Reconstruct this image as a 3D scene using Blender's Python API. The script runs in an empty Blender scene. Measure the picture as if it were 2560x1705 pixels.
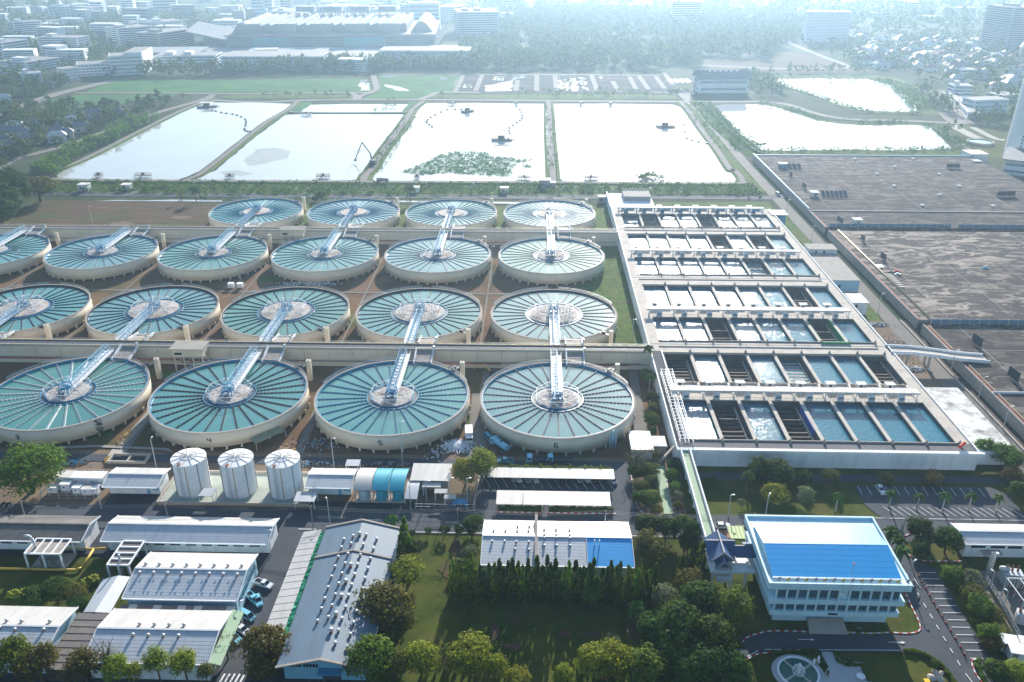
import bpy, math, random
import numpy as np
from mathutils import Vector, Matrix
R = math.radians
S = bpy.context.scene
C = S.collection
random.seed(7)

# ------------------------------------------------------------------ camera
cd = bpy.data.cameras.new('camera')
cam = bpy.data.objects.new('camera', cd)
C.objects.link(cam)
cd.sensor_width = 36.0
cd.lens = 29.457
cd.clip_start = 1.0
cd.clip_end = 20000.0
cam.matrix_world = Matrix(((0.99960689, -0.01164096, 0.02550604, 0.0),
                           (0.0280325, 0.43115941, -0.9018402, 0.0),
                           (-0.00049888, 0.90220067, 0.43131624, 146.2),
                           (0, 0, 0, 1)))
S.camera = cam

# ------------------------------------------------------------------ sky, sun, exposure
SUN_EL, SUN_AZ = 21.0, 8.1          # degrees; azimuth clockwise from +Y
w = bpy.data.worlds.new('World')
S.world = w
w.use_nodes = True
wn = w.node_tree
sky = wn.nodes.new('ShaderNodeTexSky')
sky.sky_type = 'NISHITA'
sky.sun_disc = False
sky.sun_elevation = R(SUN_EL)
sky.sun_rotation = R(SUN_AZ)
sky.altitude = 50
sky.air_density = 1.5
sky.dust_density = 1.2
sky.ozone_density = 4.5
bg = wn.nodes['Background']
bg.inputs['Strength'].default_value = 0.09
wn.links.new(sky.outputs[0], bg.inputs[0])
sd = bpy.data.lights.new('sun', 'SUN')
sd.energy = 5.0
sd.angle = R(0.53)
sd.color = (1.0, 0.93, 0.84)
sun = bpy.data.objects.new('sun', sd)
C.objects.link(sun)
sdir = Vector((math.sin(R(SUN_AZ)) * math.cos(R(SUN_EL)), math.cos(R(SUN_AZ)) * math.cos(R(SUN_EL)), math.sin(R(SUN_EL))))
sun.rotation_euler = sdir.to_track_quat('Z', 'Y').to_euler()
vs = S.view_settings
vs.view_transform = 'Standard'
vs.look = 'None'
vs.exposure = 0.98
vs.gamma = 1.0
vs.use_curve_mapping = False
cy = S.cycles
cy.max_bounces = 6
cy.diffuse_bounces = 2
cy.glossy_bounces = 3
cy.transmission_bounces = 3
cy.transparent_max_bounces = 6
cy.volume_bounces = 1
cy.volume_step_rate = 4
cy.use_denoising = True
cy.caustics_reflective = False
cy.caustics_refractive = False
cy.sample_clamp_indirect = 6

# ------------------------------------------------------------------ materials
MATS = {}
def mat(name, col, rough=0.75, var=0.10, scale=0.5, col2=None, fac=0.5, spread=0.25, grime=None, gscale=0.15, gamt=0.5,
        bump=0.0, bscale=6.0, metal=0.0, spec=0.4, stretch=None, wave=None, island=0.0, orand=0.0, ior=None, transl=None):
    """Principled material: two colours mixed by noise, a second grime noise, fine relief."""
    m = bpy.data.materials.new(name)
    m.use_nodes = True
    nt = m.node_tree
    N, L = nt.nodes, nt.links
    bs = N['Principled BSDF']
    bs.inputs['Roughness'].default_value = rough
    bs.inputs['Metallic'].default_value = metal
    bs.inputs['Specular IOR Level'].default_value = spec
    if ior: bs.inputs['IOR'].default_value = ior
    geo = N.new('ShaderNodeNewGeometry')
    mp = N.new('ShaderNodeMapping')
    L.new(geo.outputs['Position'], mp.inputs[0])
    if stretch: mp.inputs['Scale'].default_value = stretch
    c1 = tuple(c * (1 - var) for c in col[:3]) + (1,)
    c2 = tuple(min(1, c * (1 + var)) for c in (col2 or col)[:3]) + (1,)
    no = N.new('ShaderNodeTexNoise')
    no.inputs['Scale'].default_value = scale
    no.inputs['Detail'].default_value = 5
    no.inputs['Roughness'].default_value = 0.62
    L.new(mp.outputs[0], no.inputs['Vector'])
    mr = N.new('ShaderNodeMapRange')
    mr.inputs[1].default_value = fac - spread
    mr.inputs[2].default_value = fac + spread
    L.new(no.outputs[0], mr.inputs[0])
    mx = N.new('ShaderNodeMix')
    mx.data_type = 'RGBA'
    mx.inputs[6].default_value = c1
    mx.inputs[7].default_value = c2
    L.new(mr.outputs[0], mx.inputs[0])
    out = mx.outputs[2]
    if grime:
        ng = N.new('ShaderNodeTexNoise')
        ng.inputs['Scale'].default_value = gscale
        ng.inputs['Detail'].default_value = 7
        ng.inputs['Roughness'].default_value = 0.7
        L.new(mp.outputs[0], ng.inputs['Vector'])
        r2 = N.new('ShaderNodeMapRange')
        r2.inputs[1].default_value = 0.47
        r2.inputs[2].default_value = 0.68
        r2.inputs[4].default_value = gamt
        L.new(ng.outputs[0], r2.inputs[0])
        m2 = N.new('ShaderNodeMix')
        m2.data_type = 'RGBA'
        m2.inputs[7].default_value = tuple(grime[:3]) + (1,)
        L.new(r2.outputs[0], m2.inputs[0])
        L.new(out, m2.inputs[6])
        out = m2.outputs[2]
    if wave:                     # fine seams every `wave[0]` metres along axis wave[1], darkened by wave[2]
        sep = N.new('ShaderNodeSeparateXYZ')
        L.new(geo.outputs['Position'], sep.inputs[0])
        md = N.new('ShaderNodeMath'); md.operation = 'FLOORED_MODULO'
        L.new(sep.outputs[wave[1]], md.inputs[0]); md.inputs[1].default_value = wave[0]
        lt = N.new('ShaderNodeMath'); lt.operation = 'LESS_THAN'
        L.new(md.outputs[0], lt.inputs[0]); lt.inputs[1].default_value = wave[3] if len(wave) > 3 else 0.1
        ml = N.new('ShaderNodeMath'); ml.operation = 'MULTIPLY'
        L.new(lt.outputs[0], ml.inputs[0]); ml.inputs[1].default_value = wave[2]
        m3 = N.new('ShaderNodeMix'); m3.data_type = 'RGBA'
        m3.inputs[7].default_value = (0.02, 0.02, 0.02, 1)
        L.new(ml.outputs[0], m3.inputs[0]); L.new(out, m3.inputs[6])
        out = m3.outputs[2]
    if island or orand:
        hs = N.new('ShaderNodeHueSaturation')
        L.new(out, hs.inputs['Color'])
        ma = N.new('ShaderNodeMath'); ma.operation = 'MULTIPLY_ADD'
        ma.inputs[1].default_value = 2 * island; ma.inputs[2].default_value = 1 - island
        L.new(geo.outputs['Random Per Island'], ma.inputs[0])
        if orand:
            oi = N.new('ShaderNodeObjectInfo')
            mb = N.new('ShaderNodeMath'); mb.operation = 'MULTIPLY_ADD'
            mb.inputs[1].default_value = 2 * orand; mb.inputs[2].default_value = 1 - orand
            L.new(oi.outputs['Random'], mb.inputs[0])
            mc = N.new('ShaderNodeMath'); mc.operation = 'MULTIPLY'
            L.new(ma.outputs[0], mc.inputs[0]); L.new(mb.outputs[0], mc.inputs[1])
            L.new(mc.outputs[0], hs.inputs['Value'])
            md2 = N.new('ShaderNodeMath'); md2.operation = 'MULTIPLY_ADD'
            md2.inputs[1].default_value = 0.05; md2.inputs[2].default_value = 0.475
            L.new(oi.outputs['Random'], md2.inputs[0]); L.new(md2.outputs[0], hs.inputs['Hue'])
        else:
            L.new(ma.outputs[0], hs.inputs['Value'])
        out = hs.outputs[0]
    L.new(out, bs.inputs['Base Color'])
    if bump:
        nb = N.new('ShaderNodeTexNoise')
        nb.inputs['Scale'].default_value = bscale
        nb.inputs['Detail'].default_value = 4
        L.new(mp.outputs[0], nb.inputs['Vector'])
        bp = N.new('ShaderNodeBump')
        bp.inputs['Strength'].default_value = bump
        bp.inputs['Distance'].default_value = 0.3
        L.new(nb.outputs[0], bp.inputs['Height'])
        L.new(bp.outputs[0], bs.inputs['Normal'])
    if transl:
        tr = N.new('ShaderNodeBsdfTranslucent')
        mu = N.new('ShaderNodeMix'); mu.data_type = 'RGBA'; mu.blend_type = 'MULTIPLY'; mu.inputs[0].default_value = 1
        L.new(out, mu.inputs[6]); mu.inputs[7].default_value = transl[1] + (1,)
        L.new(mu.outputs[2], tr.inputs[0])
        ms = N.new('ShaderNodeMixShader'); ms.inputs[0].default_value = transl[0]
        L.new(bs.outputs[0], ms.inputs[1]); L.new(tr.outputs[0], ms.inputs[2])
        L.new(ms.outputs[0], N['Material Output'].inputs[0])
    MATS[name] = m
    return m

def water(name, col, rough, bump, bscale, ior=1.33, coat=0.0, stretch=(1, 1, 1)):
    m = mat(name, col, rough=rough, var=0.12, scale=0.05, bump=bump, bscale=bscale, spec=0.5, ior=ior, stretch=stretch)
    return m

mat('cream', (0.74, 0.66, 0.52), 0.8, 0.05, 0.08, grime=(0.42, 0.35, 0.26), gscale=0.12, gamt=0.28, bump=0.05, bscale=2)
mat('white_wall', (0.84, 0.86, 0.88), 0.75, 0.06, 0.3, grime=(0.40, 0.42, 0.42), gscale=0.5, gamt=0.35, stretch=(1, 1, 0.15))
mat('white_paint', (0.86, 0.87, 0.88), 0.55, 0.04, 0.6, grime=(0.45, 0.43, 0.40), gscale=0.4, gamt=0.2)
mat('blue_paint', (0.045, 0.27, 0.47), 0.45, 0.10, 0.5, grime=(0.16, 0.30, 0.38), gscale=0.6, gamt=0.3)
mat('pale_blue_paint', (0.33, 0.56, 0.72), 0.5, 0.08, 0.5, grime=(0.5, 0.55, 0.58), gscale=0.5, gamt=0.3)
mat('navy', (0.012, 0.035, 0.06), 0.6, 0.2, 0.5)
mat('galvanised', (0.52, 0.55, 0.57), 0.5, 0.12, 0.8, metal=0.3)
mat('steel_dark', (0.05, 0.06, 0.075), 0.6, 0.2, 0.8)
mat('concrete', (0.33, 0.31, 0.28), 0.9, 0.10, 0.25, grime=(0.16, 0.15, 0.14), gscale=0.3, gamt=0.4, bump=0.08)
mat('concrete_pale', (0.47, 0.42, 0.36), 0.9, 0.09, 0.25, grime=(0.27, 0.24, 0.21), gscale=0.25, gamt=0.45)
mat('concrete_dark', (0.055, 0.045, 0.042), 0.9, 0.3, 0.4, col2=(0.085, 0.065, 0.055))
mat('rim_concrete', (0.36, 0.32, 0.28), 0.9, 0.12, 0.6, grime=(0.20, 0.16, 0.13), gscale=0.7, gamt=0.5)
mat('rusty_deck', (0.45, 0.41, 0.38), 0.85, 0.15, 0.35, grime=(0.20, 0.095, 0.05), gscale=0.22, gamt=0.8)
mat('asphalt', (0.060, 0.070, 0.086), 0.88, 0.16, 0.15, grime=(0.10, 0.104, 0.11), gscale=0.06, gamt=0.55, bump=0.05, spec=0.2)
mat('asphalt_dark', (0.034, 0.041, 0.053), 0.85, 0.18, 0.2, grime=(0.07, 0.07, 0.07), gscale=0.1, gamt=0.5, spec=0.2)
mat('road_pale', (0.20, 0.185, 0.165), 0.92, 0.14, 0.2, grime=(0.12, 0.11, 0.10), gscale=0.1, gamt=0.5, spec=0.2)
mat('dirt', (0.17, 0.12, 0.09), 0.95, 0.2, 0.12, col2=(0.24, 0.18, 0.13), grime=(0.09, 0.085, 0.05), gscale=0.06, gamt=0.6, spec=0.06)
mat('dirt_red', (0.125, 0.073, 0.043), 0.95, 0.22, 0.08, col2=(0.175, 0.108, 0.064), grime=(0.072, 0.085, 0.026), gscale=0.035, gamt=0.85, spec=0.06)
mat('lawn', (0.032, 0.060, 0.010), 0.95, 0.25, 0.12, col2=(0.078, 0.095, 0.017), grime=(0.125, 0.098, 0.035), gscale=0.07, gamt=0.65, bump=0.2, bscale=3, spec=0.06)
mat('verge', (0.045, 0.105, 0.02), 0.95, 0.25, 0.25, col2=(0.10, 0.145, 0.03), grime=(0.15, 0.12, 0.06), gscale=0.12, gamt=0.6, bump=0.3, bscale=1.5, spec=0.06)
mat('field', (0.035, 0.125, 0.035), 0.95, 0.2, 0.03, col2=(0.06, 0.17, 0.04), grime=(0.04, 0.10, 0.05), gscale=0.012, gamt=0.6, bump=0.3, bscale=0.5, spec=0.06)
mat('dry_field', (0.085, 0.060, 0.032), 0.95, 0.25, 0.12, col2=(0.12, 0.07, 0.05), grime=(0.05, 0.085, 0.02), gscale=0.05, gamt=0.95, bump=0.3, bscale=1, stretch=(0.5, 1.6, 1), spec=0.06)
mat('ground', (0.030, 0.055, 0.022), 0.95, 0.25, 0.02, col2=(0.055, 0.065, 0.03), grime=(0.025, 0.05, 0.02), gscale=0.006, gamt=0.7, spec=0.06)
mat('sludge', (0.05, 0.05, 0.052), 0.95, 0.2, 0.05, spec=0.05, grime=(0.14, 0.135, 0.12), gscale=0.03, gamt=0.6)
mat('line_paint', (0.72, 0.73, 0.74), 0.7, 0.05, 1.0, grime=(0.35, 0.35, 0.36), gscale=1.0, gamt=0.4)
mat('red_paint', (0.48, 0.04, 0.03), 0.6, 0.12, 1.0)
mat('glass_dark', (0.02, 0.035, 0.05), 0.15, 0.2, 0.3, spec=0.5)
mat('glass_blue', (0.10, 0.22, 0.32), 0.2, 0.12, 0.3, spec=0.5)
mat('pond', (0.43, 0.44, 0.44), 0.05, 0.06, 0.02, bump=0.02, bscale=0.35, spec=0.5, ior=1.52, grime=(0.46, 0.45, 0.41), gscale=0.02, gamt=0.5)
for nm_, c_, g_ in (('tank_water', (0.055, 0.215, 0.20), (0.085, 0.255, 0.21)), ('tank_water_green', (0.05, 0.20, 0.165), (0.09, 0.24, 0.16)), ('tank_water_pale', (0.085, 0.225, 0.225), (0.12, 0.26, 0.25))):
    mat(nm_, c_, 0.06, 0.10, 0.05, bump=0.012, bscale=0.5, spec=0.5, ior=1.9, grime=g_, gscale=0.07, gamt=0.7)
mat('filter_water', (0.03, 0.17, 0.24), 0.10, 0.06, 0.05, bump=0.5, bscale=1.3, spec=0.5, ior=1.45)

mat('paving_pale', (0.46, 0.47, 0.48), 0.8, 0.07, 0.5, grime=(0.33, 0.33, 0.34), gscale=0.5, gamt=0.5)
mat('roof_stained', (0.70, 0.69, 0.66), 0.85, 0.06, 0.3, grime=(0.16, 0.15, 0.14), gscale=0.16, gamt=0.95)
mat('shoal', (0.30, 0.30, 0.29), 0.32, 0.15, 0.1, spec=0.5, bump=0.1, bscale=0.6)
# ------------------------------------------------------------------ mesh helpers
class B:
    def __init__(s):
        s.v, s.f, s.m = [], [], []
    def add(s, vs, fs, m=0):
        n = len(s.v)
        s.v.extend(vs)
        s.f.extend([tuple(i + n for i in f) for f in fs])
        s.m.extend([m] * len(fs))
        return s
    def box(s, x0, y0, z0, x1, y1, z1, m=0):
        return s.add([(x0, y0, z0), (x1, y0, z0), (x1, y1, z0), (x0, y1, z0), (x0, y0, z1), (x1, y0, z1), (x1, y1, z1), (x0, y1, z1)],
                     [(0, 3, 2, 1), (4, 5, 6, 7), (0, 1, 5, 4), (1, 2, 6, 5), (2, 3, 7, 6), (3, 0, 4, 7)], m)
    def prism(s, poly, z0, z1, m=0):
        a = sum(poly[i][0] * poly[(i + 1) % len(poly)][1] - poly[(i + 1) % len(poly)][0] * poly[i][1] for i in range(len(poly)))
        if a < 0: poly = poly[::-1]
        n = len(poly)
        return s.add([(p[0], p[1], z0) for p in poly] + [(p[0], p[1], z1) for p in poly],
                     [tuple(range(n - 1, -1, -1)), tuple(range(n, 2 * n))] + [(i, (i + 1) % n, n + (i + 1) % n, n + i) for i in range(n)], m)
    def sheet(s, poly, z, m=0):
        a = sum(poly[i][0] * poly[(i + 1) % len(poly)][1] - poly[(i + 1) % len(poly)][0] * poly[i][1] for i in range(len(poly)))
        if a < 0: poly = poly[::-1]
        return s.add([(p[0], p[1], z) for p in poly], [tuple(range(len(poly)))], m)
    def poly(s, pts, m=0):
        return s.add(list(pts), [tuple(range(len(pts)))], m)
    def bar(s, a, b, w, h=None, m=0):
        h = h or w
        a, b = Vector(a), Vector(b)
        d = (b - a)
        if d.length < 1e-6: return s
        d.normalize()
        u = d.cross(Vector((0, 0, 1)))
        if u.length < 1e-4: u = Vector((1, 0, 0))
        u.normalize()
        t = u.cross(d)
        u, t = u * w / 2, t * h / 2
        vs = [tuple(p + su * u + st * t) for p in (a, b) for su, st in ((-1, -1), (1, -1), (1, 1), (-1, 1))]
        return s.add(vs, [(0, 1, 2, 3), (7, 6, 5, 4), (0, 4, 5, 1), (1, 5, 6, 2), (2, 6, 7, 3), (3, 7, 4, 0)], m)
    def cyl(s, x, y, z0, z1, r0, r1=None, n=16, m=0):
        r1 = r0 if r1 is None else r1
        c = [(math.cos(2 * math.pi * i / n), math.sin(2 * math.pi * i / n)) for i in range(n)]
        return s.add([(x + r0 * a, y + r0 * b, z0) for a, b in c] + [(x + r1 * a, y + r1 * b, z1) for a, b in c],
                     [tuple(range(n - 1, -1, -1)), tuple(range(n, 2 * n))] + [(i, (i + 1) % n, n + (i + 1) % n, n + i) for i in range(n)], m)
    def ring(s, x, y, z0, z1, r0, r1, n=64, m=0):
        vs = []
        for r, z in ((r0, z0), (r1, z0), (r1, z1), (r0, z1)):
            vs += [(x + r * math.cos(2 * math.pi * i / n), y + r * math.sin(2 * math.pi * i / n), z) for i in range(n)]
        fs = []
        for k in range(4):
            k2 = (k + 1) % 4
            fs += [(k * n + i, k * n + (i + 1) % n, k2 * n + (i + 1) % n, k2 * n + i) for i in range(n)]
        return s.add(vs, fs, m)
    def lathe(s, x, y, prof, n=20, m=0):
        vs = []
        for r, z in prof:
            vs += [(x + r * math.cos(2 * math.pi * i / n), y + r * math.sin(2 * math.pi * i / n), z) for i in range(n)]
        fs = [(k * n + i, k * n + (i + 1) % n, (k + 1) * n + (i + 1) % n, (k + 1) * n + i) for k in range(len(prof) - 1) for i in range(n)]
        fs += [tuple(range((len(prof) - 1) * n, len(prof) * n))]
        return s.add(vs, fs, m)
    def tube(s, pts, r, n=6, m=0):
        for a, b in zip(pts[:-1], pts[1:]):
            a, b = Vector(a), Vector(b)
            d = (b - a).normalized()
            u = d.cross(Vector((0, 0, 1)))
            if u.length < 1e-4: u = Vector((1, 0, 0))
            u.normalize(); t = u.cross(d)
            vs = [tuple(p + r * (math.cos(2 * math.pi * i / n) * u + math.sin(2 * math.pi * i / n) * t)) for p in (a, b) for i in range(n)]
            s.add(vs, [(i, n + i, n + (i + 1) % n, (i + 1) % n) for i in range(n)] + [tuple(range(n)), tuple(range(2 * n - 1, n - 1, -1))], m)
        return s

def mesh_of(name, b, mats, smooth=False):
    me = bpy.data.meshes.new(name)
    me.from_pydata(b.v, [], b.f)
    for k in ([mats] if isinstance(mats, str) else mats):
        me.materials.append(MATS[k])
    if len(me.materials) > 1: me.polygons.foreach_set('material_index', b.m)
    if smooth:
        me.polygons.foreach_set('use_smooth', [True] * len(me.polygons))
    me.update()
    return me

BASE = {}
def tag(o, label=None, cat=None, group=None, kind=None):
    if label: o['label'] = label
    if cat: o['category'] = cat
    if group: o['group'] = group
    if kind: o['kind'] = kind
    return o
def thing(name, label, cat, loc=(0, 0, 0), rz=0.0, group=None):
    o = bpy.data.objects.new(name, None)
    o.empty_display_size = 0.5
    C.objects.link(o)
    o.location = loc if len(loc) == 3 else (loc[0], loc[1], 0)
    o.rotation_euler = (0, 0, rz)
    BASE[o] = Vector(o.location)
    return tag(o, label, cat, group)
def ob(name, b, mats, par=None, local=False, smooth=False, kind=None):
    """link builder b as ONE mesh object; world coordinates are brought into the parent's frame"""
    if par is not None and not local:
        off = BASE[par]
        b.v = [(x - off.x, y - off.y, z - off.z) for x, y, z in b.v]
    o = bpy.data.objects.new(name, mesh_of(name, b, mats, smooth))
    C.objects.link(o)
    if par is not None:
        o.parent = par
        BASE[o] = BASE.get(par, Vector((0, 0, 0)))
    if kind: o['kind'] = kind
    return o
def inst(name, me, par, loc=(0, 0, 0), rz=0.0, sc=None):
    o = bpy.data.objects.new(name, me)
    C.objects.link(o)
    o.parent = par
    o.location = loc
    o.rotation_euler = (0, 0, rz)
    if sc: o.scale = sc
    return o
def tree_copy(root, par=None):
    c = root.copy()
    C.objects.link(c)
    c.parent = par
    BASE[c] = Vector(c.location)
    for ch in list(root.children): tree_copy(ch, c)
    return c
def dup(root, loc, rz=None, label=None, sc=None):
    c = tree_copy(root)
    c.location = loc if len(loc) == 3 else (loc[0], loc[1], 0)
    if rz is not None: c.rotation_euler = (0, 0, rz)
    if sc: c.scale = sc if not isinstance(sc, (int, float)) else (sc, sc, sc)
    if label: c['label'] = label
    return c
LAYER = [0]
def lift():
    LAYER[0] += 1
    return LAYER[0] * 0.0005
def sheet(name, poly, z, m, kind='structure'):
    o = ob(name, B().sheet(poly, z + lift()), m)
    o['kind'] = kind
    return o
def rect(x0, y0, x1, y1): return [(x0, y0), (x1, y0), (x1, y1), (x0, y1)]
def offset_line(pts, w):
    L, Rr = [], []
    for i, p in enumerate(pts):
        a = Vector(pts[max(i - 1, 0)]); c = Vector(pts[min(i + 1, len(pts) - 1)])
        d = (c - a).normalized(); n = Vector((-d.y, d.x))
        L.append(tuple(Vector(p) + n * w)); Rr.append(tuple(Vector(p) - n * w))
    return L, Rr
def smooth_line(pts, k=6):
    out = []
    n = len(pts)
    for i in range(n - 1):
        p0, p1, p2, p3 = [Vector(pts[min(max(j, 0), n - 1)]) for j in (i - 1, i, i + 1, i + 2)]
        for t in range(k):
            u = t / k
            out.append(tuple(0.5 * ((2 * p1) + (p2 - p0) * u + (2 * p0 - 5 * p1 + 4 * p2 - p3) * u * u + (3 * p1 - p0 - 3 * p2 + p3) * u ** 3)))
    out.append(tuple(pts[-1]))
    return out
def strip(b, pts, w, z, m=0):
    L, Rr = offset_line(pts, w / 2)
    n = len(pts)
    return b.add([(p[0], p[1], z) for p in Rr] + [(p[0], p[1], z) for p in L], [(i, i + 1, n + i + 1, n + i) for i in range(n - 1)], m)
def berm(b, pts, wt, wb, h, m=0):
    rows = []
    for w_, z in ((wb / 2, 0.0), (wt / 2, h)):
        L, Rr = offset_line(pts, w_)
        rows.append([(p[0], p[1], z) for p in L]); rows.insert(0, [(p[0], p[1], z) for p in Rr])
    n = len(pts)
    return b.add(sum(rows, []), [(k * n + i, k * n + i + 1, (k + 1) * n + i + 1, (k + 1) * n + i) for k in range(3) for i in range(n - 1)], m)
def jag(pts, amp, step, seed=0, closed=True):
    """subdivide an outline and wobble it, for natural shores"""
    rn = random.Random(seed)
    out = []
    n = len(pts)
    for i in range(n if closed else n - 1):
        a, c = Vector(pts[i]), Vector(pts[(i + 1) % n])
        k = max(1, int((c - a).length / step))
        for t in range(k):
            p = a.lerp(c, t / k)
            if t: p += Vector((rn.uniform(-amp, amp), rn.uniform(-amp, amp)))
            out.append(tuple(p))
    if not closed: out.append(tuple(pts[-1]))
    return out
ORD = ['first', 'second', 'third', 'fourth', 'fifth', 'sixth', 'seventh', 'eighth', 'ninth', 'tenth', 'eleventh', 'twelfth', 'thirteenth', 'fourteenth', 'fifteenth', 'sixteenth', 'seventeenth', 'eighteenth', 'nineteenth', 'twentieth', 'twenty-first', 'twenty-second']
# ================================================================== THE SETTING
sheet('ground', rect(-5900, -850, 5900, 8900), -0.22, 'ground')
Z1, Z2, Z3, Z4 = -0.14, -0.07, 0.0, 0.07

# --- plant ground: red dirt and grass between the tanks
sheet('tank_yard_ground', rect(-330, 222, 44, 484), Z1, 'dirt_red')
sheet('front_yard_ground', rect(-330, 193.5, 44, 222), Z1, 'dirt')
sheet('dry_grass_field', [(-322.3,449), (-312.2,463.8), (-308.2,495.3), (-305.7,502.1), (-272.2,501), (-223.8,499.9), (-192,498.4), (-183.6,452.7)], Z2, 'dry_field')
sheet('grass_strip', [(-172.2,498.9), (-131.4,497.6), (-14,496), (-14,496), (45.6,497.6), (40.7,448.8), (-12.6,447.4), (-155.3,443.6)], Z2 + 0.02, 'verge')
sheet('back_lawn', [(61.8,507.4), (144.3,509.6), (144.6,480.1), (135.9,475.6), (59.2,482.2)], Z2, 'verge')
sheet('side_verge', rect(26, 290, 44, 432), Z2, 'verge')
sheet('lawn_by_filters', rect(136, 330, 149, 482), Z2, 'verge')
sheet('work_yard', rect(136, 262, 158.8, 330), Z2 + .01, 'dirt')
sheet('lot_ground', rect(44, 193.5, 240, 217.8), Z1, 'lawn')
sheet('front_lawn', rect(-34, 100, 52, 183), Z1, 'lawn')
sheet('entrance_lawn', rect(52, 90, 150, 183), Z1, 'lawn')
sheet('works_yard', rect(-260, 90, -34, 183), Z1, 'asphalt_dark')
sheet('works_garden', rect(-150, 148, -98, 171), Z2, 'lawn')

# --- roads
b = B()
b.sheet(rect(-400, 183.2, 330, 193.4), Z3 + lift())
o = ob('street', b, 'asphalt'); o['kind'] = 'structure'
sheet('front_apron', rect(-66, 193.4, -16.5, 197), Z3 + .01, 'asphalt_dark')
sheet('shed_apron', rect(-123, 193.4, -108, 199), Z3 + .01, 'asphalt_dark')
sheet('service_road', rect(-330, 215.5, 31, 219.6), Z2 + .02, 'asphalt')
sheet('tanker_lane', [(-20.5, 219), (-14.2, 219), (-17.6, 262), (-21.6, 262)], Z2 + .03, 'road_pale')
sheet('garden_lane', [(32.5, 219), (37.6, 219), (39.2, 281), (36.2, 281)], Z2 + .03, 'road_pale')
sheet('car_park', [(-15.6, 193.3), (30.4, 193.3), (30, 198), (29.8, 217), (-15.6, 217)], Z3, 'asphalt')
sheet('works_lane', [(-69, 120), (-62, 120), (-56, 183.4), (-69, 183.4)], Z3, 'asphalt')
sheet('entrance_drive', [(88.5, 120), (104.2, 120), (104.2, 172), (100.5, 176), (98.8, 181), (101.5, 183.4), (91, 183.4), (92.7, 152.4), (90.5, 149.6), (54, 149.2), (48, 147.5), (47, 143), (48.5, 141.2), (53.5, 143.3), (84.3, 144), (88.4, 143.2), (91.5, 139.5), (93.5, 134)], Z3, 'asphalt')
sheet('visitor_car_park', [(95.5, 209), (136, 209), (139, 205), (139, 193.3), (98.5, 193.3), (95.8, 199)], Z3, 'asphalt')
sheet('filter_front_lane', rect(44, 211, 170, 214.6), Z2 + .02, 'asphalt')
sheet('reservoir_lane', [(149.5, 150), (155.5, 150), (155.6, 600), ((155.3,871)[0]+6, (155.3,871)[1]), (149.8,870.8), (150.5,704.2), (148.5, 612), (148.5, 500)], Z3, 'road_pale')
sheet('substation_yard', rect(113, 100, 175, 172), Z2, 'road_pale')

def road(name, pts, wd, m, z=Z3, sm=True):
    b = B()
    strip(b, smooth_line(pts) if sm else pts, wd, z + lift())
    o = ob(name, b, m)
    o['kind'] = 'structure'
    return o
road('canal_road', [(-361.5,517.4), (-309.5,517), (-272,515.4), (-177.2,515.4), (-94,515.6), (-14.6,516.4), (67.8,518.6), (146.5,518.9), (158.2,524.7)], 8.0, 'asphalt', sm=False)
road('canal_slip_road', [(-260.3,517.5), (-254,530.7), (-248.6,540.3), (-242.3,546.6)], 4.0, 'road_pale')
sheet('canal_water', [(-273.5,501), (-260.2,503.3), (-245.4,502.5), (-225.9,505.2), (-195.4,504.3), (-194,501.2), (-231.2,501.2), (-258.6,501.4)], Z3, 'pond')
sheet('ditch_water', [(-128.3,507.7), (-82.4,506.5), (-14.2,505.4), (0.6,503.4), (0.6,499.2), (-17.8,501.8), (-85.2,503.1)], Z3 + .01, 'pond')
road('perimeter_road', [(-347.7,521.7), (-385.3,596.3), (-370.3,658), (-364.5,713), (-360.5,769), (-354.9,804.3), (-339.5,868.2), (-340,898.2)], 7.5, 'road_pale')
road('estate_road', [(-487.3,728.5), (-491.4,768.3), (-504.3,812), (-505.2,854.4), (-507.7,890.6), (-502.1,930), (-492.3,983.2), (-492.5,997.4)], 15, 'road_pale')
road('far_field_road', [(-490.7,904.9), (-455.8,907.9), (-355.6,906.2), (-296.9,906.3), (-198.1,915.8), (-180.7,916.2), (-174.1,932.2), (-178.2,960.7), (-197.9,1048.4)], 7, 'road_pale')
road('field_link_road', [(-184.7,872.1), (-187.6,895.2), (-197.3,912.2)], 7, 'road_pale')
road('field_link_road.001', [(-182,872.1), (-183.6,895.3), (-174.3,919.9)], 7, 'road_pale')
road('pond_back_road', [(-339.5,868.2), (-280.8,853.7), (-244,864.1), (-196.9,871.8), (-119.3,873.7), (-24.5,871.6), (52.4,869.7), (149.3,867.7), (232.7,869.8), (232,866.6), (248.2,854.7), (257.4,819.8), (269.5,792.8), (288.1,777.8), (334.8,772.9), (373.4,762.5)], 8.5, 'road_pale')
road('bed_road', [(-119.3,873.7), (-111,897.1), (-104,916.7), (-78.7,920.2), (-60.6,919.2)], 8, 'road_pale')
road('bed_back_road', [(-195.4,1053), (-116,1053.1), (-29.6,1053.4), (127.5,1051.8), (150.2,1056)], 6, 'road_pale')
road('bed_front_road', [(124.9,925.2), (147.3,920.8)], 6, 'road_pale')
road('meadow_road', [(426,1632.6), (402.6,1516.5), (399,1407.9), (398.7,1248.5), (402,1156.7), (400.7,1133.6), (389.1,1117.1), (347.9,1116.1), (292.9,1114.8), (214.8,1141.6)], 9, 'road_pale')
road('shop_street', [(428.6,945.7), (405.8,871), (385.7,801.1), (376.1,760.1)], 22, 'road_pale')
road('pond_side_track', [(346.2,747.4), (341.4,700.6), (334.6,657), (331.1,631.8)], 5, 'road_pale')
sheet('tower_lawn', [(348.3,754.6), (373.4,762.5), (410.5,732.9), (423.3,690.4), (356.1,596.3), (338.8,615.1)], Z2, 'lawn')
road('lawn_path', [(364.4,755), (361.4,709.6), (364.5,701.2)], 9, 'concrete', Z3 + .02)
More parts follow.
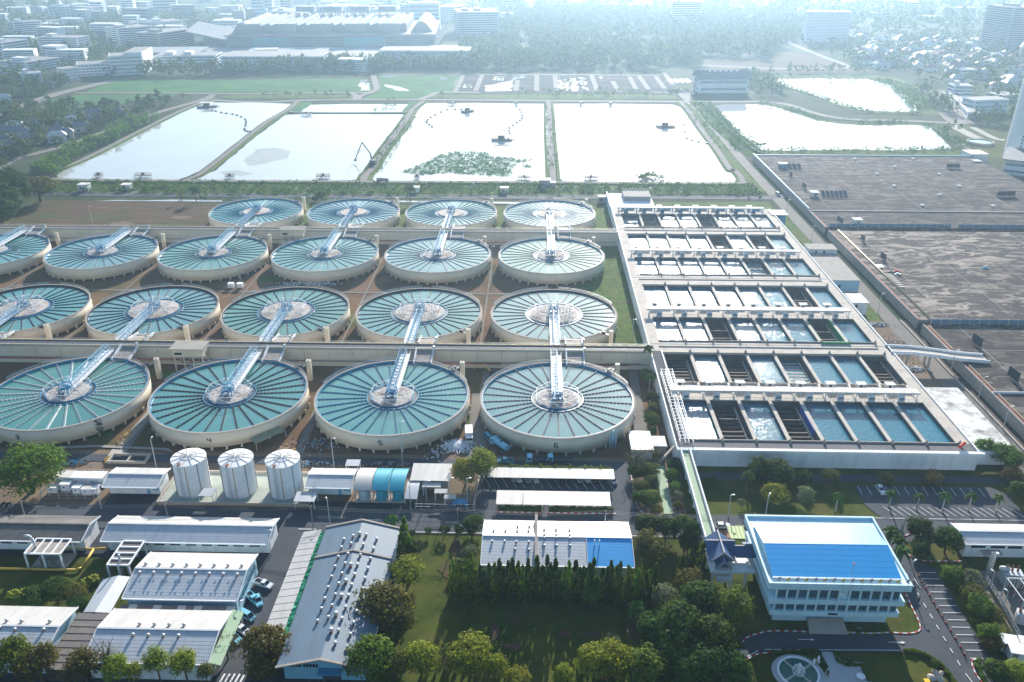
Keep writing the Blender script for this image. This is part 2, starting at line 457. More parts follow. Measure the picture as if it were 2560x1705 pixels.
road('lawn_path.001', [(378.1,745.8), (375.2,701.5), (379.9,693.3)], 6, 'concrete', Z3 + .02)
sheet('stockyard', [(158.1,953.8), (164,924.8), (154.8,867.8), (149.8,870.8), (149.2,910.4)], Z3 + .03, 'road_pale')

# --- fields, beds
sheet('green_field', [(-482.6,912.2), (-490.5,984.9), (-439.5,996.1), (-326.8,1004), (-326.8,1004), (-208.3,1017.1), (-189.5,984.2), (-177.3,923.4), (-299,913.2), (-458.1,912.8)], Z2, 'field')
sheet('green_field.001', [(-484.4,830.2), (-493.3,867.6), (-477.4,894.8), (-385.7,902.6), (-376.3,890.5), (-413.5,841.1), (-447.8,822.2)], Z2 + .01, 'field')
sheet('meadow', [(-485.4,812.5), (-488.7,854.8), (-484.3,894.6), (-474.1,888), (-440,819.4), (-464.4,813)], Z2, 'verge')
sheet('green_field.002', [(-189.8,1044.1), (-115.2,1045.9), (-90.3,1046.5), (-87,922.1), (-104.1,918.1), (-115.7,880.3), (-178.2,878.7), (-169.1,923.6)], Z2, 'field')
for k, pl in enumerate([[(-183.3,1044.2), (-156,1046.7), (-165.6,1031.3), (-183.5,1022.1)], [(-171.4,972.6), (-151.3,953.7), (-136.9,928), (-146.3,927.8), (-167.6,957.1)], [(-205.2,1004.4), (-198.4,1008.8), (-179.8,930.6), (-190.1,928.9)], [(-113.8,1032.5), (-105.2,1024), (-104.1,1006.9), (-111.1,1006.7)], [(-94.7,1007.1), (-90.2,1007.3), (-90.2,970.7), (-93.2,970.6)]]):
    sheet('puddle' if k == 0 else 'puddle.%03d' % k, jag(pl, 2.5, 9, k), Z3 + .02, 'pond')
sheet('strip_meadow', [(-294.8,899.4), (-191.8,901.9), (-187.1,878.5), (-287.6,876), (-316.1,875.3), (-333,891.6)], Z2, 'verge')
sheet('strip_meadow.001', [(-107.2,904), (-25.5,907.5), (140.1,910.2), (147.9,886.9), (-24.7,878), (-109.4,883.8)], Z2, 'verge')
sheet('sludge_bed', [(-89,1046.5), (-29.5,1049.8), (149.5,1050.6), (154.4,968.9), (148.4,927.9), (67,925.9), (-55.7,924.3), (-87,922.1)], Z2, 'sludge')
for k, (a, c) in enumerate([((-88.4,1046.5), (-86.7,924.2)), ((-65.5,1047.1), (-65.4,929.8)), ((-22,1008.9), (-21.7,930.9)), ((0.4,1048.7), (0.2,931.4)), ((22,1049.2), (21.9,934.2)), ((66.2,1048.5), (65.7,933.1)), ((87.7,1003.3), (88.5,926.5)), ((110.5,1038), (108.5,945.1)), ((122.6,1042.7), (121.9,944)), ((142,1043.2), (140.3,949.6)), ((156.1,1075.6), (153.1,976.7))]):
    road('bed_track' if k == 0 else 'bed_track.%03d' % k, [a, c], 5.5, 'road_pale', Z3 + .01, sm=False)
rn = random.Random(5)
for k, (q0, q1, q2, q3) in enumerate([((-50.6,1038.5), (-37.6,1038.8), (-40,1000.1), (-50.5,1008.2)), ((-57.8,959.8), (-28.2,1004.6), (-26.2,930.8), (-55.9,927.9)), ((-29.5,1048), (-13.8,1048.4), (-14.7,1026.2), (-28.2,1004.6)), ((33,1036.1), (35.5,1036.2), (34.8,935.9), (31.1,930)), ((39,1023.2), (46.6,1023.4), (44,930.4), (37,930.2)), ((49.8,1036.5), (56.6,1032.3), (54.8,936.4), (50.7,974.2)), ((26.6,1040.4), (30.4,989.6), (28.6,943.1), (25,943)), ((75,1037.2), (78.2,1037.2), (77,1024.1), (74.5,1024.1)), ((-81,963.1), (-77.3,978.9), (-75.9,951.8), (-80.7,951.6)), ((-75.5,987), (-71.3,971.1), (-69.5,946.6), (-72.9,951.8))]):
    sheet('bed_water' if k == 0 else 'bed_water.%03d' % k, jag([q0, q1, q2, q3], 3.0, 7, k), Z3 + .03, 'pond')
sheet('dry_meadow', [(221.1,1220), (310.8,1187.4), (353.9,1298.8), (396.8,1242.3), (404.2,1146.2), (405.6,1086.4), (285.2,1083.4), (220.4,1096.3), (221,1152.3)], Z2, 'dry_field')

# --- ponds
PONDS = {
 'settling_pond': [(-331.5,849.3), (-335,791), (-333.5,685.4), (-331.6,607.8), (-336.1,569.8), (-329.4,558.1), (-322.3,552.4), (-288.7,551), (-259,551.2), (-241.9,553.1), (-238.8,560.4), (-235.6,578.6), (-240.8,723.1), (-239.5,785.3), (-237,827.5), (-242,844.2), (-279.9,850.6)],
 'settling_pond.001': [(-232.5,785.4), (-231.2,709.7), (-231.4,692.3), (-224.9,578.9), (-231.2,555.4), (-223.5,551.6), (-188.6,552.5), (-155.2,552), (-124,554.2), (-118.9,558.3), (-119.5,581.6), (-120.2,649), (-118.8,723.9), (-118.8,785.1), (-125,791.4), (-170.2,793.5), (-218.7,791.2)],
 'narrow_pond': [(-222.5,839.8), (-222.3,803.2), (-192.2,800.6), (-126.9,804.5), (-126.5,845.3), (-180.6,845.7)],
 'settling_pond.002': [(-111.6,851.8), (-111.8,799.3), (-109.8,726.4), (-111.7,649.3), (-111.4,581.7), (-110.9,558.5), (-107.9,552.9), (-63.5,553), (-15.6,553.1), (4.8,556.7), (8.2,562.5), (8.8,584.8), (9.4,679.7), (9.5,825), (7.8,850.5), (-23.9,850.9), (-62.5,854.2)],
 'settling_pond.003': [(15.9,850.1), (16.2,770.8), (16.5,700.8), (16.3,585), (16.1,567.1), (18.7,555.7), (57.2,553.3), (107.8,553), (131.1,554.4), (136.8,561.6), (138,573.2), (137,588.3), (135.4,588.1), (137.1,651.9), (137.9,730.4), (140.4,811.3), (139.7,837), (134.6,848.8), (73,853.3)],
 'side_pond': [(174.6,843.8), (173.1,795.7), (171.6,745.3), (171.2,709), (172.6,672), (174.2,653.6), (179,651.2), (229.6,653.6), (279.4,653.8), (323.4,659.7), (333.5,704.6), (341.5,747.3), (327.3,754), (284.1,752), (267.3,758.3), (252.3,771.8), (243,808.3), (234.3,833.5), (227.4,848.1), (217.4,852.7), (185.5,853.1)],
 'side_pond.001': [(271.4,1022.1), (273.2,975.8), (288.7,920.9), (292.5,888.6), (297.5,855.9), (311,821.2), (327.5,818.8), (361.2,816.8), (371.9,854.8), (391.3,930.4), (397.3,967.3), (395,986.6), (389.8,1026.7), (335.1,1028.8)],
}
for i, (nm, pl) in enumerate(PONDS.items()):
    sheet(nm, jag(pl, 0.7, 10, i), 0.06, 'pond')
# banks: low earth dykes with a track on top
def dyke(nm, pts, wt, wb, h, track, seed, sm=True):
    pts = smooth_line(pts, 5) if sm else pts
    b = B(); berm(b, jag(pts, .25, 14, seed, False), wt, wb, h + lift())
    o = ob(nm, b, 'verge'); o['kind'] = 'structure'
    if track:
        b = B(); strip(b, pts, track, h + .05 + lift())
        o = ob(nm.replace('dyke', 'dyke_track'), b, 'road_pale'); o['kind'] = 'structure'
dyke('dyke', [(-332.9,878.2), (-333.1,853.7), (-337.1,793.7), (-334.9,686.6), (-333.2,609.4), (-336.7,569.8), (-332,558), (-322.6,550.1), (-287.1,547.7), (-239.2,548.1), (-187.3,548.3), (-143.4,548.6), (-92.2,548.8), (-15.5,550.3), (6.3,550.9), (56.8,549.7), (131.1,551.1), (138.6,558.8), (140.3,570.3), (139.7,588.4), (137.3,588.2), (139.8,648.3), (141.6,730.5), (144.4,817), (144.1,855.1), (143.4,864.4)], 5.0, 9, 0.7, 4.2, 1)
dyke('dyke.001', [(-240.2,857.9), (-236.6,815.9), (-239.1,759.3), (-238,714), (-231.8,578.7), (-234.1,556.2), (-235.6,548.2)], 5.0, 9, 0.7, 4, 2)
dyke('dyke.002', [(-232.8,801.8), (-220.1,796.6), (-170.8,796.8), (-130.2,798.9), (-118.6,803.6)], 4.0, 7, 0.7, 3.2, 3)
dyke('dyke.003', [(-113.3,861.1), (-117.9,821.7), (-117.6,796.5), (-116.7,728.5), (-117,645.4), (-115.6,581.6), (-116.5,569.5), (-115.4,549.9)], 6.0, 12, 0.7, 4.5, 4)
dyke('dyke.004', [(11.7,861.1), (12.4,825), (11.8,700.6), (12,584.9), (12,567), (12,552.1)], 6.0, 11, 0.7, 4.2, 5)
sheet('corner_verge', [(-238.6,851.7), (-227.1,858.2), (-220.8,841.7), (-221.7,801), (-231.8,801.8)], Z3 + .04, 'field')
sheet('corner_verge.001', [(-128,863.9), (-113.1,859.2), (-117.9,805.8), (-125.9,804.5), (-126.5,845.3)], Z3 + .04, 'field')
dyke('dyke.005', [(161.3,868), (161.9,823.1), (160.2,749.8), (162.2,687.7), (164.8,645.3), (172.1,631.2)], 5, 16, 1.4, 0, 6)
sheet('roadside_verge', [(143.6,852.1), (152.2,852.3), (150,730.8), (150.2,671.4), (147.3,588.4), (138.1,588.2), (142.8,759)], Z3, 'verge')
sheet('roadside_verge.001', [(139.7,588.4), (147.3,588.6), (148.7,532.1), (139.3,524.2), (137.5,550.4)], Z3, 'verge')
sheet('bank_meadow', [(178.6,649.3), (332.1,657), (330.3,638.8), (175.2,635.5), (170.9,636.4), (173.5,647.3)], Z2, 'verge')
sheet('bank_meadow.001', [(265,971.7), (283,893.6), (304,809.9), (362.8,805.9), (375.7,800.9), (399.2,870.8), (423.7,967.9), (424.8,1032.7), (408.9,1058.7), (278.4,1055.5), (271.8,1028.9), (336.9,1034.8), (392.9,1031.9), (397.7,990.6), (393.8,934.1), (362.3,816.9), (309.4,816.6), (291.2,884), (271.8,970.3)], Z2, 'verge')
sheet('bank_meadow.002', [(231.2,863.5), (245.8,845.6), (253.6,779.4), (287,760.3), (343.6,759.3), (342.4,749.7), (284.8,753.9), (251.6,772.8), (235.8,839.4), (228.6,853)], Z2, 'verge')
sheet('green_bank', [(-362.8,537.3), (-323,537), (-251.3,541.6), (-185.4,542), (-98.1,540.2), (-15.3,543.7), (137.6,547.7), (142.9,528.1), (40.6,521.6), (-14.7,520.1), (-178.5,519.6), (-281,519.5), (-344.8,519.1)], Z2, 'verge')

# faint shoals and wind lanes on the ponds
for k, pl in enumerate([[(-217.4,646.5), (-201.7,651.5), (-186.5,636.2), (-184.2,618.5), (-195.5,601.2), (-201.5,594.5), (-207.1,591.2), (-215,610.8)], [(-140.7,637.4), (-138.8,648.6), (-132.3,645.7), (-133.4,633.9)], [(-140.5,719.7), (-128.2,718.2), (-128.7,715.5)], [(72,671.3), (85.6,677.7), (108,670.3), (92.4,662.1), (81.5,648.6), (75.1,659.8)], [(86.8,696.2), (107.6,686.3), (90.9,685.9)], [(25.8,610.3), (38.8,617.4), (43,607.4), (30.1,600.6)], [(93.6,608.7), (102,612.3), (106.9,593), (94.6,599)], [(34.5,705.5), (43.9,712.3), (41.6,701.4)], [(118,569.7), (130.5,588.1), (135.4,564.4), (126.9,558.5)], [(-220.5,572.8), (-208.8,579.3), (-195.3,570.5), (-203.4,562.8)]]):
    sheet('shoal' if k == 0 else 'shoal.%03d' % k, jag(pl, 2.0, 6, 50 + k), 0.075, 'shoal')
# drains, paths and grass between the tanks
road('yard_path', [(-330, 355.6), (30, 355.6)], 1.5, 'road_pale', Z2 + .03, sm=False)
for k, c in enumerate((-2, -1, 0, 1, 2)):
    x = -160.1 + 56.16 * c + 28.08
    road('yard_drain' if k == 0 else 'yard_drain.%03d' % k, [(x - 1.5, 287.5), (x - 1.5, 423)], .7, 'road_pale', Z2 + .035, sm=False)
    road('yard_track' if k == 0 else 'yard_track.%03d' % k, [(x + 2.2, 221), (x + 1.6, 250), (x + 2.4, 280)], 2.6, 'road_pale', Z2 + .03)
rg_ = random.Random(77)
for k in range(46):
    x, y = rg_.uniform(-250, 40), rg_.choice((rg_.uniform(292, 350), rg_.uniform(360, 420), rg_.uniform(224, 278), rg_.uniform(432, 480)))
    rx, ry = rg_.uniform(2.5, 9), rg_.uniform(2, 6)
    pl = [(x + rx * rg_.uniform(.6, 1.2) * math.cos(.524 * i), y + ry * rg_.uniform(.6, 1.2) * math.sin(.524 * i)) for i in range(12)]
    sheet('grass_patch' if k == 0 else 'grass_patch.%03d' % k, pl, Z1 + .03, 'verge' if k % 3 else 'dirt')
for k in range(16):
    x, y = rg_.uniform(-130, 120), rg_.uniform(184, 192.4)
    sheet('road_patch' if k == 0 else 'road_patch.%03d' % k, rect(x, y, x + rg_.uniform(2, 9), y + rg_.uniform(.7, 1.6)), Z3 + .03, ('asphalt_dark', 'road_pale')[k % 3 == 0])
for k in range(14):
    x, y = rg_.uniform(-30, 40), rg_.uniform(134, 180)
    rx, ry = rg_.uniform(1.0, 3.5), rg_.uniform(1, 4)
    sheet('worn_patch' if k == 0 else 'worn_patch.%03d' % k, [(x + rx * rg_.uniform(.6, 1.2) * math.cos(.524 * i), y + ry * rg_.uniform(.6, 1.2) * math.sin(.524 * i)) for i in range(12)], Z1 + .03, 'dry_field')
# ================================================================== THE AIR
HZ = mat('haze_air', (1, 1, 1))
nt = HZ.node_tree
nt.nodes.clear()
out = nt.nodes.new('ShaderNodeOutputMaterial')
pv = nt.nodes.new('ShaderNodeVolumePrincipled')
pv.inputs['Color'].default_value = (0.52, 0.76, 1.0, 1)
pv.inputs['Density'].default_value = 0.00017
pv.inputs['Anisotropy'].default_value = 0.65
nt.links.new(pv.outputs[0], out.inputs['Volume'])
hz = ob('haze', B().box(-6000, -900, -2, 6000, 9000, 190), 'haze_air')
hz['kind'] = 'stuff'

# ================================================================== CLARIFIER TANKS
TX = lambda c: -160.1 + 56.16 * c
ROWY = [462.6, 391.8, 320.1, 248.8]
RT, RIMZ, WATZ = 26.25, 6.2, 5.55
def launder_mesh(nm, m, r0, r1, notched, w):
    b = B()
    b.box(r0, -w, WATZ - .25, r1, w, WATZ + .06, 1)
    if notched:
        n = 26
        d = (r1 - r0) / n
        for s in (-1, 1):
            b.box(r0, s * w - .06, WATZ - .25, r1, s * w + .06, WATZ + .16, 0)
            for i in range(0, n, 2):
                b.box(r0 + i * d, s * w - .08, WATZ + .16, r0 + (i + 1) * d, s * w + .08, WATZ + .36, 0)
    else:
        for s in (-1, 1): b.box(r0, s * w - .05, WATZ - .25, r1, s * w + .05, WATZ + .22, 0)
    return mesh_of(nm, b, [m, 'navy'])
mat('silver_weir', (0.62, 0.66, 0.68), 0.4, 0.08, 1.0, metal=0.4)
mat('grey_weir', (0.11, 0.15, 0.19), 0.6, 0.3, 2.0)
mat('blue_weir', (0.03, 0.23, 0.36), 0.4, 0.1, 1.0)
LM = {}
def launder(m, r0, notched, w):
    k = (m, r0, notched, w)
    if k not in LM: LM[k] = launder_mesh('launder', m, r0, RT - .75, notched, w)
    return LM[k]
def circ(n, r, z, a0=0): return [(r * math.cos(a0 + 2 * math.pi * i / n), r * math.sin(a0 + 2 * math.pi * i / n), z) for i in range(n)]
# shared parts
col_b = B()
col_b.add([(-.35, -.28, 0), (.15, -.28, 0), (.15, .28, 0), (-.35, .28, 0), (-1.1, -.28, 1.25), (.35, -.28, 1.25), (.35, .28, 1.25), (-1.1, .28, 1.25)],
          [(0, 3, 2, 1), (4, 5, 6, 7), (0, 1, 5, 4), (1, 2, 6, 5), (2, 3, 7, 6), (3, 0, 4, 7)])
COLM = mesh_of('support_column', col_b, 'cream')
wall_b = B()
N = 128
wall_b.ring(0, 0, 1.0, RIMZ, RT - .45, RT, N)
WALLM = mesh_of('tank_wall', wall_b, 'cream', True)
b = B(); b.ring(0, 0, RIMZ, RIMZ + .14, RT - .55, RT + .12, N)
RIMM = mesh_of('rim_walkway', b, 'rim_concrete')
b = B(); b.ring(0, 0, WATZ - .3, RIMZ + .02, RT - .85, RT - .56, N)
EDGEM = {k: mesh_of('edge_gutter', b, k) for k in ('blue_paint', 'navy')}
b = B(); b.poly(circ(N, RT - .5, WATZ))
WATM = [mesh_of('water', b, k) for k in ('tank_water', 'tank_water_green', 'tank_water_pale')]
b = B(); b.poly(circ(64, RT - .46, 1.02)[::-1]); b.poly(circ(64, RT - .46, 1.1))
FLOORM = mesh_of('tank_floor', b, 'concrete')
b = B()
for a0 in (0.25, 0.75):
    for i in range(40):
        a = a0 * math.pi + (i - 20) * .016
        b.bar(((RT - .1) * math.cos(a), (RT - .1) * math.sin(a), RIMZ + .1), ((RT - .1) * math.cos(a + .016), (RT - .1) * math.sin(a + .016), RIMZ + .1), .06)
def rail_mesh(a0, a1, m):
    b = B()
    n = 48
    pts = [(a0 + (a1 - a0) * i / n) for i in range(n + 1)]
    P3 = lambda a, z: (RT * math.cos(a) + .05 * math.cos(a), RT * math.sin(a) + .05 * math.sin(a), z)
    for i in range(n):
        for z in (RIMZ + .65, RIMZ + 1.15): b.bar(P3(pts[i], z), P3(pts[i + 1], z), .07)
        if i % 2 == 0: b.bar(P3(pts[i], RIMZ + .1), P3(pts[i], RIMZ + 1.15), .07)
    return mesh_of('handrail', b, m)
RAILM = rail_mesh(R(95), R(165), 'pale_blue_paint')
RAILM2 = rail_mesh(R(20), R(85), 'galvanised')
def center_meshes(rr):
    b = B()
    b.ring(0, 0, WATZ - .3, WATZ + .30, rr - 1.9, rr - 1.6, 64)
    b.ring(0, 0, WATZ - .3, WATZ + .30, rr - .25, rr, 64)
    b.ring(0, 0, WATZ - .28, WATZ + .03, rr - 1.6, rr - .25, 64, 1)
    ring = mesh_of('ring_launder', b, ['blue_paint', 'navy'])
    b = B(); b.cyl(0, 0, WATZ - .3, WATZ + .45, rr - 2.0, rr - 2.0, 48)
    plat = mesh_of('inner_platform', b, 'rusty_deck')
    return ring, plat
CM = {8.9: center_meshes(8.9), 11.9: center_meshes(11.9), 9.4: center_meshes(9.4)}
def cage(r, z, n, hi, m):
    b = B()
    t = circ(n, r, z, math.pi / n)
    lo = circ(n, r, WATZ + .4, math.pi / n)
    hub = (0, 0, hi)
    for i in range(n):
        j = (i + 1) % n
        b.bar(t[i], t[j], .11); b.bar(t[i], lo[i], .10); b.bar(t[i], hub, .10)
        b.bar(lo[i], (0, 0, WATZ + .9), .09); b.bar(t[i], lo[j], .07)
        mid = tuple(.5 * (t[i][k] + hub[k]) for k in range(3))
        b.bar(mid, (mid[0], mid[1], WATZ + .4), .08)
        b.bar(mid, lo[i], .07)
    return mesh_of('cage_frame', b, m)
CAGE = {'low': cage(6.3, 8.0, 8, 8.4, 'white_paint'), 'mid': cage(7.6, 8.3, 8, 8.8, 'white_paint'), 'wide': cage(8.6, 8.6, 8, 9.6, 'white_paint')}
def portal(m):
    b = B()
    for s in (-1, 1):
        for k in (-1, 1):
            x = s * 6.6
            b.bar((x, k * 2.4, WATZ + .4), (x, k * .5, 9.2), .17); b.bar((x, -.5, 9.2), (x, .5, 9.2), .17)
            b.bar((x - 1.3 * s, k * .5, 9.2), (x, k * .5, 9.2), .15); b.bar((x - 1.3 * s, k * .5, 9.2), (x - 1.3 * s, k * 2.0, WATZ + .4), .15)
            b.bar((s * 1.4, k * 1.2, 11.2), (s * .5, k * .4, 8.2), .2); b.bar((s * 1.4, k * 1.2, 11.2), (s * 2.8, k * 2.6, WATZ + .4), .17)
    return mesh_of('gantry_posts', b, m)
GANTRY = portal('white_paint')
def bridge_meshes(L, m, m2):
    """truss from tank centre towards +y (length L), walkway beside it"""
    b = B()
    x0, x1, zl, zh = -1.85, .35, 6.7, 8.9
    n = int(L / 2.2)
    y0 = -2.6
    d = (L - y0) / n
    for x in (x0, x1):
        for z in (zl, zh): b.bar((x, y0, z), (x, L, z), .15)
    for i in range(n + 1):
        y = y0 + i * d
        for x in (x0, x1): b.bar((x, y, zl), (x, y, zh), .10)
        b.bar((x0, y, zh), (x1, y, zh), .10); b.bar((x0, y, zl), (x1, y, zl), .10)
        if i < n:
            for x in (x0, x1): b.bar((x, y, zl if i % 2 else zh), (x, y + d, zh if i % 2 else zl), .09)
            b.bar((x0 if i % 2 else x1, y, zh), (x1 if i % 2 else x0, y + d, zh), .08)
    truss = mesh_of('bridge_truss', b, m)
    b = B()
    b.box(.55, -3, 6.55, 1.95, L, 6.75)
    b.box(x0 + .2, -2.6, 6.5, x1 - .2, L, 6.62)
    for s in (.6, 1.9):
        for z in (7.3, 7.8): b.bar((s, -3, z), (s, L, z), .08)
        for i in range(n + 1): b.bar((s, y0 + i * d, 6.7), (s, y0 + i * d, 7.8), .08)
    walk = mesh_of('bridge_walkway', b, m2)
    b = B()
    hw = 1.9
    for sx in (-1, 1):
        for sy in (-1, 1):
            b.bar((sx * hw, sy * hw - 1, WATZ + .4), (sx * 1.3, sy * 1.2 - 1, 9.6), .26)
            b.bar((sx * hw, sy * hw - 1, WATZ + .4), (-sx * 1.5, sy * 1.5 - 1, 8.0), .14)
            b.bar((sx * hw, sy * hw - 1, WATZ + .4), (sx * 1.5, -sy * 1.5 - 1, 8.0), .14)
    for z, h2 in ((6.9, 1.7), (8.0, 1.55), (9.6, 1.3)):
        for k in range(4):
            c = [(-h2, -h2 - 1, z), (h2, -h2 - 1, z), (h2, h2 - 1, z), (-h2, h2 - 1, z)]
            b.bar(c[k], c[(k + 1) % 4], .2)
    b.box(-1.2, -2.2, 8.0, 1.2, .2, 8.15)
    b.cyl(0, -1, 8.15, 9.1, .55, .5, 10)
    b.box(.3, -1.6, 8.15, 1.1, -.6, 8.9)
    tower = mesh_of('drive_tower', b, m)
    return truss, walk, tower
BR = {'a': bridge_meshes(31.2, 'pale_blue_paint', 'white_paint'), 'b': bridge_meshes(31.2, 'blue_paint', 'galvanised')}
# inlet chute between channel and rim, beside the bridge
b = B()
b.add([(4.0, RT - 2.2, 5.9), (10.2, RT - 2.2, 5.9), (10.2, 33.2, 6.9), (4.0, 33.2, 6.9), (4.0, RT - 2.2, 5.2), (10.2, RT - 2.2, 5.2), (10.2, 33.2, 5.6), (4.0, 33.2, 5.6)],
      [(0, 1, 2, 3), (7, 6, 5, 4), (0, 4, 5, 1), (1, 5, 6, 2), (2, 6, 7, 3), (3, 7, 4, 0)])
CHUTE = mesh_of('inlet_chute', b, 'rim_concrete')
b = B()
if True:
    x = 0
    b.add([(x - .2, RT - 2.4, 5.9), (x + .2, RT - 2.4, 5.9), (x + .2, 33.3, 6.6), (x - .2, 33.3, 6.6), (x - .2, RT - 2.4, 6.6), (x + .2, RT - 2.4, 6.6), (x + .2, 33.3, 8.2), (x - .2, 33.3, 8.2)],
          [(0, 3, 2, 1), (4, 5, 6, 7), (0, 1, 5, 4), (1, 2, 6, 5), (2, 3, 7, 6), (3, 0, 4, 7)])
CHUTEW = mesh_of('chute_side', b, 'white_wall')
b = B()
for x in (3.6, 10.6):
    b.bar((x, 31.5, 6), (x, 31.5, 9.1), .22); b.bar((x, 28.5, 6), (x, 28.5, 7.6), .14); b.bar((x, 28.5, 7.6), (x, 31.5, 9.1), .14)
b.box(10.3, 31.2, 8.2, 11.0, 32.2, 9.6)
b.bar((3.6, 31.5, 9.0), (10.6, 31.5, 9.0), .18)
GATE = mesh_of('sluice_frame', b, 'galvanised')
# valve pillar with its little bridge to the rim
b = B()
b.box(21.3, 20.6, 0, 22.9, 22.2, 8.3)
PILL = mesh_of('valve_pillar', b, 'cream')
b = B()
b.box(21.7, 21.0, 8.31, 22.5, 21.8, 8.34)
PILLT = mesh_of('pillar_opening', b, 'steel_dark')
b = B()
b.bar((17.6, 18.6, 6.35), (21.6, 21.4, 6.35), 1.5, .2)
for s in (-.7, .7):
    b.bar((17.6 + .57 * s, 18.6 - .8 * s, 7.4), (21.6 + .57 * s, 21.4 - .8 * s, 7.4), .08)
    for t in (0, .33, .66, 1): b.bar((17.6 + 4 * t + .57 * s, 18.6 + 2.8 * t - .8 * s, 6.4), (17.6 + 4 * t + .57 * s, 18.6 + 2.8 * t - .8 * s, 7.4), .08)
b.box(18.4, 19.2, 6.4, 20.0, 20.4, 7.3)
PILLB = mesh_of('valve_bridge', b, 'steel_dark')

DIG = {'3': [(0, 0, 1, 0), (1, 0, 1, 2), (0, 1, 1, 1), (0, 2, 1, 2)], '4': [(0, 2, 0, 1), (0, 1, 1, 1), (1, 2, 1, 0)],
       '5': [(0, 0, 1, 0), (1, 0, 1, 1), (0, 1, 1, 1), (0, 1, 0, 2), (0, 2, 1, 2)], '6': [(0, 0, 1, 0), (1, 0, 1, 1), (0, 1, 1, 1), (0, 0, 0, 2), (0, 2, 1, 2)]}
def digit_mesh(ch, ang):
    b = B()
    rr = RT + .03
    for x0, y0, x1, y1 in DIG[ch]:
        def pt(x, y): a = ang + (x - .5) * .95 / RT; return (rr * math.cos(a), rr * math.sin(a), 3.0 + y * .75)
        b.bar(pt(x0, y0), pt(x1, y1), .30 if x0 == x1 else .06, .30)
    return mesh_of('number', b, 'steel_dark')

STYLE = {0: dict(lm='blue_weir', notch=False, rr=9.4, n=40, br='b', cage=None, edge='blue_paint'),
         1: dict(lm='navy', notch=False, rr=8.9, n=32, br='a', cage='low', edge='blue_paint'),
         2: dict(lm='navy', notch=False, rr=11.9, n=32, br='a', cage='wide', edge='navy'),
         3: dict(lm='grey_weir', notch=True, rr=8.9, n=30, br='a', cage='mid', edge='blue_paint')}
rowname = ['back row', 'third row from the front', 'second row from the front', 'front row']
cols = {0: [0, 1, 2, 3], 1: [-2, -1, 0, 1, 2, 3], 2: [-1, 0, 1, 2, 3], 3: [0, 1, 2, 3]}
front = {0: ('silver_weir', '3', -98), 1: ('steel_dark', '4', -86), 2: ('blue_weir', '5', -90), 3: ('grey_weir', '6', -92)}
for r_ in range(4):
    st = STYLE[r_]
    flip = r_ in (0, 2)
    for c_ in cols[r_]:
        n = 4 - c_
        pos = 'rightmost' if n == 1 else ORD[n - 1] + ' from the right'
        lab = 'round clarifier tank, %s in the %s' % (pos, rowname[r_])
        if r_ == 3: lab = 'round cream clarifier tank marked %s, %s in the front row' % (front[c_][1], pos)
        t = thing('clarifier_tank', lab, 'tank', (TX(c_), ROWY[r_], 0), 0, 'round clarifier tanks')
        wm = inst('tank_wall', WALLM, t)
        inst('rim_walkway', RIMM, t)
        inst('edge_gutter', EDGEM[st['edge']], t)
        inst('water', WATM[(c_ * 2 + r_) % 3 if r_ < 3 else (1, 0, 0, 2)[c_]], t)
        inst('tank_floor', FLOORM, t)
        for i in range(36): inst('support_column', COLM, wm, (RT * math.cos(2 * math.pi * (i + .5) / 36), RT * math.sin(2 * math.pi * (i + .5) / 36), 0), 2 * math.pi * (i + .5) / 36)
        lm = front[c_][0] if r_ == 3 else st['lm']
        me = launder(lm, st['rr'], st['notch'], (.2, .05, .17, .15)[r_])
        back = math.pi if flip else 0
        for i in range(st['n']):
            a = 2 * math.pi * (i + .5) / st['n']
            dd = (a - (math.pi / 2 + back) + math.pi) % (2 * math.pi) - math.pi
            if abs(dd) < .07: continue
            inst('launder', me, t, (0, 0, 0), a)
        ring, plat = CM[st['rr']]
        inst('ring_launder', ring, t); inst('inner_platform', plat, t)
        if st['cage']: inst('cage_frame', CAGE[st['cage']], t)
        if r_ == 2: inst('gantry_posts', GANTRY, t)
        tr, wk, tw = BR['b' if (r_ == 3 and c_ == 2) else st['br']]
        bt = inst('bridge_truss', tr, t, (0, 0, 0), back)
        inst('bridge_walkway', wk, t, (0, 0, 0), back)
        inst('drive_tower', BR['b'][2], t, (0, 0, 0), back)
        sx = -1 if flip else 1
        ch = inst('inlet_chute', CHUTE, t, (0, 0, 0), back, (sx, 1, 1))
        inst('chute_side', CHUTEW, ch, (3.9, 0, 0)); inst('chute_side', CHUTEW, ch, (10.3, 0, 0)); inst('sluice_frame', GATE, ch)
        vp = inst('valve_pillar', PILL, t, (0, 0, 0), 0, (1, -1 if r_ == 2 else 1, 1))
        inst('pillar_opening', PILLT, vp); inst('valve_bridge', PILLB, vp)
        inst('handrail', RAILM, t); inst('handrail', RAILM2, t)
        if r_ == 3: inst('number', digit_mesh(front[c_][1], R(front[c_][2])), t)

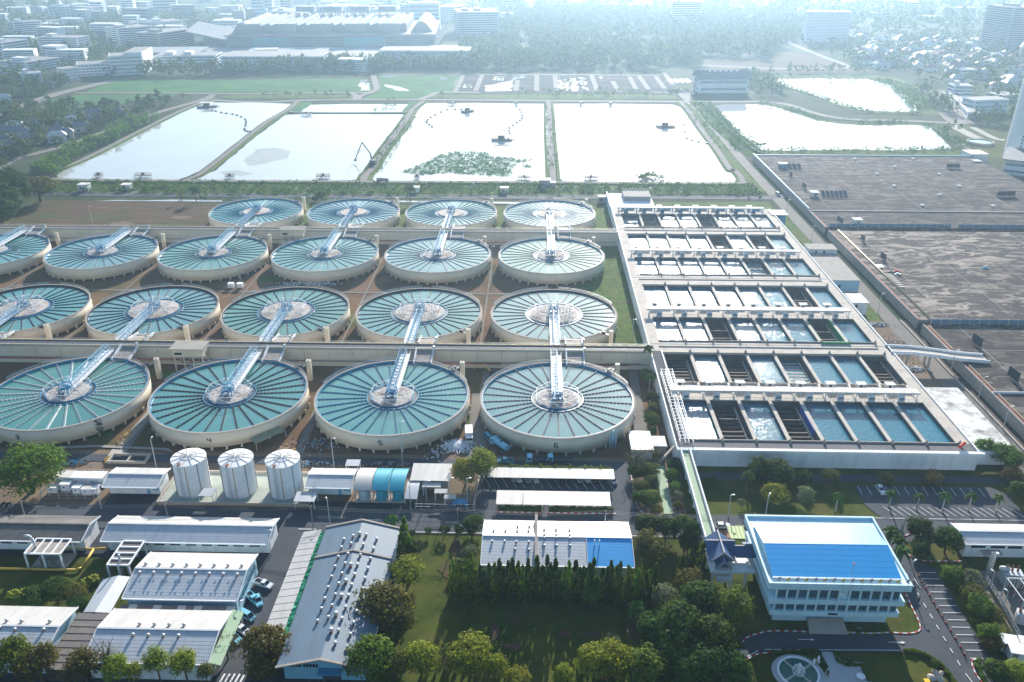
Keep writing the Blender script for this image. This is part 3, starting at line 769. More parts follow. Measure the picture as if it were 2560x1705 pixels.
# ================================================================== INLET CHANNELS between the tank rows
mat('pipe_red', (0.33, 0.05, 0.05), 0.6, 0.2, 0.5)
mat('kerb_yellow', (0.55, 0.38, 0.10), 0.7, 0.2, 0.7)
def channel(lab, x0, x1, y0, y1, z, red, xend):
    t = thing('inlet_channel', lab, 'channel', (x0, y0, 0))
    top = B(); top.box(x0, y0 + .5, z - .5, x1, y1 - .5, z); ob('channel_road', top, 'asphalt', t)
    for k, (ya, yb) in enumerate(((y0, y0 + .5), (y1 - .5, y1))):
        pb = B(); pb.box(x0, ya, z - .6, x1, yb, z + .35); ob('parapet', pb, 'concrete_pale', t)
    # wall panels, each its own slab with open joints
    L = 9.36
    n = int((x1 - x0) / L) + 1
    me = B().box(0, 0, 2.2, L - .16, .35, z - .62)
    me = mesh_of('wall_panel', me, 'cream')
    me2 = mesh_of('wall_footing', B().box(0, 0, 0, L - .02, .5, 1.7), 'cream')
    w = ob('channel_core', B().box(x0, y0 + .36, 0, x1, y1 - .36, z - .63), 'concrete', t)
    for i in range(n):
        if x0 + (i + 1) * L > x1 + 3: continue
        inst('wall_panel', me, t, (i * L, 0, 0)); inst('wall_panel', me, t, (i * L, y1 - y0 - .35, 0))
        inst('wall_footing', me2, t, (i * L, -.16, 0)); inst('wall_footing', me2, t, (i * L, y1 - y0 - .34, 0))
    for (a, bb, zz, m) in red:
        pb = B(); pb.tube([(a, y0 - .45, zz), (bb, y0 - .45, zz)], .22, 8); ob('wall_pipe', pb, m, t, smooth=True)
    rl = B()
    k = int((x1 - x0) / 3)
    for yy in (y0 + .25, y1 - .25):
        for zz in (z + .75, z + 1.15): rl.bar((x0, yy, zz), (x1, yy, zz), .06)
        for i in range(k): rl.bar((x0 + 3 * i, yy, z + .3), (x0 + 3 * i, yy, z + 1.15), .06)
    ob('railing', rl, 'galvanised', t)
    kb = B()
    for i in range(int((x1 - x0) / 2)):
        if i % 2: kb.box(x0 + 2 * i, y1 - .52, z + .352, x0 + 2 * i + 1.6, y1 + .02, z + .40)
    ob('kerb_marks', kb, 'kerb_yellow', t)
channel('long cream concrete channel with a road on top between the two front tank rows', -330, 43.4, 281.9, 286.6, 7.4, [(-330, -120, 1.95, 'pipe_red'), (-64, -12, 1.95, 'pipe_red'), (18, 36, 1.95, 'pipe_red'), (-330, 40, 2.6, 'concrete')], 43.4)
channel('long cream concrete channel with a road on top between the two rear tank rows', -330, 43.4, 423.6, 428.2, 7.2, [(-90, 20, 1.95, 'pipe_red')], 43.4)
# ================================================================== RAPID FILTER BLOCK
fb = thing('filter_block', 'large white filter block with rows of open water basins right of the round tanks', 'filter plant', (44.2, 218, 0))
XL, XR = 44.2, 135.4
CX = [49.0, 59.15, 69.55, 79.95, 90.35, 100.75, 111.15, 121.55, 131.0]   # cell edges
FR = [(223.4, 249.0), (260.6, 284.2), (295.0, 318.0), (330.0, 353.2), (366.6, 390.4), (401.6, 425.8), (438.0, 463.5)]
ZD = 6.0
mat('deck', (0.52, 0.47, 0.41), 0.9, 0.10, 0.2, grime=(0.26, 0.23, 0.21), gscale=0.15, gamt=0.5)
mat('deck_dark', (0.13, 0.13, 0.14), 0.9, 0.12, 0.2, grime=(0.2, 0.19, 0.18), gscale=0.1, gamt=0.4)
mat('roof_white', (0.66, 0.64, 0.60), 0.8, 0.06, 0.3, grime=(0.30, 0.26, 0.22), gscale=0.5, gamt=0.6)
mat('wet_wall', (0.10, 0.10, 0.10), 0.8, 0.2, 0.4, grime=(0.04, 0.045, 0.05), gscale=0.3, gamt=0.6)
def dk(x0, y0, x1, y1, m='deck', z=ZD):
    ob('deck', B().box(x0, y0, 0.3, x1, y1, z), m, fb)
dk(XL + .3, 223.4, CX[0], 463.5); dk(CX[8], 223.4, XR - .3, 463.5)
dk(XL + .3, 218.3, XR - .3, 223.4, 'deck_dark')
dk(XL + .3, 463.5, XR - .3, 474)
for (a, c) in zip(FR[:-1], FR[1:]): dk(CX[0], a[1], CX[8], c[0])
for f in FR:
    for x in CX[1:-1]: ob('dividing_wall', B().box(x - .62, f[0], .3, x + .62, f[1], ZD - .02), 'deck', fb)
# outer walls in slabs with joints, left and front seen
def slabs(n, fn):
    for i in range(n): ob('outer_wall', fn(i), 'white_wall', fb)
slabs(7, lambda i: B().box(XL + i * 13.03, 217.9, 0, XL + (i + 1) * 13.03 - .07, 218.29, ZD + .5))
slabs(18, lambda i: B().box(XL - .1, 218.3 + i * 14.2, 0, XL + .29, 218.3 + (i + 1) * 14.2 - .06, ZD + .55))
slabs(18, lambda i: B().box(XR - .29, 218.3 + i * 14.2, 0, XR + .1, 218.3 + (i + 1) * 14.2 - .06, ZD + .55))
# front canopy lip: the wall leans out under the parapet
lip = B(); lip.prism([(XL, 217.0), (XR + 1.2, 217.0), (XR + 1.2, 217.88), (XL, 217.88)], ZD - .5, ZD + .5)
ob('parapet', lip, 'white_wall', fb)
DRY = {0: (2, 4), 1: (1, 3, 5, 8), 2: (3, 7), 3: (7,), 4: (6,), 5: (5, 7), 6: (1, 2, 5)}
HALF = {(1, 5), (4, 6), (6, 1)}       # drained to just below the trough tops
tr_me = mesh_of('trough', B().box(-3.9, -.45, 0, 3.9, .45, 1.0), 'deck')
mat('trough_wet', (0.11, 0.09, 0.08), .8, .2, .5)
tr_me2 = mesh_of('trough', B().box(-3.9, -.28, 0, 3.9, .28, .9), 'trough_wet')
for r_, f in enumerate(FR):
    for c in range(8):
        x0, x1 = CX[c] + (.62 if c else 0), CX[c + 1] - (.62 if c < 7 else 0)
        dry = (c + 1) in DRY[r_]
        lv = 3.3 if (r_, c + 1) in HALF else 4.75
        if not dry or (r_, c + 1) in HALF:
            ob('water', B().poly([(x0, f[0], lv), (x1, f[0], lv), (x1, f[1], lv), (x0, f[1], lv)]), 'filter_water', fb)
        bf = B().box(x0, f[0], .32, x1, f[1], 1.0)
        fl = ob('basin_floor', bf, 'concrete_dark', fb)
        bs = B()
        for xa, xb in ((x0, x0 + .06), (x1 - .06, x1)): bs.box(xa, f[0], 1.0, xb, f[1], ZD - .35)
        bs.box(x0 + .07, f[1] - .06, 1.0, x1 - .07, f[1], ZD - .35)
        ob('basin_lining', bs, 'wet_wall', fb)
        if dry:
            n = 9
            for i in range(n):
                y = f[0] + 1.6 + (f[1] - f[0] - 4.2) * i / (n - 1)
                inst('trough', tr_me if (r_, c + 1) in HALF else tr_me2, fb, (x0 + 4.2 - fb.location.x, y - fb.location.y, 2.4))
            g = B(); g.box(x1 - .9, f[0] + .5, 1, x1 - .5, f[1] - .5, 3.7); ob('gullet_wall', g, 'deck', fb)
        # inlet channel slot on the walkway side
        ys = (f[1] + .25, f[1] + .95) if r_ in (1, 3, 5) else (f[0] - 1.0, f[0] - .3)
        ob('inlet_slot', B().box(x0 + .3, ys[0], ZD, x1 - .3, ys[1], ZD + .12), 'deck_dark', fb)
        # kerb along the basin front and valve spindle on each wall end
        kb = B(); kb.box(x0 - .4, ys[0] - .25 if r_ in (1, 3, 5) else ys[1], ZD, x1 + .4, ys[0] if r_ in (1, 3, 5) else ys[1] + .25, ZD + .45)
        ob('basin_kerb', kb, 'concrete_pale', fb)
        vp = B(); yv = f[1] + .6 if r_ in (1, 3, 5) else f[0] - .6
        vp.box(x1 + .1, yv - .45, ZD, x1 + .9, yv + .45, ZD + .9); vp.cyl(x1 + .5, yv, ZD + .9, ZD + 1.5, .22, .22, 8); vp.bar((x1 + .5, yv - .5, ZD + 1.5), (x1 + .5, yv + .5, ZD + 1.5), .1)
        ob('valve_head', vp, 'concrete', fb)
# special linings seen in single basins
g = B(); g.box(CX[6] + .64, FR[2][0], 4.2, CX[6] + .75, FR[2][1], ZD + .05)
mat('green_paint', (0.02, 0.28, 0.10), 0.5, 0.1)
ob('green_edge', g, 'green_paint', fb)
g = B(); g.box(CX[7] - .78, FR[2][0], 2.2, CX[7] - .64, FR[2][1], ZD + .05); ob('green_edge', g, 'green_paint', fb)
g = B(); g.box(CX[6] - .3, FR[2][0] - 1.3, ZD, CX[7] + .3, FR[2][0] - .9, ZD + .9); ob('green_edge', g, 'green_paint', fb)
g = B(); g.box(CX[4] - .82, FR[0][0] + 7, 3.0, CX[4] - .69, FR[0][1] - 3, ZD - .1); mat('tarp_blue', (0.02, 0.10, 0.42), .5, .1); ob('blue_lining', g, 'tarp_blue', fb)
# galleries: long roof on posts, kiosks in front and behind
def gallery(y0, y1, zr, deep, kio_y, wallm='white_wall', x1=130.2):
    g = B(); g.box(46.5, y0, zr, x1, y1, zr + .28); g.box(46.4, y0 - .12, zr - .15, x1 + .1, y0, zr + .4); rf = ob('gallery_roof', g, 'roof_white', fb)
    ps = mesh_of('roof_post', B().box(-.16, -.16, 0, .16, .16, zr - ZD), wallm)
    for i in range(17):
        for yy in (y0 + .5, y1 - .5): inst('roof_post', ps, fb, (48 + i * 5.1 - fb.location.x, yy - fb.location.y, ZD))
    cb = B(); cb.box(-1.1, -.5, 0, 1.1, .5, 1.5); cb.add([(-1.1, -.5, 1.5), (1.1, -.5, 1.5), (1.1, .5, 1.9), (-1.1, .5, 1.9)], [(0, 1, 2, 3)])
    cm = mesh_of('control_desk', cb, wallm)
    sc = mesh_of('desk_panel', B().box(-.8, -.54, .55, .8, -.502, 1.35), 'glass_dark')
    rb = B()
    for zz in (.55, 1.05): rb.bar((-5.0, 0, zz), (5.0, 0, zz), .09)
    for i in range(5): rb.bar((-4.8 + i * 2.4, 0, 0), (-4.8 + i * 2.4, 0, 1.05), .09)
    rm = mesh_of('railing', rb, wallm)
    for c in range(8):
        xm = (CX[c] + CX[c + 1]) / 2
        d = inst('control_desk', cm, fb, (xm - 2.2 - fb.location.x, y0 - .2 - fb.location.y, ZD)); inst('desk_panel', sc, d)
        inst('railing', rm, fb, (xm - fb.location.x, y0 - 1.2 - fb.location.y, ZD))
    if kio_y:
        kb = B(); kb.box(-1.0, -.8, 0, .9, .8, 2.0); kme = mesh_of('kiosk', kb, wallm)
        km2 = mesh_of('kiosk_roof', B().box(-1.7, -1.25, 2.0, 1.7, 1.25, 2.22), 'roof_white')
        km3 = mesh_of('kiosk_window', B().box(-.6, -.84, .9, .5, -.802, 1.7), 'glass_dark')
        wb = B().box(-2.6, -.12, 0, 2.6, .12, 1.25); wme = mesh_of('screen_wall', wb, wallm)
        for c in range(8):
            xm = (CX[c] + CX[c + 1]) / 2
            k = inst('kiosk', kme, fb, (xm - 3.0 - fb.location.x, kio_y - fb.location.y, ZD)); inst('kiosk_roof', km2, k); inst('kiosk_window', km3, k)
            inst('screen_wall', wme, fb, (xm + .9 - fb.location.x, kio_y - 1.5 - fb.location.y, ZD))
gallery(250.0, 253.4, 8.6, 3, 258.2)
gallery(319.2, 322.6, 8.6, 3, 328.2)
gallery(392.0, 395.2, 8.6, 3, 400.0)
gallery(465.0, 468.4, 8.6, 3, 472.6, 'blue_paint')
# pipes along the kiosks
for c in range(8):
    pb = B(); xm = CX[c + 1] - 1.5
    pb.tube([(xm, 255.2, ZD + .5), (xm, 259.0, ZD + .9), (xm - 1.0, 260.3, ZD + .5)], .42, 8)
    ob('backwash_pipe', pb, 'concrete_pale', fb, smooth=True)
pb = B(); pb.tube([(50, 260.3, ZD + .35), (130, 260.3, ZD + .35)], .35, 8); ob('header_pipe', pb, 'concrete_pale', fb, smooth=True)
for y in (289.6, 360.0, 432.0):
    pb = B(); pb.box(48, y, ZD, 131, y + .5, ZD + .3); ob('cable_duct', pb, 'concrete', fb)
    pb = B(); pb.box(XL + 1, y + 2.4, ZD + .004, XR - 1, y + 2.65, ZD + .05); ob('floor_joint', pb, 'deck_dark', fb)
# ramp road on the west edge and the white pipe rack over it
ob('edge_road', B().box(XL + .6, 223.5, ZD + .004, CX[0] - .9, 286, ZD + .06), 'asphalt', fb)
ob('edge_kerb', B().box(CX[0] - .85, 223.5, ZD + .004, CX[0] - .45, 286, ZD + .6), 'white_wall', fb)
pr_ = thing('pipe_rack', 'white open steel rack with rungs on the left edge of the filter block', 'rack', (46, 222, ZD + .06))
g = B()
for x in (45.6, 47.2, 48.3, 49.6):
    for z in (.9, 2.3): g.bar((x, 220.5, ZD + z), (x, 267, ZD + z), .13)
for i in range(24):
    y = 220.5 + i * 2.0
    if i % 3 == 0:
        for x in (45.6, 49.6): g.bar((x, y, ZD + .06), (x, y, ZD + 2.3), .13)
    g.bar((45.6, y, ZD + 2.3), (49.6, y, ZD + 2.3), .11); g.bar((47.2, y + .6, ZD + .9), (48.3, y + .6, ZD + .9), .2)
ob('rack_frame', g, 'white_paint', pr_)
# orange wind sleeve on the front corner
ws = thing('windsock', 'orange windsock lying over the front right corner of the filter block', 'windsock', (132.0, 221.0, ZD))
mat('orange_cloth', (0.75, 0.06, 0.03), .7, .06)
g = B(); g.bar((132.0, 221, ZD), (132.0, 221, ZD + 2.0), .12); ob('mast', g, 'galvanised', ws)
g = B(); g.tube([(132.0, 221, ZD + 2.0), (131.0, 220.3, ZD + 1.7), (129.6, 219.4, ZD + 1.25)], .42, 10); ob('sleeve', g, 'orange_cloth', ws, smooth=True)
# head house at the far end of the block
hh = thing('head_house', 'grey concrete head tower on the back left corner of the filter block', 'building', (46, 480, 0))
ob('wall', B().box(44.2, 474.3, 0, 70, 505, 6.0), 'white_wall', hh)
ob('side_wall', B().box(43.7, 474.3, 0, 44.19, 505.5, 6.9), 'pale_blue_paint', hh)
ob('tower', B().box(53, 489, 6.0, 69, 504, 8.6), 'concrete', hh)
g = B()
for i in range(8): g.box(53 + i * 2, 503.2, 8.6, 54.2 + i * 2, 504, 9.4)
ob('parapet', g, 'concrete_pale', hh, kind='stuff')
# block-side buildings
def hut(name, lab, x0, y0, x1, y1, z0, h, wallm, roofm, wins=(), over=.5, cat='hut'):
    t = thing(name, lab, cat, (x0, y0, z0))
    ob('wall', B().box(x0, y0, z0, x1, y1, z0 + h), wallm, t)
    ob('roof', B().box(x0 - over, y0 - over, z0 + h, x1 + over, y1 + over, z0 + h + .3), roofm, t)
    for (a, bb, za, zb, face) in wins:
        g = B()
        if face == 's': g.box(x0 + a, y0 - .06, z0 + za, x0 + bb, y0 - .005, z0 + zb)
        else: g.box(x0 - .06, y0 + a, z0 + za, x0 - .005, y0 + bb, z0 + zb)
        ob('window' if za > .3 else 'door', g, 'glass_dark', t)
    return t
hut('pump_house', 'white pump house with stained flat roof on the right of the filter block', 136.2, 221.0, 149.0, 262.5, 0, 4.2, 'white_wall', 'roof_stained', (), .05, 'building')
hut('switch_house', 'pale blue annexe with grey flat roof beside the filter block', 136.5, 362, 149, 398, 0, 5.6, 'pale_blue_paint', 'concrete', [(3, 4.2, 2, 3.6, 's')], .3, 'building')
hut('switch_hut', 'small flat hut at the back of the pale blue annexe roof', 136.5, 399, 150, 407, 0, 7.6, 'white_wall', 'concrete', [(3, 4, 5.7, 7.0, 's'), (7, 8, 5.7, 7.0, 's')], .4, 'building')
hut('guard_hut', 'small white hut with flat roof at the filter block edge by the rubble', 137.2, 336, 143.5, 346, 0, 5.5, 'white_wall', 'roof_white', [(1, 2.2, 3.2, 4.8, 's')], .5)
hut('blue_hut', 'bright blue hut with pale roof behind the filter block corner', 134.5, 462, 142, 470, 0, 6.2, 'blue_paint', 'roof_white', [(2, 3.4, 3.6, 5.2, 's')], 1.0)
# ramp bridge from the filter block over the lane to the reservoir roof
rb = thing('ramp_bridge', 'curved concrete ramp bridge from the filter block to the reservoir roof', 'bridge', (136, 284, 0))
pts = [(134.5, 289.5, 6.0), (143, 289.0, 6.0), (152, 287.6, 5.6), (160, 286.2, 5.0), (170, 285.8, 4.4)]
for off, wd, z0, z1, m, nm in ((0, 5.6, -.5, 0, 'deck', 'bridge_deck'), (2.9, .35, -.5, .8, 'white_wall', 'parapet'), (-2.9, .35, -.5, .8, 'white_wall', 'parapet')):
    g = B()
    for a, c in zip(pts[:-1], pts[1:]):
        g.add([(p[0], p[1] + off + s * wd / 2, p[2] + z) for p in (a, c) for s, z in ((-1, z0), (1, z0), (1, z1), (-1, z1))],
              [(0, 1, 2, 3), (7, 6, 5, 4), (0, 4, 5, 1), (1, 5, 6, 2), (2, 6, 7, 3), (3, 7, 4, 0)])
    ob(nm, g, m, rb)
for x in (141, 149.5):
    for dy in (-1.8, 1.8): ob('pier', B().box(x - .35, 288.2 + dy - .35, 0, x + .35, 288.2 + dy + .35, 5.2), 'concrete_pale', rb)

# ================================================================== COVERED RESERVOIR
m = mat('reservoir_roof', (0.032, 0.030, 0.036), 0.95, 0.25, 0.12, col2=(0.060, 0.052, 0.052), bump=0.06, spec=0.1)
nt = m.node_tree; N, L = nt.nodes, nt.links
bs = N['Principled BSDF']
prev = bs.inputs['Base Color'].links[0].from_socket
geo = N.new('ShaderNodeNewGeometry'); mp = N.new('ShaderNodeMapping'); mp.inputs['Scale'].default_value = (0.42, 1.0, 1)
L.new(geo.outputs['Position'], mp.inputs[0])
n1 = N.new('ShaderNodeTexNoise'); n1.inputs['Scale'].default_value = 0.19; n1.inputs['Detail'].default_value = 8; n1.inputs['Roughness'].default_value = 0.64; n1.inputs['Distortion'].default_value = 1.1
L.new(mp.outputs[0], n1.inputs['Vector'])
mrr = N.new('ShaderNodeValToRGB')
cr = mrr.color_ramp; cr.elements[0].position = 0.44; cr.elements[0].color = (.12, .12, .12, 1); cr.elements[1].position = 0.475; cr.elements[1].color = (0, 0, 0, 1)
for ps, v in ((0.50, .12), (0.54, .70), (0.57, .45), (0.60, .95), (0.68, .55)):
    e_ = cr.elements.new(ps); e_.color = (v, v, v, 1)
L.new(n1.outputs[0], mrr.inputs[0])
n2 = N.new('ShaderNodeTexNoise'); n2.inputs['Scale'].default_value = 0.018; n2.inputs['Detail'].default_value = 2
L.new(geo.outputs['Position'], n2.inputs['Vector'])
# zones: the middle deck is the palest, the back deck darker
sp = N.new('ShaderNodeSeparateXYZ'); L.new(geo.outputs['Position'], sp.inputs[0])
z1 = N.new('ShaderNodeMath'); z1.operation = 'COMPARE'; z1.inputs[1].default_value = 381; z1.inputs[2].default_value = 60
L.new(sp.outputs[1], z1.inputs[0])
z2 = N.new('ShaderNodeMapRange'); z2.inputs[3].default_value = 0.45; z2.inputs[4].default_value = 0.95
L.new(z1.outputs[0], z2.inputs[0])
m2 = N.new('ShaderNodeMapRange'); m2.inputs[1].default_value = 0.35; m2.inputs[2].default_value = 0.6; m2.inputs[3].default_value = .45
L.new(n2.outputs[0], m2.inputs[0])
mm = N.new('ShaderNodeMath'); mm.operation = 'MULTIPLY'; L.new(mrr.outputs[0], mm.inputs[0]); L.new(z2.outputs[0], mm.inputs[1])
mm2 = N.new('ShaderNodeMath'); mm2.operation = 'MULTIPLY'; L.new(mm.outputs[0], mm2.inputs[0]); L.new(m2.outputs[0], mm2.inputs[1])
mx = N.new('ShaderNodeMix'); mx.data_type = 'RGBA'; mx.inputs[7].default_value = (0.48, 0.41, 0.345, 1)
L.new(mm2.outputs[0], mx.inputs[0]); L.new(prev, mx.inputs[6]); L.new(mx.outputs[2], bs.inputs['Base Color'])
mat('panel_blue', (0.10, 0.22, 0.34), 0.6, 0.12, 0.3, grime=(0.2, 0.27, 0.33), gscale=0.4, gamt=0.4)
mat('board_dark', (0.03, 0.05, 0.075), 0.35, 0.15, 0.5)
mat('tile_red', (0.33, 0.10, 0.075), .8, .15, 1.0)
mat('pipe_tan', (0.55, 0.42, 0.24), .6, .1, .5)
RZ = 4.0
def reservoir(name, lab, y0, y1, x1):
    t = thing(name, lab, 'reservoir', (159.2, y0, 0))
    ob('roof_slab', B().box(159.7, y0, 0, x1, y1, RZ), 'reservoir_roof', t)
    n = max(1, int((y1 - y0) / 6))
    me = mesh_of('wall_slab', B().box(0, 0, 0, .49, (y1 - y0) / n - .05, RZ + .45), 'concrete')
    for i in range(n): inst('wall_slab', me, t, (0, i * (y1 - y0) / n, 0))
    return t
r1 = reservoir('reservoir', 'dark flat reservoir roof with vents beyond the blue panel fence', 446.5, 617.5, 318)
r2 = reservoir('reservoir.001', 'mottled pale and dark flat reservoir roof between the two blue panel fences', 322.0, 441.0, 318)
r3 = reservoir('reservoir.002', 'dark flat reservoir roof at the right edge in front of the panel fence', 150.0, 317.0, 318)
ob('joint_wall', B().box(159.7, 476.5, RZ, 318, 477.6, RZ + .55), 'concrete', r1)
ob('north_parapet', B().box(159.7, 616.8, RZ, 318, 617.4, RZ + .7), 'pale_blue_paint', r1)
ob('west_parapet', B().box(159.25, 478, RZ + .46, 159.65, 617.4, RZ + 1.6), 'pale_blue_paint', r1)
# red coping tiles along the west edge, and a tan pipe
tile = mesh_of('coping_tile', B().box(0, 0, 0, .8, .85, .22), 'tile_red')
for t, y0, y1 in ((r1, 446.6, 476), (r2, 322.2, 440.8), (r3, 226, 316.5)):
    n = int((y1 - y0) / 1.25)
    for i in range(n):
        yy = y0 + i * 1.25
        if t is r3 and 282.5 < yy < 290: continue
        inst('coping_tile', tile, t, (.75, yy - t.location.y, RZ))
g = B(); g.tube([(164.6, 441, RZ + .4), (164.6, 322, RZ + .4)], .42, 8); ob('roof_pipe', g, 'pipe_tan', r2, smooth=True)
g = B(); g.tube([(161.2, 316, RZ + .4), (161.2, 294, RZ + .4)], .2, 6); g2 = B(); g2.tube([(161.2, 281, RZ + .4), (161.2, 226, RZ + .4)], .2, 6)
ob('roof_pipe', g, 'pipe_tan', r3); ob('roof_pipe', g2, 'pipe_tan', r3)
for i in range(7): ob('hatch', B().box(165.6, 358 + i * 2.6, RZ, 168.4, 359.5 + i * 2.6, RZ + .35), 'concrete_pale', r2)
def panel_fence(lab, y, x0, x1, gap):
    t = thing('panel_fence', lab, 'fence', (x0, y, RZ))
    L = 3.9
    pm = mesh_of('panel', B().box(.12, -.06, 0, L - .12, .06, 2.1), 'panel_blue')
    bm = mesh_of('buttress', B().add([(-.12, -.9, 0), (.12, -.9, 0), (.12, .1, 0), (-.12, .1, 0), (-.12, -.25, 2.2), (.12, -.25, 2.2), (.12, .1, 2.2), (-.12, .1, 2.2)], [(0, 3, 2, 1), (4, 5, 6, 7), (0, 1, 5, 4), (1, 2, 6, 5), (2, 3, 7, 6), (3, 0, 4, 7)]), 'concrete_pale')
    i = 0
    x = x0
    while x < x1:
        if not (gap and gap[0] < x < gap[1]):
            inst('panel', pm, t, (x - x0, 0, 0)); inst('buttress', bm, t, (x - x0, 0, 0))
        x += L
panel_fence('long blue panel fence across the reservoir roofs, the farther of two', 447.4, 161.5, 316, (226, 231))
panel_fence('long blue panel fence across the reservoir roofs, the nearer of two', 318.5, 163, 316, None)
ob('shaded_gap_floor', B().box(159.75, 441.02, 0, 318, 446.48, 2.2), 'concrete_dark', r1)  # gap between the roofs, its shadow put into a dark floor colour
for t, ya, yb in ((r1, 480, 615), (r2, 326, 440), (r3, 228, 316)):
    jm = mesh_of('roof_joint', B().box(0, 0, 0, .22, yb - ya, .05), 'concrete')
    for i in range(5): inst('roof_joint', jm, t, (14 + i * 27.0, ya - t.location.y, RZ))
    jm = mesh_of('roof_joint', B().box(0, 0, 0, 150, .22, .04), 'concrete')
    for i in range(3): inst('roof_joint', jm, t, (8, ya - t.location.y + (i + 1) * (yb - ya) / 4, RZ))
# roof furniture
def board(lab, x, y, w_, h, n=2, rz=R(96)):
    t = thing('display_board', lab, 'board', (x, y, RZ), rz, 'dark boards standing on the reservoir roofs')
    g = B()
    for s in (-w_ / 2, w_ / 2): g.bar((s, 0, 0), (s, 0, h + .1), .16)
    g.bar((-w_ / 2, 0, h), (w_ / 2, 0, h), .14); g.bar((-w_ / 2, 0, .5), (w_ / 2, 0, .5), .14)
    for s in (-w_ / 2, w_ / 2): g.bar((s, 0, h * .7), (s, 1.2, 0), .1)
    ob('frame', g, 'steel_dark', t, local=True)
    for k in range(n): ob('panel', B().box(-w_ / 2 + .15 + k * w_ / n, -.08, .6, -w_ / 2 + (k + 1) * w_ / n - .1, .08, h - .12), 'board_dark', t, local=True)
board('dark twin board on the far reservoir roof, nearest its left wall', (170.1,555.6)[0], (170.1,555.6)[1], 4, 3.4)
board('dark twin board on the far reservoir roof, left of the solar panels', (170.7,527.1)[0], (170.7,527.1)[1], 6, 3.4)
board('dark twin board on the far reservoir roof just behind the blue fence', (170.2,455.5)[0], (170.2,455.5)[1], 7, 3.2)
board('small dark board on the mottled reservoir roof near the blue fence corner', (171.8,423.6)[0], (171.8,423.6)[1], 4, 3.2, 1)
board('tall dark board in the left middle of the mottled reservoir roof', (171.6,394.7)[0], (171.6,394.7)[1], 5.5, 3.6, 1)
board('dark board on the near reservoir roof beside the blue fence', (172.1,298)[0], (172.1,298)[1], 6, 4.2, 1)
board('dark board on the near reservoir roof by the right picture edge', (171.8,269.8)[0], (171.8,269.8)[1], 6, 4.2, 1)
board('pair of dark square boards on the far reservoir roof near its back edge', (288.3,582.2)[0], (288.3,582.2)[1], 9, 3.2, 2, R(2))
board('pair of dark framed boards on the far reservoir roof at the right edge', (289.2,511.4)[0], (289.2,511.4)[1], 11, 3.4, 2, R(2))
def solar(lab, x, y, n, w_, hutm):
    t = thing('solar_array', lab, 'solar panels', (x, y, RZ))
    for k in range(n):
        ob('solar_panel', B().add([(k * w_, 0, .6), (k * w_ + w_ * .75, 0, .6), (k * w_ + w_ * .75, 5.2, 3.4), (k * w_, 5.2, 3.4), (k * w_, 0, .45), (k * w_ + w_ * .75, 0, .45), (k * w_ + w_ * .75, 5.2, 3.25), (k * w_, 5.2, 3.25)],
           [(0, 1, 2, 3), (7, 6, 5, 4), (0, 4, 5, 1), (1, 5, 6, 2), (2, 6, 7, 3), (3, 7, 4, 0)]), 'board_dark', t, local=True)
        g = B()
        for yy, zz in ((.3, .6), (5, 3.2)): g.bar((k * w_ + .3, yy, 0), (k * w_ + .3, yy, zz), .14); g.bar((k * w_ + w_ * .7, yy, 0), (k * w_ + w_ * .7, yy, zz), .14)
        ob('stand', g, 'steel_dark', t, local=True)
solar('row of dark solar panels on the far reservoir roof beside a cream hut', (175.5,504.8)[0], (175.5,504.8)[1], 6, 2.7, 'cream')
solar('three dark solar panels beside the blue hut at the back of the reservoir roof', (173.6,574)[0], (173.6,574)[1], 3, 3.2, 'blue')
hut('roof_hut', 'small cream hut beside the dark solar panels on the reservoir roof', *(169.3,507.1), (173.9,507.2)[0], (169.3,507.1)[1] + 5, RZ, 2.6, 'cream', 'roof_white', [(2.2, 3.2, 0.2, 2.0, 's')], .3)
hut('roof_hut', 'small cream hut on the reservoir roof just behind the blue fence', *(176.7,451.7), (180.9,451.8)[0], (176.7,451.7)[1] + 4, RZ, 2.6, 'cream', 'roof_white', [(2.0, 3.0, 0.2, 2.0, 's')], .4)
hut('roof_hut', 'small bright blue hut at the far left of the reservoir roof', *(168.6,579), (174.3,579.2)[0], (168.6,579)[1] + 5, RZ, 2.8, 'blue_paint', 'roof_white', (), .3)
hut('vault_hut', 'white shed with low roof at the far right corner of the reservoir', *(316.7,617.9), (329.4,618.2)[0], (316.7,617.9)[1] + 14, 0, 5.5, 'white_wall', 'roof_white', (), .4, 'shed')
hut('blue_box', 'small bright blue box hut beside the white corner shed', *(311.5,599.9), (316.2,600)[0], (311.5,599.9)[1] + 5, 0, 4.5, 'blue_paint', 'roof_white', (), .3)
vm = B(); vm.box(-.7, -.7, 0, .7, .7, .9); vm = mesh_of('vent', vm, 'white_paint')
vt = mesh_of('vent_cap', B().box(-1, -1, .9, 1, 1, 1.1), 'roof_white')
for k, p in enumerate([(229.3,562.9), (270.7,563.4), (229.1,532.6), (270.5,533.1), (249.3,512.3), (229.1,488.8), (270.3,488.8), (228.9,605.4), (270.6,606.5), (249.1,583.6)]):
    v = inst('roof_vent', vm, r1, (p[0] - r1.location.x, p[1] - r1.location.y, RZ)); inst('vent_cap', vt, v)
for k, (p, m) in enumerate([((216.3,383.7), 'blue_paint'), ((172.2,378.9), 'orange_cloth'), ((169.1,377.4), 'steel_dark'), ((171.1,374.6), 'white_paint')]):
    t = thing('material_heap', ['blue pump standing alone in the right of the mottled roof', 'orange sacks lying on the mottled roof', 'dark gear lying beside the orange sacks on the roof', 'white sacks lying below the orange sacks on the roof'][k], 'materials', (*p, RZ))
    g = B()
    for j in range(3): g.box(j * 1.1 - 1.5, -.4 + .3 * (j % 2), 0, j * 1.1 - .6, .5 + .3 * (j % 2), .5 + .4 * (j == 1))
    ob('heap', g, m, t, local=True, kind='stuff')
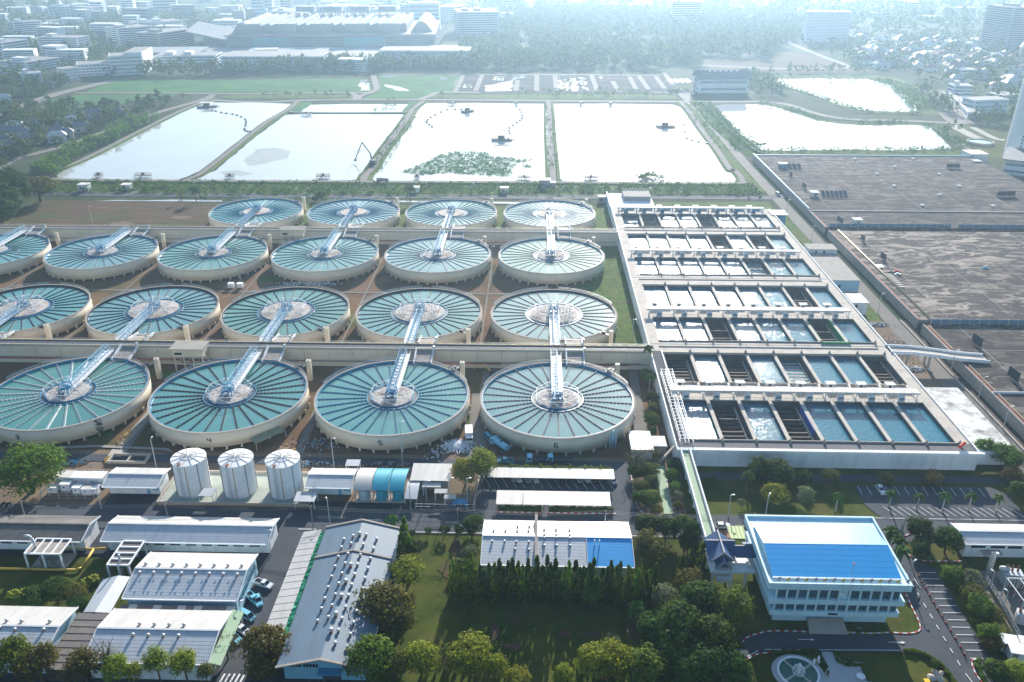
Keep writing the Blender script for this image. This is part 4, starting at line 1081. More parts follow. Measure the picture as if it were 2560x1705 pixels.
g = B(); g.tube([(159.9,259.5) + (RZ + .4,), ((159.9,259.5)[0] + 60, (159.9,259.5)[1], RZ + .4)], .45, 8); ob('white_pipe', g, 'white_paint', r3, smooth=True)
sl = ob('slab', B().box((165,383.8)[0], (165,383.8)[1], RZ, (168.4,383.9)[0], (169.8,387.7)[1], RZ + .3), 'white_paint', r2)
# canal, kerbs and verge between lane and reservoir
sheet('drain', rect(156.2, 150, 158.6, 330), Z3 + .02, 'concrete_dark')
g = B(); g.box(155.6, 150, 0, 156.1, 330, .6); dk_ = ob('drain_kerb', g, 'concrete_pale'); dk_['kind'] = 'structure'
# ================================================================== FRONT BUILDINGS
mat('roof_sheet_white', (0.50, 0.485, 0.455), 0.5, 0.06, 0.4, grime=(0.33, 0.32, 0.31), gscale=0.35, gamt=0.6, spec=0.6, stretch=(1.2, 0.22, 1))  # plain white roofs, and sunlit back slopes with the sun in the tint
mat('roof_sheet_grey_and_shaded', (0.50, 0.53, 0.56), 0.5, 0.07, 0.4, grime=(0.33, 0.35, 0.37), gscale=0.4, gamt=0.6, spec=0.5, stretch=(1.2, 0.22, 1))  # plain grey roofs, and front slopes of white roofs coloured as shaded
mat('roof_sheet_blue_grey', (0.135, 0.20, 0.265), 0.6, 0.07, 0.3, grime=(0.11, 0.14, 0.17), gscale=0.25, gamt=0.6, spec=0.35, stretch=(1.2, 0.22, 1))
mat('roof_sheet_dark', (0.13, 0.12, 0.115), 0.7, 0.15, 0.4, grime=(0.24, 0.21, 0.18), gscale=0.3, gamt=0.5)
mat('roof_blue', (0.010, 0.33, 0.74), 0.33, 0.05, 0.2, spec=0.7, wave=(0.75, 0, 0.10, 0.07))
mat('roof_teal', (0.015, 0.33, 0.44), 0.35, 0.05, 0.3, spec=0.6, wave=(0.6, 0, 0.12, 0.07))
mat('tile_blue', (0.06, 0.12, 0.24), 0.5, 0.12, 0.6, wave=(0.5, 1, 0.15, 0.08))
mat('tile_ridge', (0.28, 0.27, 0.33), 0.6, 0.1)
mat('sky_paint', (0.57, 0.79, 0.88), 0.65, 0.05, 0.3, grime=(0.30, 0.45, 0.52), gscale=0.4, gamt=0.35)
mat('sky_paint_deep', (0.20, 0.47, 0.62), 0.65, 0.05, 0.3)
mat('green_tarp', (0.005, 0.22, 0.10), 0.35, 0.2, 0.8, bump=0.6, bscale=1.2)
mat('bund_floor', (0.37, 0.41, 0.35), 0.8, 0.1, 0.4, grime=(0.25, 0.28, 0.24), gscale=0.3, gamt=0.5)
mat('green_floor', (0.30, 0.42, 0.28), 0.8, 0.08, 0.4)
mat('yellow_pipe', (0.62, 0.40, 0.06), 0.55, 0.1)
mat('rust', (0.25, 0.09, 0.05), 0.8, 0.2, 0.8)
mat('terracotta', (0.30, 0.12, 0.08), 0.8, 0.1)

def slab(p0, p1, p2, p3, th):
    """thin slab under the quad p0..p3 (CCW from above)"""
    q = [(p[0], p[1], p[2] - th) for p in (p0, p1, p2, p3)]
    return B().add([p0, p1, p2, p3] + q, [(0, 1, 2, 3), (7, 6, 5, 4), (0, 4, 5, 1), (1, 5, 6, 2), (2, 6, 7, 3), (3, 7, 4, 0)])
def lapped(par, x0, x1, ya, za, yb, zb, n, m, nm='roof_sheet', axis='x', lap=.018):
    """n lapped sheet courses from eave (ya,za) up to ridge (yb,zb); axis: direction of the ridge"""
    th = .10
    dy, dz = (yb - ya) / n, (zb - za) / n
    off = BASE[par]
    flip = (yb > ya)
    if axis == 'x':
        c = [(x0, 0, lap), (x1, 0, lap), (x1, dy * 1.06, dz * 1.06), (x0, dy * 1.06, dz * 1.06)]
    else:
        c = [(0, x0, lap), (0, x1, lap), (dy * 1.06, x1, dz * 1.06), (dy * 1.06, x0, dz * 1.06)]
        flip = not flip
    if not flip: c = c[::-1]
    me = mesh_of(nm, slab(*c, th), m)
    for i in range(n):
        loc = (-off.x, ya + i * dy - off.y, za + i * dz - off.z) if axis == 'x' else (ya + i * dy - off.x, -off.y, za + i * dz - off.z)
        inst(nm, me, par, loc)
TVB = B(); TVB.box(-.42, -.42, -.5, .42, .42, .28)
TV1 = mesh_of('turbine_vent', TVB, 'rust')
TV2 = mesh_of('turbine_head', B().lathe(0, 0, [(.30, .28), (.32, .5), (.52, .62), (.62, .85), (.52, 1.12), (.25, 1.25)], 12), 'galvanised', True)
def vents(par, pts, zf, s=1.0):
    s *= .68
    off = BASE[par]
    for (x, y) in pts:
        v = inst('turbine_vent', TV1, par, (x - off.x, y - off.y, zf(x, y) - off.z), 0, (s, s, s)); inst('turbine_head', TV2, v)
def gable_x(name, lab, x0, x1, y0, y1, ez, rz, wallm, mf, mb, nf=6, nb=5, yr=None, inset=1.0, cat='warehouse', gw='white_wall'):
    t = thing(name, lab, cat, (x0, y0, 0))
    yr = yr or (y0 + y1) / 2
    ya, yb, xa, xb = y0 + inset, y1 - inset * .5, x0 + .6, x1 - .6
    zf = lambda y: (ez + (rz - ez) * (y - y0) / (yr - y0) if y < yr else ez + (rz - ez) * (y1 - y) / (y1 - yr)) - .32
    prof = [(ya, 0), (yb, 0), (yb, zf(yb)), (yr, rz - .32), (ya, zf(ya))]
    ob('wall', B().add([(x, y, z) for x in (xa, xb) for y, z in prof], [(4, 3, 2, 1, 0), (5, 6, 7, 8, 9), (0, 1, 6, 5), (1, 2, 7, 6), (2, 3, 8, 7), (3, 4, 9, 8), (4, 0, 5, 9)]), wallm, t)
    lapped(t, x0, x1, y0, ez, yr, rz, nf, mf, lap=.012 if 'blue' in mf else .018)
    lapped(t, x0, x1, y1, ez, yr, rz, nb, mb, lap=.012 if 'blue' in mf else .018)
    ob('ridge_cap', B().bar((x0, yr, rz + .1), (x1, yr, rz + .1), .5, .16), mf, t)
    for xx in (x0 - .06, x1 + .06):
        g = B(); g.bar((xx, y0, ez), (xx, yr, rz), .14, .4); g.bar((xx, yr, rz), (xx, y1, ez), .14, .4); ob('barge_board', g, 'white_paint', t)
    ob('gutter', B().box(x0, y0 - .25, ez - .25, x1, y0 - .02, ez + .05), 'white_paint', t)
    return t, zf
def wins_front(t, x0, x1, y, z0, z1, n, m='glass_dark', gap=.35):
    d = (x1 - x0) / n
    off = BASE[t]
    me = mesh_of('window', B().box(0, -.05, 0, d * (1 - gap), .04, z1 - z0), m)
    for i in range(n): inst('window', me, t, (x0 + i * d - off.x, y - off.y, z0 - off.z))
# ---- works yard, left
t, zf = gable_x('long_workshop', 'long workshop with white ribbed roof behind the left warehouses', -112.5, -68.4, 171.8, 182.6, 4.7, 6.2, 'white_wall', 'roof_sheet_grey_and_shaded', 'roof_sheet_white', 8, 5, inset=2.2)
wins_front(t, -108, -70, 174.0, 2.0, 3.6, 9)
t, zf = gable_x('warehouse', 'white warehouse with a double row of roof turbines in the left works yard', -96.6, -69.2, 150.0, 166.6, 5.8, 7.7, 'sky_paint', 'roof_sheet_grey_and_shaded', 'roof_sheet_white', 9, 6)
vents(t, [((-94.9,159.4)[0] + i * ((-71,160)[0] - (-94.9,159.4)[0]) / 7, 160.1) for i in range(8)] + [((-95,156.5)[0] + i * ((-71.1,157.1)[0] - (-95,156.5)[0]) / 7, 156.8) for i in range(8)], lambda x, y: zf(y) + .2)
g = mesh_of('skylight', B().box(-.2, -.35, 0, .2, .35, .05), 'glass_blue')
for row in (155.2, 152.0):
    for i in range(16): inst('skylight', g, t, (-94.2 + i * 1.62 + (.5 if i % 2 else 0) - BASE[t].x, row - BASE[t].y, zf(row) + .3))
for i in range(5): ob('window', B().box(-69.75, 152.5 + i * 2.6, 2.6, -69.68, 154.6 + i * 2.6, 4.2), 'glass_blue', t)
t, zf = gable_x('warehouse.001', 'white warehouse with eight roof turbines at the bottom left behind small trees', -96.6, -69.2, 130.6, 146.6, 5.8, 7.6, 'white_wall', 'roof_sheet_grey_and_shaded', 'roof_sheet_white', 9, 6)
vents(t, [((-87.8,139.7)[0] + i * ((-77.7,140)[0] - (-87.8,139.7)[0]) / 3, 140.2) for i in range(4)] + [((-87.9,136.7)[0] + i * ((-77.7,137)[0] - (-87.9,136.7)[0]) / 3, 136.9) for i in range(4)], lambda x, y: zf(y) + .2)
g = B(); g.add([(-69.1, 131, 5.9), (-66.6, 131, 5.2), (-66.6, 147, 5.2), (-69.1, 147, 5.9), (-69.1, 131, 5.7), (-66.6, 131, 5.0), (-66.6, 147, 5.0), (-69.1, 147, 5.7)], [(0, 1, 2, 3), (7, 6, 5, 4), (0, 4, 5, 1), (1, 5, 6, 2), (2, 6, 7, 3), (3, 7, 4, 0)])
ob('side_canopy', g, 'green_floor', t)
lk = thing('link_roof', 'low dark link roof with pale skylights between the two left warehouses', 'roof', (-96.4, 146.8, 0))
ob('wall', B().box(-96.2, 147.0, 0, -70, 149.6, 4.0), 'white_wall', lk)
for i, m in enumerate(['roof_sheet_dark', 'roof_sheet_white', 'roof_sheet_dark', 'roof_sheet_dark', 'roof_sheet_white', 'roof_sheet_dark', 'roof_sheet_dark', 'roof_sheet_white', 'roof_sheet_dark', 'roof_sheet_white', 'roof_sheet_dark', 'roof_sheet_dark', 'roof_sheet_dark', 'roof_sheet_white']):
    xa = -96.4 + i * 1.93; wd = .55 if m.endswith('white') else 1.0
    ob('roof_sheet', slab((xa, 146.7, 4.3), (xa + 1.9, 146.7, 4.3), (xa + 1.9, 149.0, 4.9), (xa, 149.0, 4.9), .12), m, lk)
t, zf = gable_x('dark_warehouse', 'old warehouse with dark weathered roof at the left edge of the works yard', -152, -117.4, 171.4, 182.2, 4.7, 6.1, 'white_wall', 'roof_sheet_dark', 'roof_sheet_dark', 7, 4, inset=2.2)
wins_front(t, -149, -119, 173.55, 2.0, 3.6, 7)
t, zf = gable_x('grey_warehouse', 'grey warehouse roof shaded by trees at the bottom left corner', -140, -106.0, 131.5, 147.4, 5.2, 6.9, 'sky_paint', 'roof_sheet_grey_and_shaded', 'roof_sheet_white', 8, 6)
vents(t, [(-118.9,141.1), (-115.4,141), (-109,141.2)] + [(-119.1,138.7), (-115.4,138.3), (-108.9,138.4)], lambda x, y: zf(y) + .2)
dr = thing('lean_to_roof', 'dark sloping lean-to roof between the two bottom left warehouses', 'roof', (-106, 130, 0))
ob('wall', B().box(-105.2, 130.5, 0, -97.4, 146, 3.6), 'concrete_dark', dr)
for i in range(8): ob('roof_sheet', slab((-105.6, 130 + i * 2.05, 4.0 + .06 * i), (-97.0, 130 + i * 2.05, 4.0 + .06 * i), (-97.0, 132.15 + i * 2.05, 4.0 + .06 * i - .05), (-105.6, 132.15 + i * 2.05, 4.0 + .06 * i - .05), .1), 'roof_sheet_dark', dr)
tn = thing('tent_roof', 'pale grey ridged tent roof between the bushes and the left warehouse', 'roof', (-103,153.2))
a, c, e, f = (-101.9,159.1), (-101.8,146.6), (-106,159.1), (-105.3,147.8)
e2, f2 = (-99.6,160.1), (-98.9,147.7)
ob('roof_slope', slab((*f, 3.4), (*c, 4.6), (*a, 4.6), (*e, 3.4), .1), 'roof_sheet_grey_and_shaded', tn)
ob('roof_slope', slab((*c, 4.6), (*f2, 3.4), (*e2, 3.4), (*a, 4.6), .1), 'roof_sheet_grey_and_shaded', tn)
for p in (e, f, e2, f2): ob('post', B().cyl(p[0], p[1], 0, 3.35, .12, .12, 6), 'galvanised', tn)
def frame_roof(name, lab, x0, y0, x1, y1, z, nx, ny, along):
    t = thing(name, lab, 'shelter', (x0, y0, 0))
    ob('roof_slab', B().box(x0 + .2, y0 + .2, z - .55, x1 - .2, y1 - .2, z - .25), 'rim_concrete' if along else 'roof_sheet_dark', t)
    for i in range(nx + 1):
        x = x0 + (x1 - x0) * i / nx
        ob('beam', B().box(x - .18, y0, z - .3, x + .18, y1, z + .08), 'white_paint', t)
    for i in range(ny + 1):
        y = y0 + (y1 - y0) * i / ny
        ob('beam', B().box(x0, y - .18, z - .28, x1, y + .18, z + .1), 'white_paint', t)
    for x in (x0 + .05, (x0 + x1) / 2, x1 - .05):
        for y in (y0, y1): ob('post', B().box(x - .2, y - .2, 0, x + .2, y + .2, z - .3), 'white_paint', t)
    return t
t = frame_roof('pump_shelter', 'white framed concrete pump shelter with bent vent pipe beside the dark warehouse', (-129.4,166.2)[0], (-129.4,166.2)[1], (-120.2,166.1)[0], (-120.6,172.1)[1], 5, 4, 1, True)
ob('floor_slab', B().box((-129.4,166.2)[0] + .5, (-129.4,166.2)[1] + .4, .1, (-120.2,166.1)[0] + .5, (-120.6,172.1)[1] - .3, .5), 'concrete_pale', t)
q0 = (-127.9,168.7)
ob('vent_pipe', B().tube([(*q0, 4.7), (q0[0] - .2, q0[1], 7.6), (q0[0] - .8, q0[1], 8.5), (q0[0] - 2.0, q0[1], 8.6)], .33, 10), 'galvanised', t, smooth=True)
for i in range(3): ob('pump', B().cyl(q0[0] + 1 + 2.6 * i, q0[1] - 1.5, .5, 2.2, .55, .5, 10), 'concrete', t)
t = frame_roof('pump_shelter', 'white framed pump shelter with dark roof bays and a vent pipe beside the warehouse', (-106.3,162.5)[0], (-106.3,162.5)[1], (-100.8,162.5)[0], (-106.4,171.8)[1], 5, 1, 4, False)
q0 = (-103.3,163.5); ob('vent_pipe', B().tube([(*q0, 4.7), (q0[0], q0[1], 7.4)], .3, 8), 'galvanised', t, smooth=True)
for i in range(2): ob('pump', B().cyl(q0[0] - 1 + 2.2 * i, q0[1] + 1, 0, 2.0, .6, .5, 10), 'concrete', t)
yp = thing('gas_pipe', 'long yellow pipe bending around the framed pump shelter on the left', 'pipe', (-128.4,166.1))
ob('pipe_run', B().tube([(*(-144.9,165.3), .6), (*(-127.9,165.4), .6), (*(-116.5,165.3), .6), (*(-115.6,166.2), .6), (*(-115.9,173.6), .6), (*(-112.7,173.9), .6)], .32, 8), 'yellow_pipe', yp, smooth=True)
ob('pipe_branch', B().tube([(*(-123.7,173.7), .6), (*(-115.9,173.6), .6)], .28, 8), 'yellow_pipe', yp, smooth=True)
# long turbine-roofed workshop
lb = thing('turbine_workshop', 'long blue workshop whose pale roof carries rows of turbine vents', 'warehouse', (-54.5, 131, 0))
prof = [(-53.6, 0), (-35.8, 0), (-35.8, 5.1), (-44.7, 7.4), (-53.6, 5.1)]
ob('wall', B().add([(x, y, z) for y in (132.6, 178.2) for x, z in prof], [(0, 1, 2, 3, 4), (9, 8, 7, 6, 5), (0, 5, 6, 1), (1, 6, 7, 2), (2, 7, 8, 3), (3, 8, 9, 4), (4, 9, 5, 0)]), 'sky_paint_deep', lb)
for ya, yb in ((131.0, 166.2), (166.8, 178.6)):
    lapped(lb, ya, yb, -54.6, 5.0, -44.7, 7.6, 7, 'roof_sheet_blue_grey', axis='y')
    lapped(lb, ya, yb, -34.8, 5.0, -44.7, 7.6, 7, 'roof_sheet_blue_grey', axis='y')
for yy in (130.9, 166.5, 178.7):
    g = B(); g.bar((-54.7, yy, 5.1), (-44.7, yy, 7.75), .6, .3); g.bar((-44.7, yy, 7.75), (-34.7, yy, 5.1), .6, .3); ob('verge_cap', g, 'rim_concrete', lb)
zf = lambda x, y: 5.0 + 2.6 * (1 - abs(x + 44.7) / 9.9)
vp = [(-48.2,171.3), (-45.9,172), (-42.7,172.8), (-39.9,172.1), (-48.2,168.2), (-45.8,168.9), (-42.7,168.8), (-40,168.2), (-48.2,164.5), (-45.8,165), (-42.7,164.9), (-40.1,164.4), (-48.2,160.9), (-45.8,161.4), (-42.7,161.3), (-40.1,160.8), (-48.3,157.3), (-45.8,157.7), (-42.7,157.7), (-40.1,157.2), (-48.3,153.6), (-45.8,154.2), (-42.7,154.1), (-40,153.6), (-48.2,149.8), (-45.8,150.5), (-42.7,150.5), (-40,149.8), (-48.2,146.5), (-45.8,146.9), (-42.6,146.7), (-40,146.2), (-48.2,142.6), (-45.8,143.2), (-42.7,143.1), (-40,142.6), (-42.7,139.5), (-40,139.1), (-42.6,135.8), (-39.9,135.4)]
vents(lb, vp, zf)
vents(lb, [(-44.3,172.5), (-44.2,160.6), (-44.2,154.8), (-44.2,149.8), (-44.2,144), (-44.2,139)], zf, 1.35)
for x0_, x1_ in ((-52.9, -49.6), (-49.2, -45.8), (-40.6, -37.2)):
    for i in range(5): ob('window', B().box(x0_ + i * .68, 132.52, 3.6, x0_ + i * .68 + .52, 132.59, 4.5), 'glass_dark', lb)
ob('door', B().box(-45.2, 132.5, 0, -41.2, 132.59, 3.2), 'steel_dark', lb)
ob('door_canopy', B().box(-45.8, 130.6, 3.2, -40.6, 132.58, 3.5), 'blue_paint', lb)
st_ = thing('covered_walk', 'long white sloping strip roof between the lane and the turbine workshop', 'roof', (-61, 139, 0))
n = 16
for i in range(n):
    y = 139.2 + i * 39.4 / n; dy = 39.4 / n
    ob('roof_sheet', slab((-61.0, y, 3.4 + .03), (-56.0, y, 4.3 + .03), (-56.0, y + dy * 1.04, 4.27), (-61.0, y + dy * 1.04, 3.37), .1), 'roof_sheet_white', st_)
for i in range(10): ob('post', B().cyl(-60.6, 140 + i * 4.2, 0, 3.3, .12, .12, 6), 'white_paint', st_)
gt = thing('green_tarpaulin', 'long crumpled green tarpaulin hung between the strip roof and the workshop', 'tarpaulin', (-55.3, 139, 0))
g = B(); n = 60; rn = random.Random(3)
rows = []
for i in range(n + 1):
    y = 139 + i * 38.6 / n
    rows.append([(-56.0 + rn.uniform(-.1, .1), y, 4.3 + rn.uniform(-.15, .15)), (-55.3, y, 4.55 + rn.uniform(-.3, .3)), (-54.75 + rn.uniform(-.1, .1), y, 4.9 + rn.uniform(-.15, .15))])
vsx = sum(rows, [])
g.add(vsx, [(3 * i + k, 3 * i + k + 1, 3 * i + k + 4, 3 * i + k + 3) for i in range(n) for k in (0, 1)])
ob('cloth', g, 'green_tarp', gt)
# ---- middle warehouse with the blue end
for nm, lab, xa, xb, mf, mb, vn in (('vent_warehouse', 'white warehouse left of the brown gutter with eight square roof vents', -12.5, .95, 'roof_sheet_grey_and_shaded', 'roof_sheet_white', 1), ('vent_warehouse.001', 'white warehouse with nine roof vents between gutter and blue roof', 1.7, 14.15, 'roof_sheet_grey_and_shaded', 'roof_sheet_white', 2), ('blue_warehouse', 'warehouse with bright blue metal roof behind the dark row of conifers', 14.25, 25.8, 'roof_blue', 'roof_blue', 3)):
    t, zf = gable_x(nm, lab, xa, xb, 164.4, 182.3, 5.6, 7.5, 'white_wall', mf, mb, 9, 7)
    if vn == 1: vents(t, [(-9.8,175.7), (-6.7,175.8), (-3.6,178.4), (-0.5,178.5), (-3.6,175.9), (-0.7,176), (-10,171.3), (-6.8,171.4), (-3.8,171.3), (-0.6,171.3), (-0.5,168.9), (-4,169)], lambda x, y: zf(y) + .2, .85)
    if vn == 2: vents(t, [(3.4,176.7), (6.5,176.8), (10,176.9), (3.4,174), (6.5,174), (10,174), (3.4,172.7), (6.5,172.8), (10,172.7), (3.4,170.3), (6.5,170.4), (10,170.4)], lambda x, y: zf(y) + .2, .85)
    if vn == 3:
        for q in ((16.2,171), (17.4,171)):
            ob('roof_flue', B().tube([(*q, 5.8), (*q, 8.6)], .16, 8), 'white_paint', t)
ob('valley_gutter', B().box(.97, 164.2, 5.2, 1.68, 182.6, 7.65), 'roof_sheet_dark', t)
# ---- right white building
t, zf = gable_x('low_office', 'long low white office with grey roof at the right edge', 112.8, 165, 177.0, 185.6, 4.6, 5.6, 'white_wall', 'roof_sheet_grey_and_shaded', 'roof_sheet_white', 4, 3, yr=181.0, inset=.6, cat='building')
for xa, wd in ((115, 3.6), (120.0, 3.6), (124.4, 3.6), (129, 3.6), (134, 3.6), (139, 3.6)): ob('window', B().box(xa, 177.52, 2.9, xa + wd, 177.59, 3.9), 'glass_dark', t)
ob('door', B().box(119, 177.5, .2, 119.9, 177.58, 2.6), 'sky_paint_deep', t)
ob('canopy', B().box(117.5, 175.6, 2.2, 122.4, 177.5, 2.4), 'concrete_pale', t)
# ---- chemical store: two sheds, slab, three storage tanks
for nm, lab, xa, xb, ya, yb in (('chemical_shed', 'white shed with flat hipped roof left of the three storage tanks', -124, -107.9, 196.6, 206.5), ('chemical_shed.001', 'white shed with flat hipped roof right of the three storage tanks', -65.4, -52.0, 197.8, 207.8)):
    t, zf = gable_x(nm, lab, xa, xb, ya, yb, 4.0, 5.1, 'white_wall', 'roof_sheet_grey_and_shaded', 'roof_sheet_white', 5, 4, inset=2.4, cat='shed')
    wins_front(t, xa + 1.6, xb - 1, ya + 2.36, 2.6, 3.5, 5, gap=.1)
    ob('door', B().box(xb - 4.4, ya + 2.33, 0, xb - 3.5, ya + 2.38, 2.4), 'sky_paint_deep', t)
    ob('sign_plate', B().box(xb - 2.6, ya + 2.32, 1.5, xb - 1.0, ya + 2.38, 2.4), 'roof_teal', t)
cs = thing('tank_bund', 'pale green concrete bund slab carrying the three storage tanks', 'slab', (-107, 194.2, 0))
ob('slab', B().box(-107.4, 194.2, 0, -63.8, 210, .5), 'bund_floor', cs)
for a_ in ((-107.6, 194.0, -63.6, 194.35), (-107.6, 209.6, -63.6, 210.1), (-107.6, 194.36, -107.2, 209.5), (-64.0, 194.36, -63.6, 209.5)): ob('bund_wall', B().box(a_[0], a_[1], 0, a_[2], a_[3], 1.1), 'concrete_pale', cs)
hz_me = mesh_of('hazard_block', B().box(0, -.06, 0, .9, 0, .4), 'kerb_yellow')
for i in range(22): inst('hazard_block', hz_me, cs, (-.4 + i * 2, -.21, .1))
for k, x in enumerate((-99.3, -85.5, -71.9)):
    t = thing('storage_tank', 'tall white round storage tank, %s of the three' % ('left', 'middle', 'right')[k], 'storage tank', (x, 201.3, .5), 0, 'white storage tanks on the bund')
    rt = 4.85; h = 11.0
    ob('shell', B().lathe(x, 201.3, [(rt, .5), (rt, .5 + h)], 40), 'white_paint', t, smooth=False)
    me = B(); me.add(circ(40, rt + .1, .5 + h) + [(0, 0, .5 + h + .75)], [(i, (i + 1) % 40, 40) for i in range(40)])
    me.v = [(v[0] + x, v[1] + 201.3, v[2]) for v in me.v]
    rf = ob('roof', me, 'white_paint', t)
    g = B()
    for i in range(12):
        a = 2 * math.pi * i / 12; g.bar((x + .4 * math.cos(a), 201.3 + .4 * math.sin(a), 12.3), (x + rt * math.cos(a), 201.3 + rt * math.sin(a), 11.57), .07, .1)
    ob('roof_ribs', g, 'concrete', rf, kind='stuff')
    ob('roof_ring', B().ring(x, 201.3, 11.85, 11.97, 2.2, 2.34, 24), 'concrete', rf)
    ob('rain_stain', B().bar((x + .6, 201.3 - rt - .02, .8), (x + .6, 201.3 - rt - .02, 11.3), .28, .05), 'pipe_tan', t)
    g = B()
    for s in (-.3, .3): g.bar((x - 1.0 + s, 201.3 - rt - .3, .5), (x - 1.0 + s, 201.3 - rt - .3, 12.3), .1)
    for i in range(26): g.bar((x - 1.3, 201.3 - rt - .3, .8 + i * .42), (x - .7, 201.3 - rt - .3, .8 + i * .42), .05)
    ob('ladder', g, 'galvanised', t)
    g = B()
    for a in (-2.4, -.75, .1): g.bar((x + (rt + .08) * math.cos(a), 201.3 + (rt + .08) * math.sin(a), .6), (x + (rt + .08) * math.cos(a), 201.3 + (rt + .08) * math.sin(a), 11.4), .12)
    ob('downpipes', g, 'steel_dark', t, kind='stuff')
    ob('roof_hatch', B().box(x - 1.5, 201.3 - rt + .2, 11.6, x - .7, 201.3 - rt + 1.1, 12.0), 'rust', rf)
def canopy(name, lab, p, sx, sy, z, m='roof_sheet_grey_and_shaded'):
    t = thing(name, lab, 'canopy', (*p, 0))
    ob('roof', slab((0, 0, z), (sx, 0, z), (sx, sy, z + .25), (0, sy, z + .25), .12), m, t, local=True)
    for x in (.25, sx - .25):
        for y in (.2, sy - .2): ob('post', B().cyl(x, y, 0, z - .1, .1, .1, 6), 'white_paint', t, local=True)
    return t
canopy('pump_canopy', 'small grey canopy between the left and middle storage tanks', (-95.5, 194.4), 4.3, 3.6, 3.0)
canopy('pump_canopy', 'small grey canopy in front of the right storage tank', (-67.4, 192.6), 6.0, 4.4, 3.0)
canopy('pump_canopy', 'small flat grey canopy behind the right chemical shed', (-56, 209), 4.2, 3.0, 4.2)
# arched roofs over chemical tanks
for k, (xa, xb, m, lab) in enumerate(((-51.1, -45.9, 'roof_sheet_white', 'white ribbed arched roof left of the teal arched roofs'), (-45.8, -40.9, 'roof_teal', 'teal arched roof over a tank, left of the pair'), (-40.8, -36.3, 'roof_teal', 'teal arched roof over a tank, right of the pair'))):
    t = thing('arched_shelter', lab, 'shelter', (xa, 196.4, 0))
    n = 12
    pf = [(196.3 + 11.4 * i / n, 3.9 + 1.9 * math.sin(math.pi * (.12 + .80 * i / n))) for i in range(n + 1)]
    for i in range(n): ob('roof_sheet', slab((xa, pf[i][0], pf[i][1]), (xb - .1, pf[i][0], pf[i][1]), (xb - .1, pf[i + 1][0], pf[i + 1][1]), (xa, pf[i + 1][0], pf[i + 1][1]), .1), m, t)
    for xx in (xa + .3, xb - .4):
        for yy in (197.2, 207): ob('post', B().cyl(xx, yy, 0, 4.3, .12, .12, 6), 'galvanised', t)
    tk = thing('chemical_tank', ('grey round chemical tank under the white arched roof', 'teal round chemical tank under the left teal roof', 'teal round chemical tank under the right teal roof')[k], 'tank', ((xa + xb) / 2, 198.8, 0))
    ob('shell', B().lathe(0, 0, [(1.75, 0), (1.75, 2.8), (1.5, 3.3), (.5, 3.6)], 20), 'galvanised' if k == 0 else 'roof_teal', tk, local=True, smooth=True)
    ob('base', B().box(-2.2, -2.2, 0, 2.2, 2.2, .35), 'concrete_pale', tk, local=True)
t = thing('dosing_shed', 'white flat roofed shed between the arched roofs and the round tree', 'shed', (-35.6, 202.4, 0))
ob('wall', B().box(-34.8, 203.2, 0, -24.6, 210.2, 3.7), 'concrete', t)
for i in range(8): ob('roof_sheet', slab((-35.6 + i * 1.46, 202.4, 3.9), (-35.6 + (i + 1) * 1.46, 202.4, 3.9), (-35.6 + (i + 1) * 1.46, 210.6, 4.4), (-35.6 + i * 1.46, 210.6, 4.4), .12), 'roof_sheet_white', t)
t = thing('curved_canopy', 'small pale curved canopy right of the teal arched roofs', 'canopy', (-36.3, 195, 0))
n = 6
for i in range(n):
    za, zb = 2.6 + 1.0 * math.sin(math.pi * .5 * i / n), 2.6 + 1.0 * math.sin(math.pi * .5 * (i + 1) / n)
    ob('roof_sheet', slab((-36.3, 195.2 + i * 1.2, za), (-32.6, 195.2 + i * 1.2, za), (-32.6, 195.2 + (i + 1) * 1.2, zb), (-36.3, 195.2 + (i + 1) * 1.2, zb), .08), 'roof_sheet_grey_and_shaded', t)
for p in ((-36, 195.4), (-32.9, 195.4), (-36, 202), (-32.9, 202)): ob('post', B().cyl(*p, 0, 2.7, .1, .1, 6), 'galvanised', t)
canopy('gear_canopy', 'white canopy over pumps left in the fenced gear yard', (-31.8, 200.2), 5.4, 2.0, 3.2, 'roof_sheet_white')
canopy('gear_canopy', 'white canopy over pumps in the middle of the fenced gear yard', (-28.0, 197.6), 3.8, 1.8, 3.0, 'roof_sheet_white')
canopy('gear_canopy', 'low white canopy beside the blue ducts in the gear yard', (-25.0, 195.6), 3.4, 1.6, 2.6, 'roof_sheet_white')
bd = thing('blue_ducts', 'three bright blue ducts side by side in the fenced gear yard', 'ducts', (-21, 195, 0))
for i in range(3): ob('duct', B().tube([(-22.6, 194.4 + i * .9, .6), (-22.2, 194.4 + i * .9, 1.9), (-19.0, 194.4 + i * .9, 1.9), (-18.4, 194.4 + i * .9, .6)], .32, 8), 'blue_paint', bd, smooth=True)
gf = thing('yard_fence', 'thin steel fence around the gear yard beside the car park', 'fence', (-33, 193.6, 0))
g = B()
for i in range(10): g.bar((-33 + i * 1.85, 193.6, 0), (-33 + i * 1.85, 193.6, 2.2), .09)
for z in (.2, 1.2, 2.1): g.bar((-33, 193.6, z), (-16.4, 193.6, z), .06); g.bar((-16.4, 193.6, z), (-15.9, 212, z), .06)
for i in range(9): g.bar((-16.4 + .05 * i, 194 + i * 2.2, 0), (-16.4 + .05 * i, 194 + i * 2.2, 2.2), .09)
ob('fence_frame', g, 'galvanised', gf)
# fenced transformer cabinets

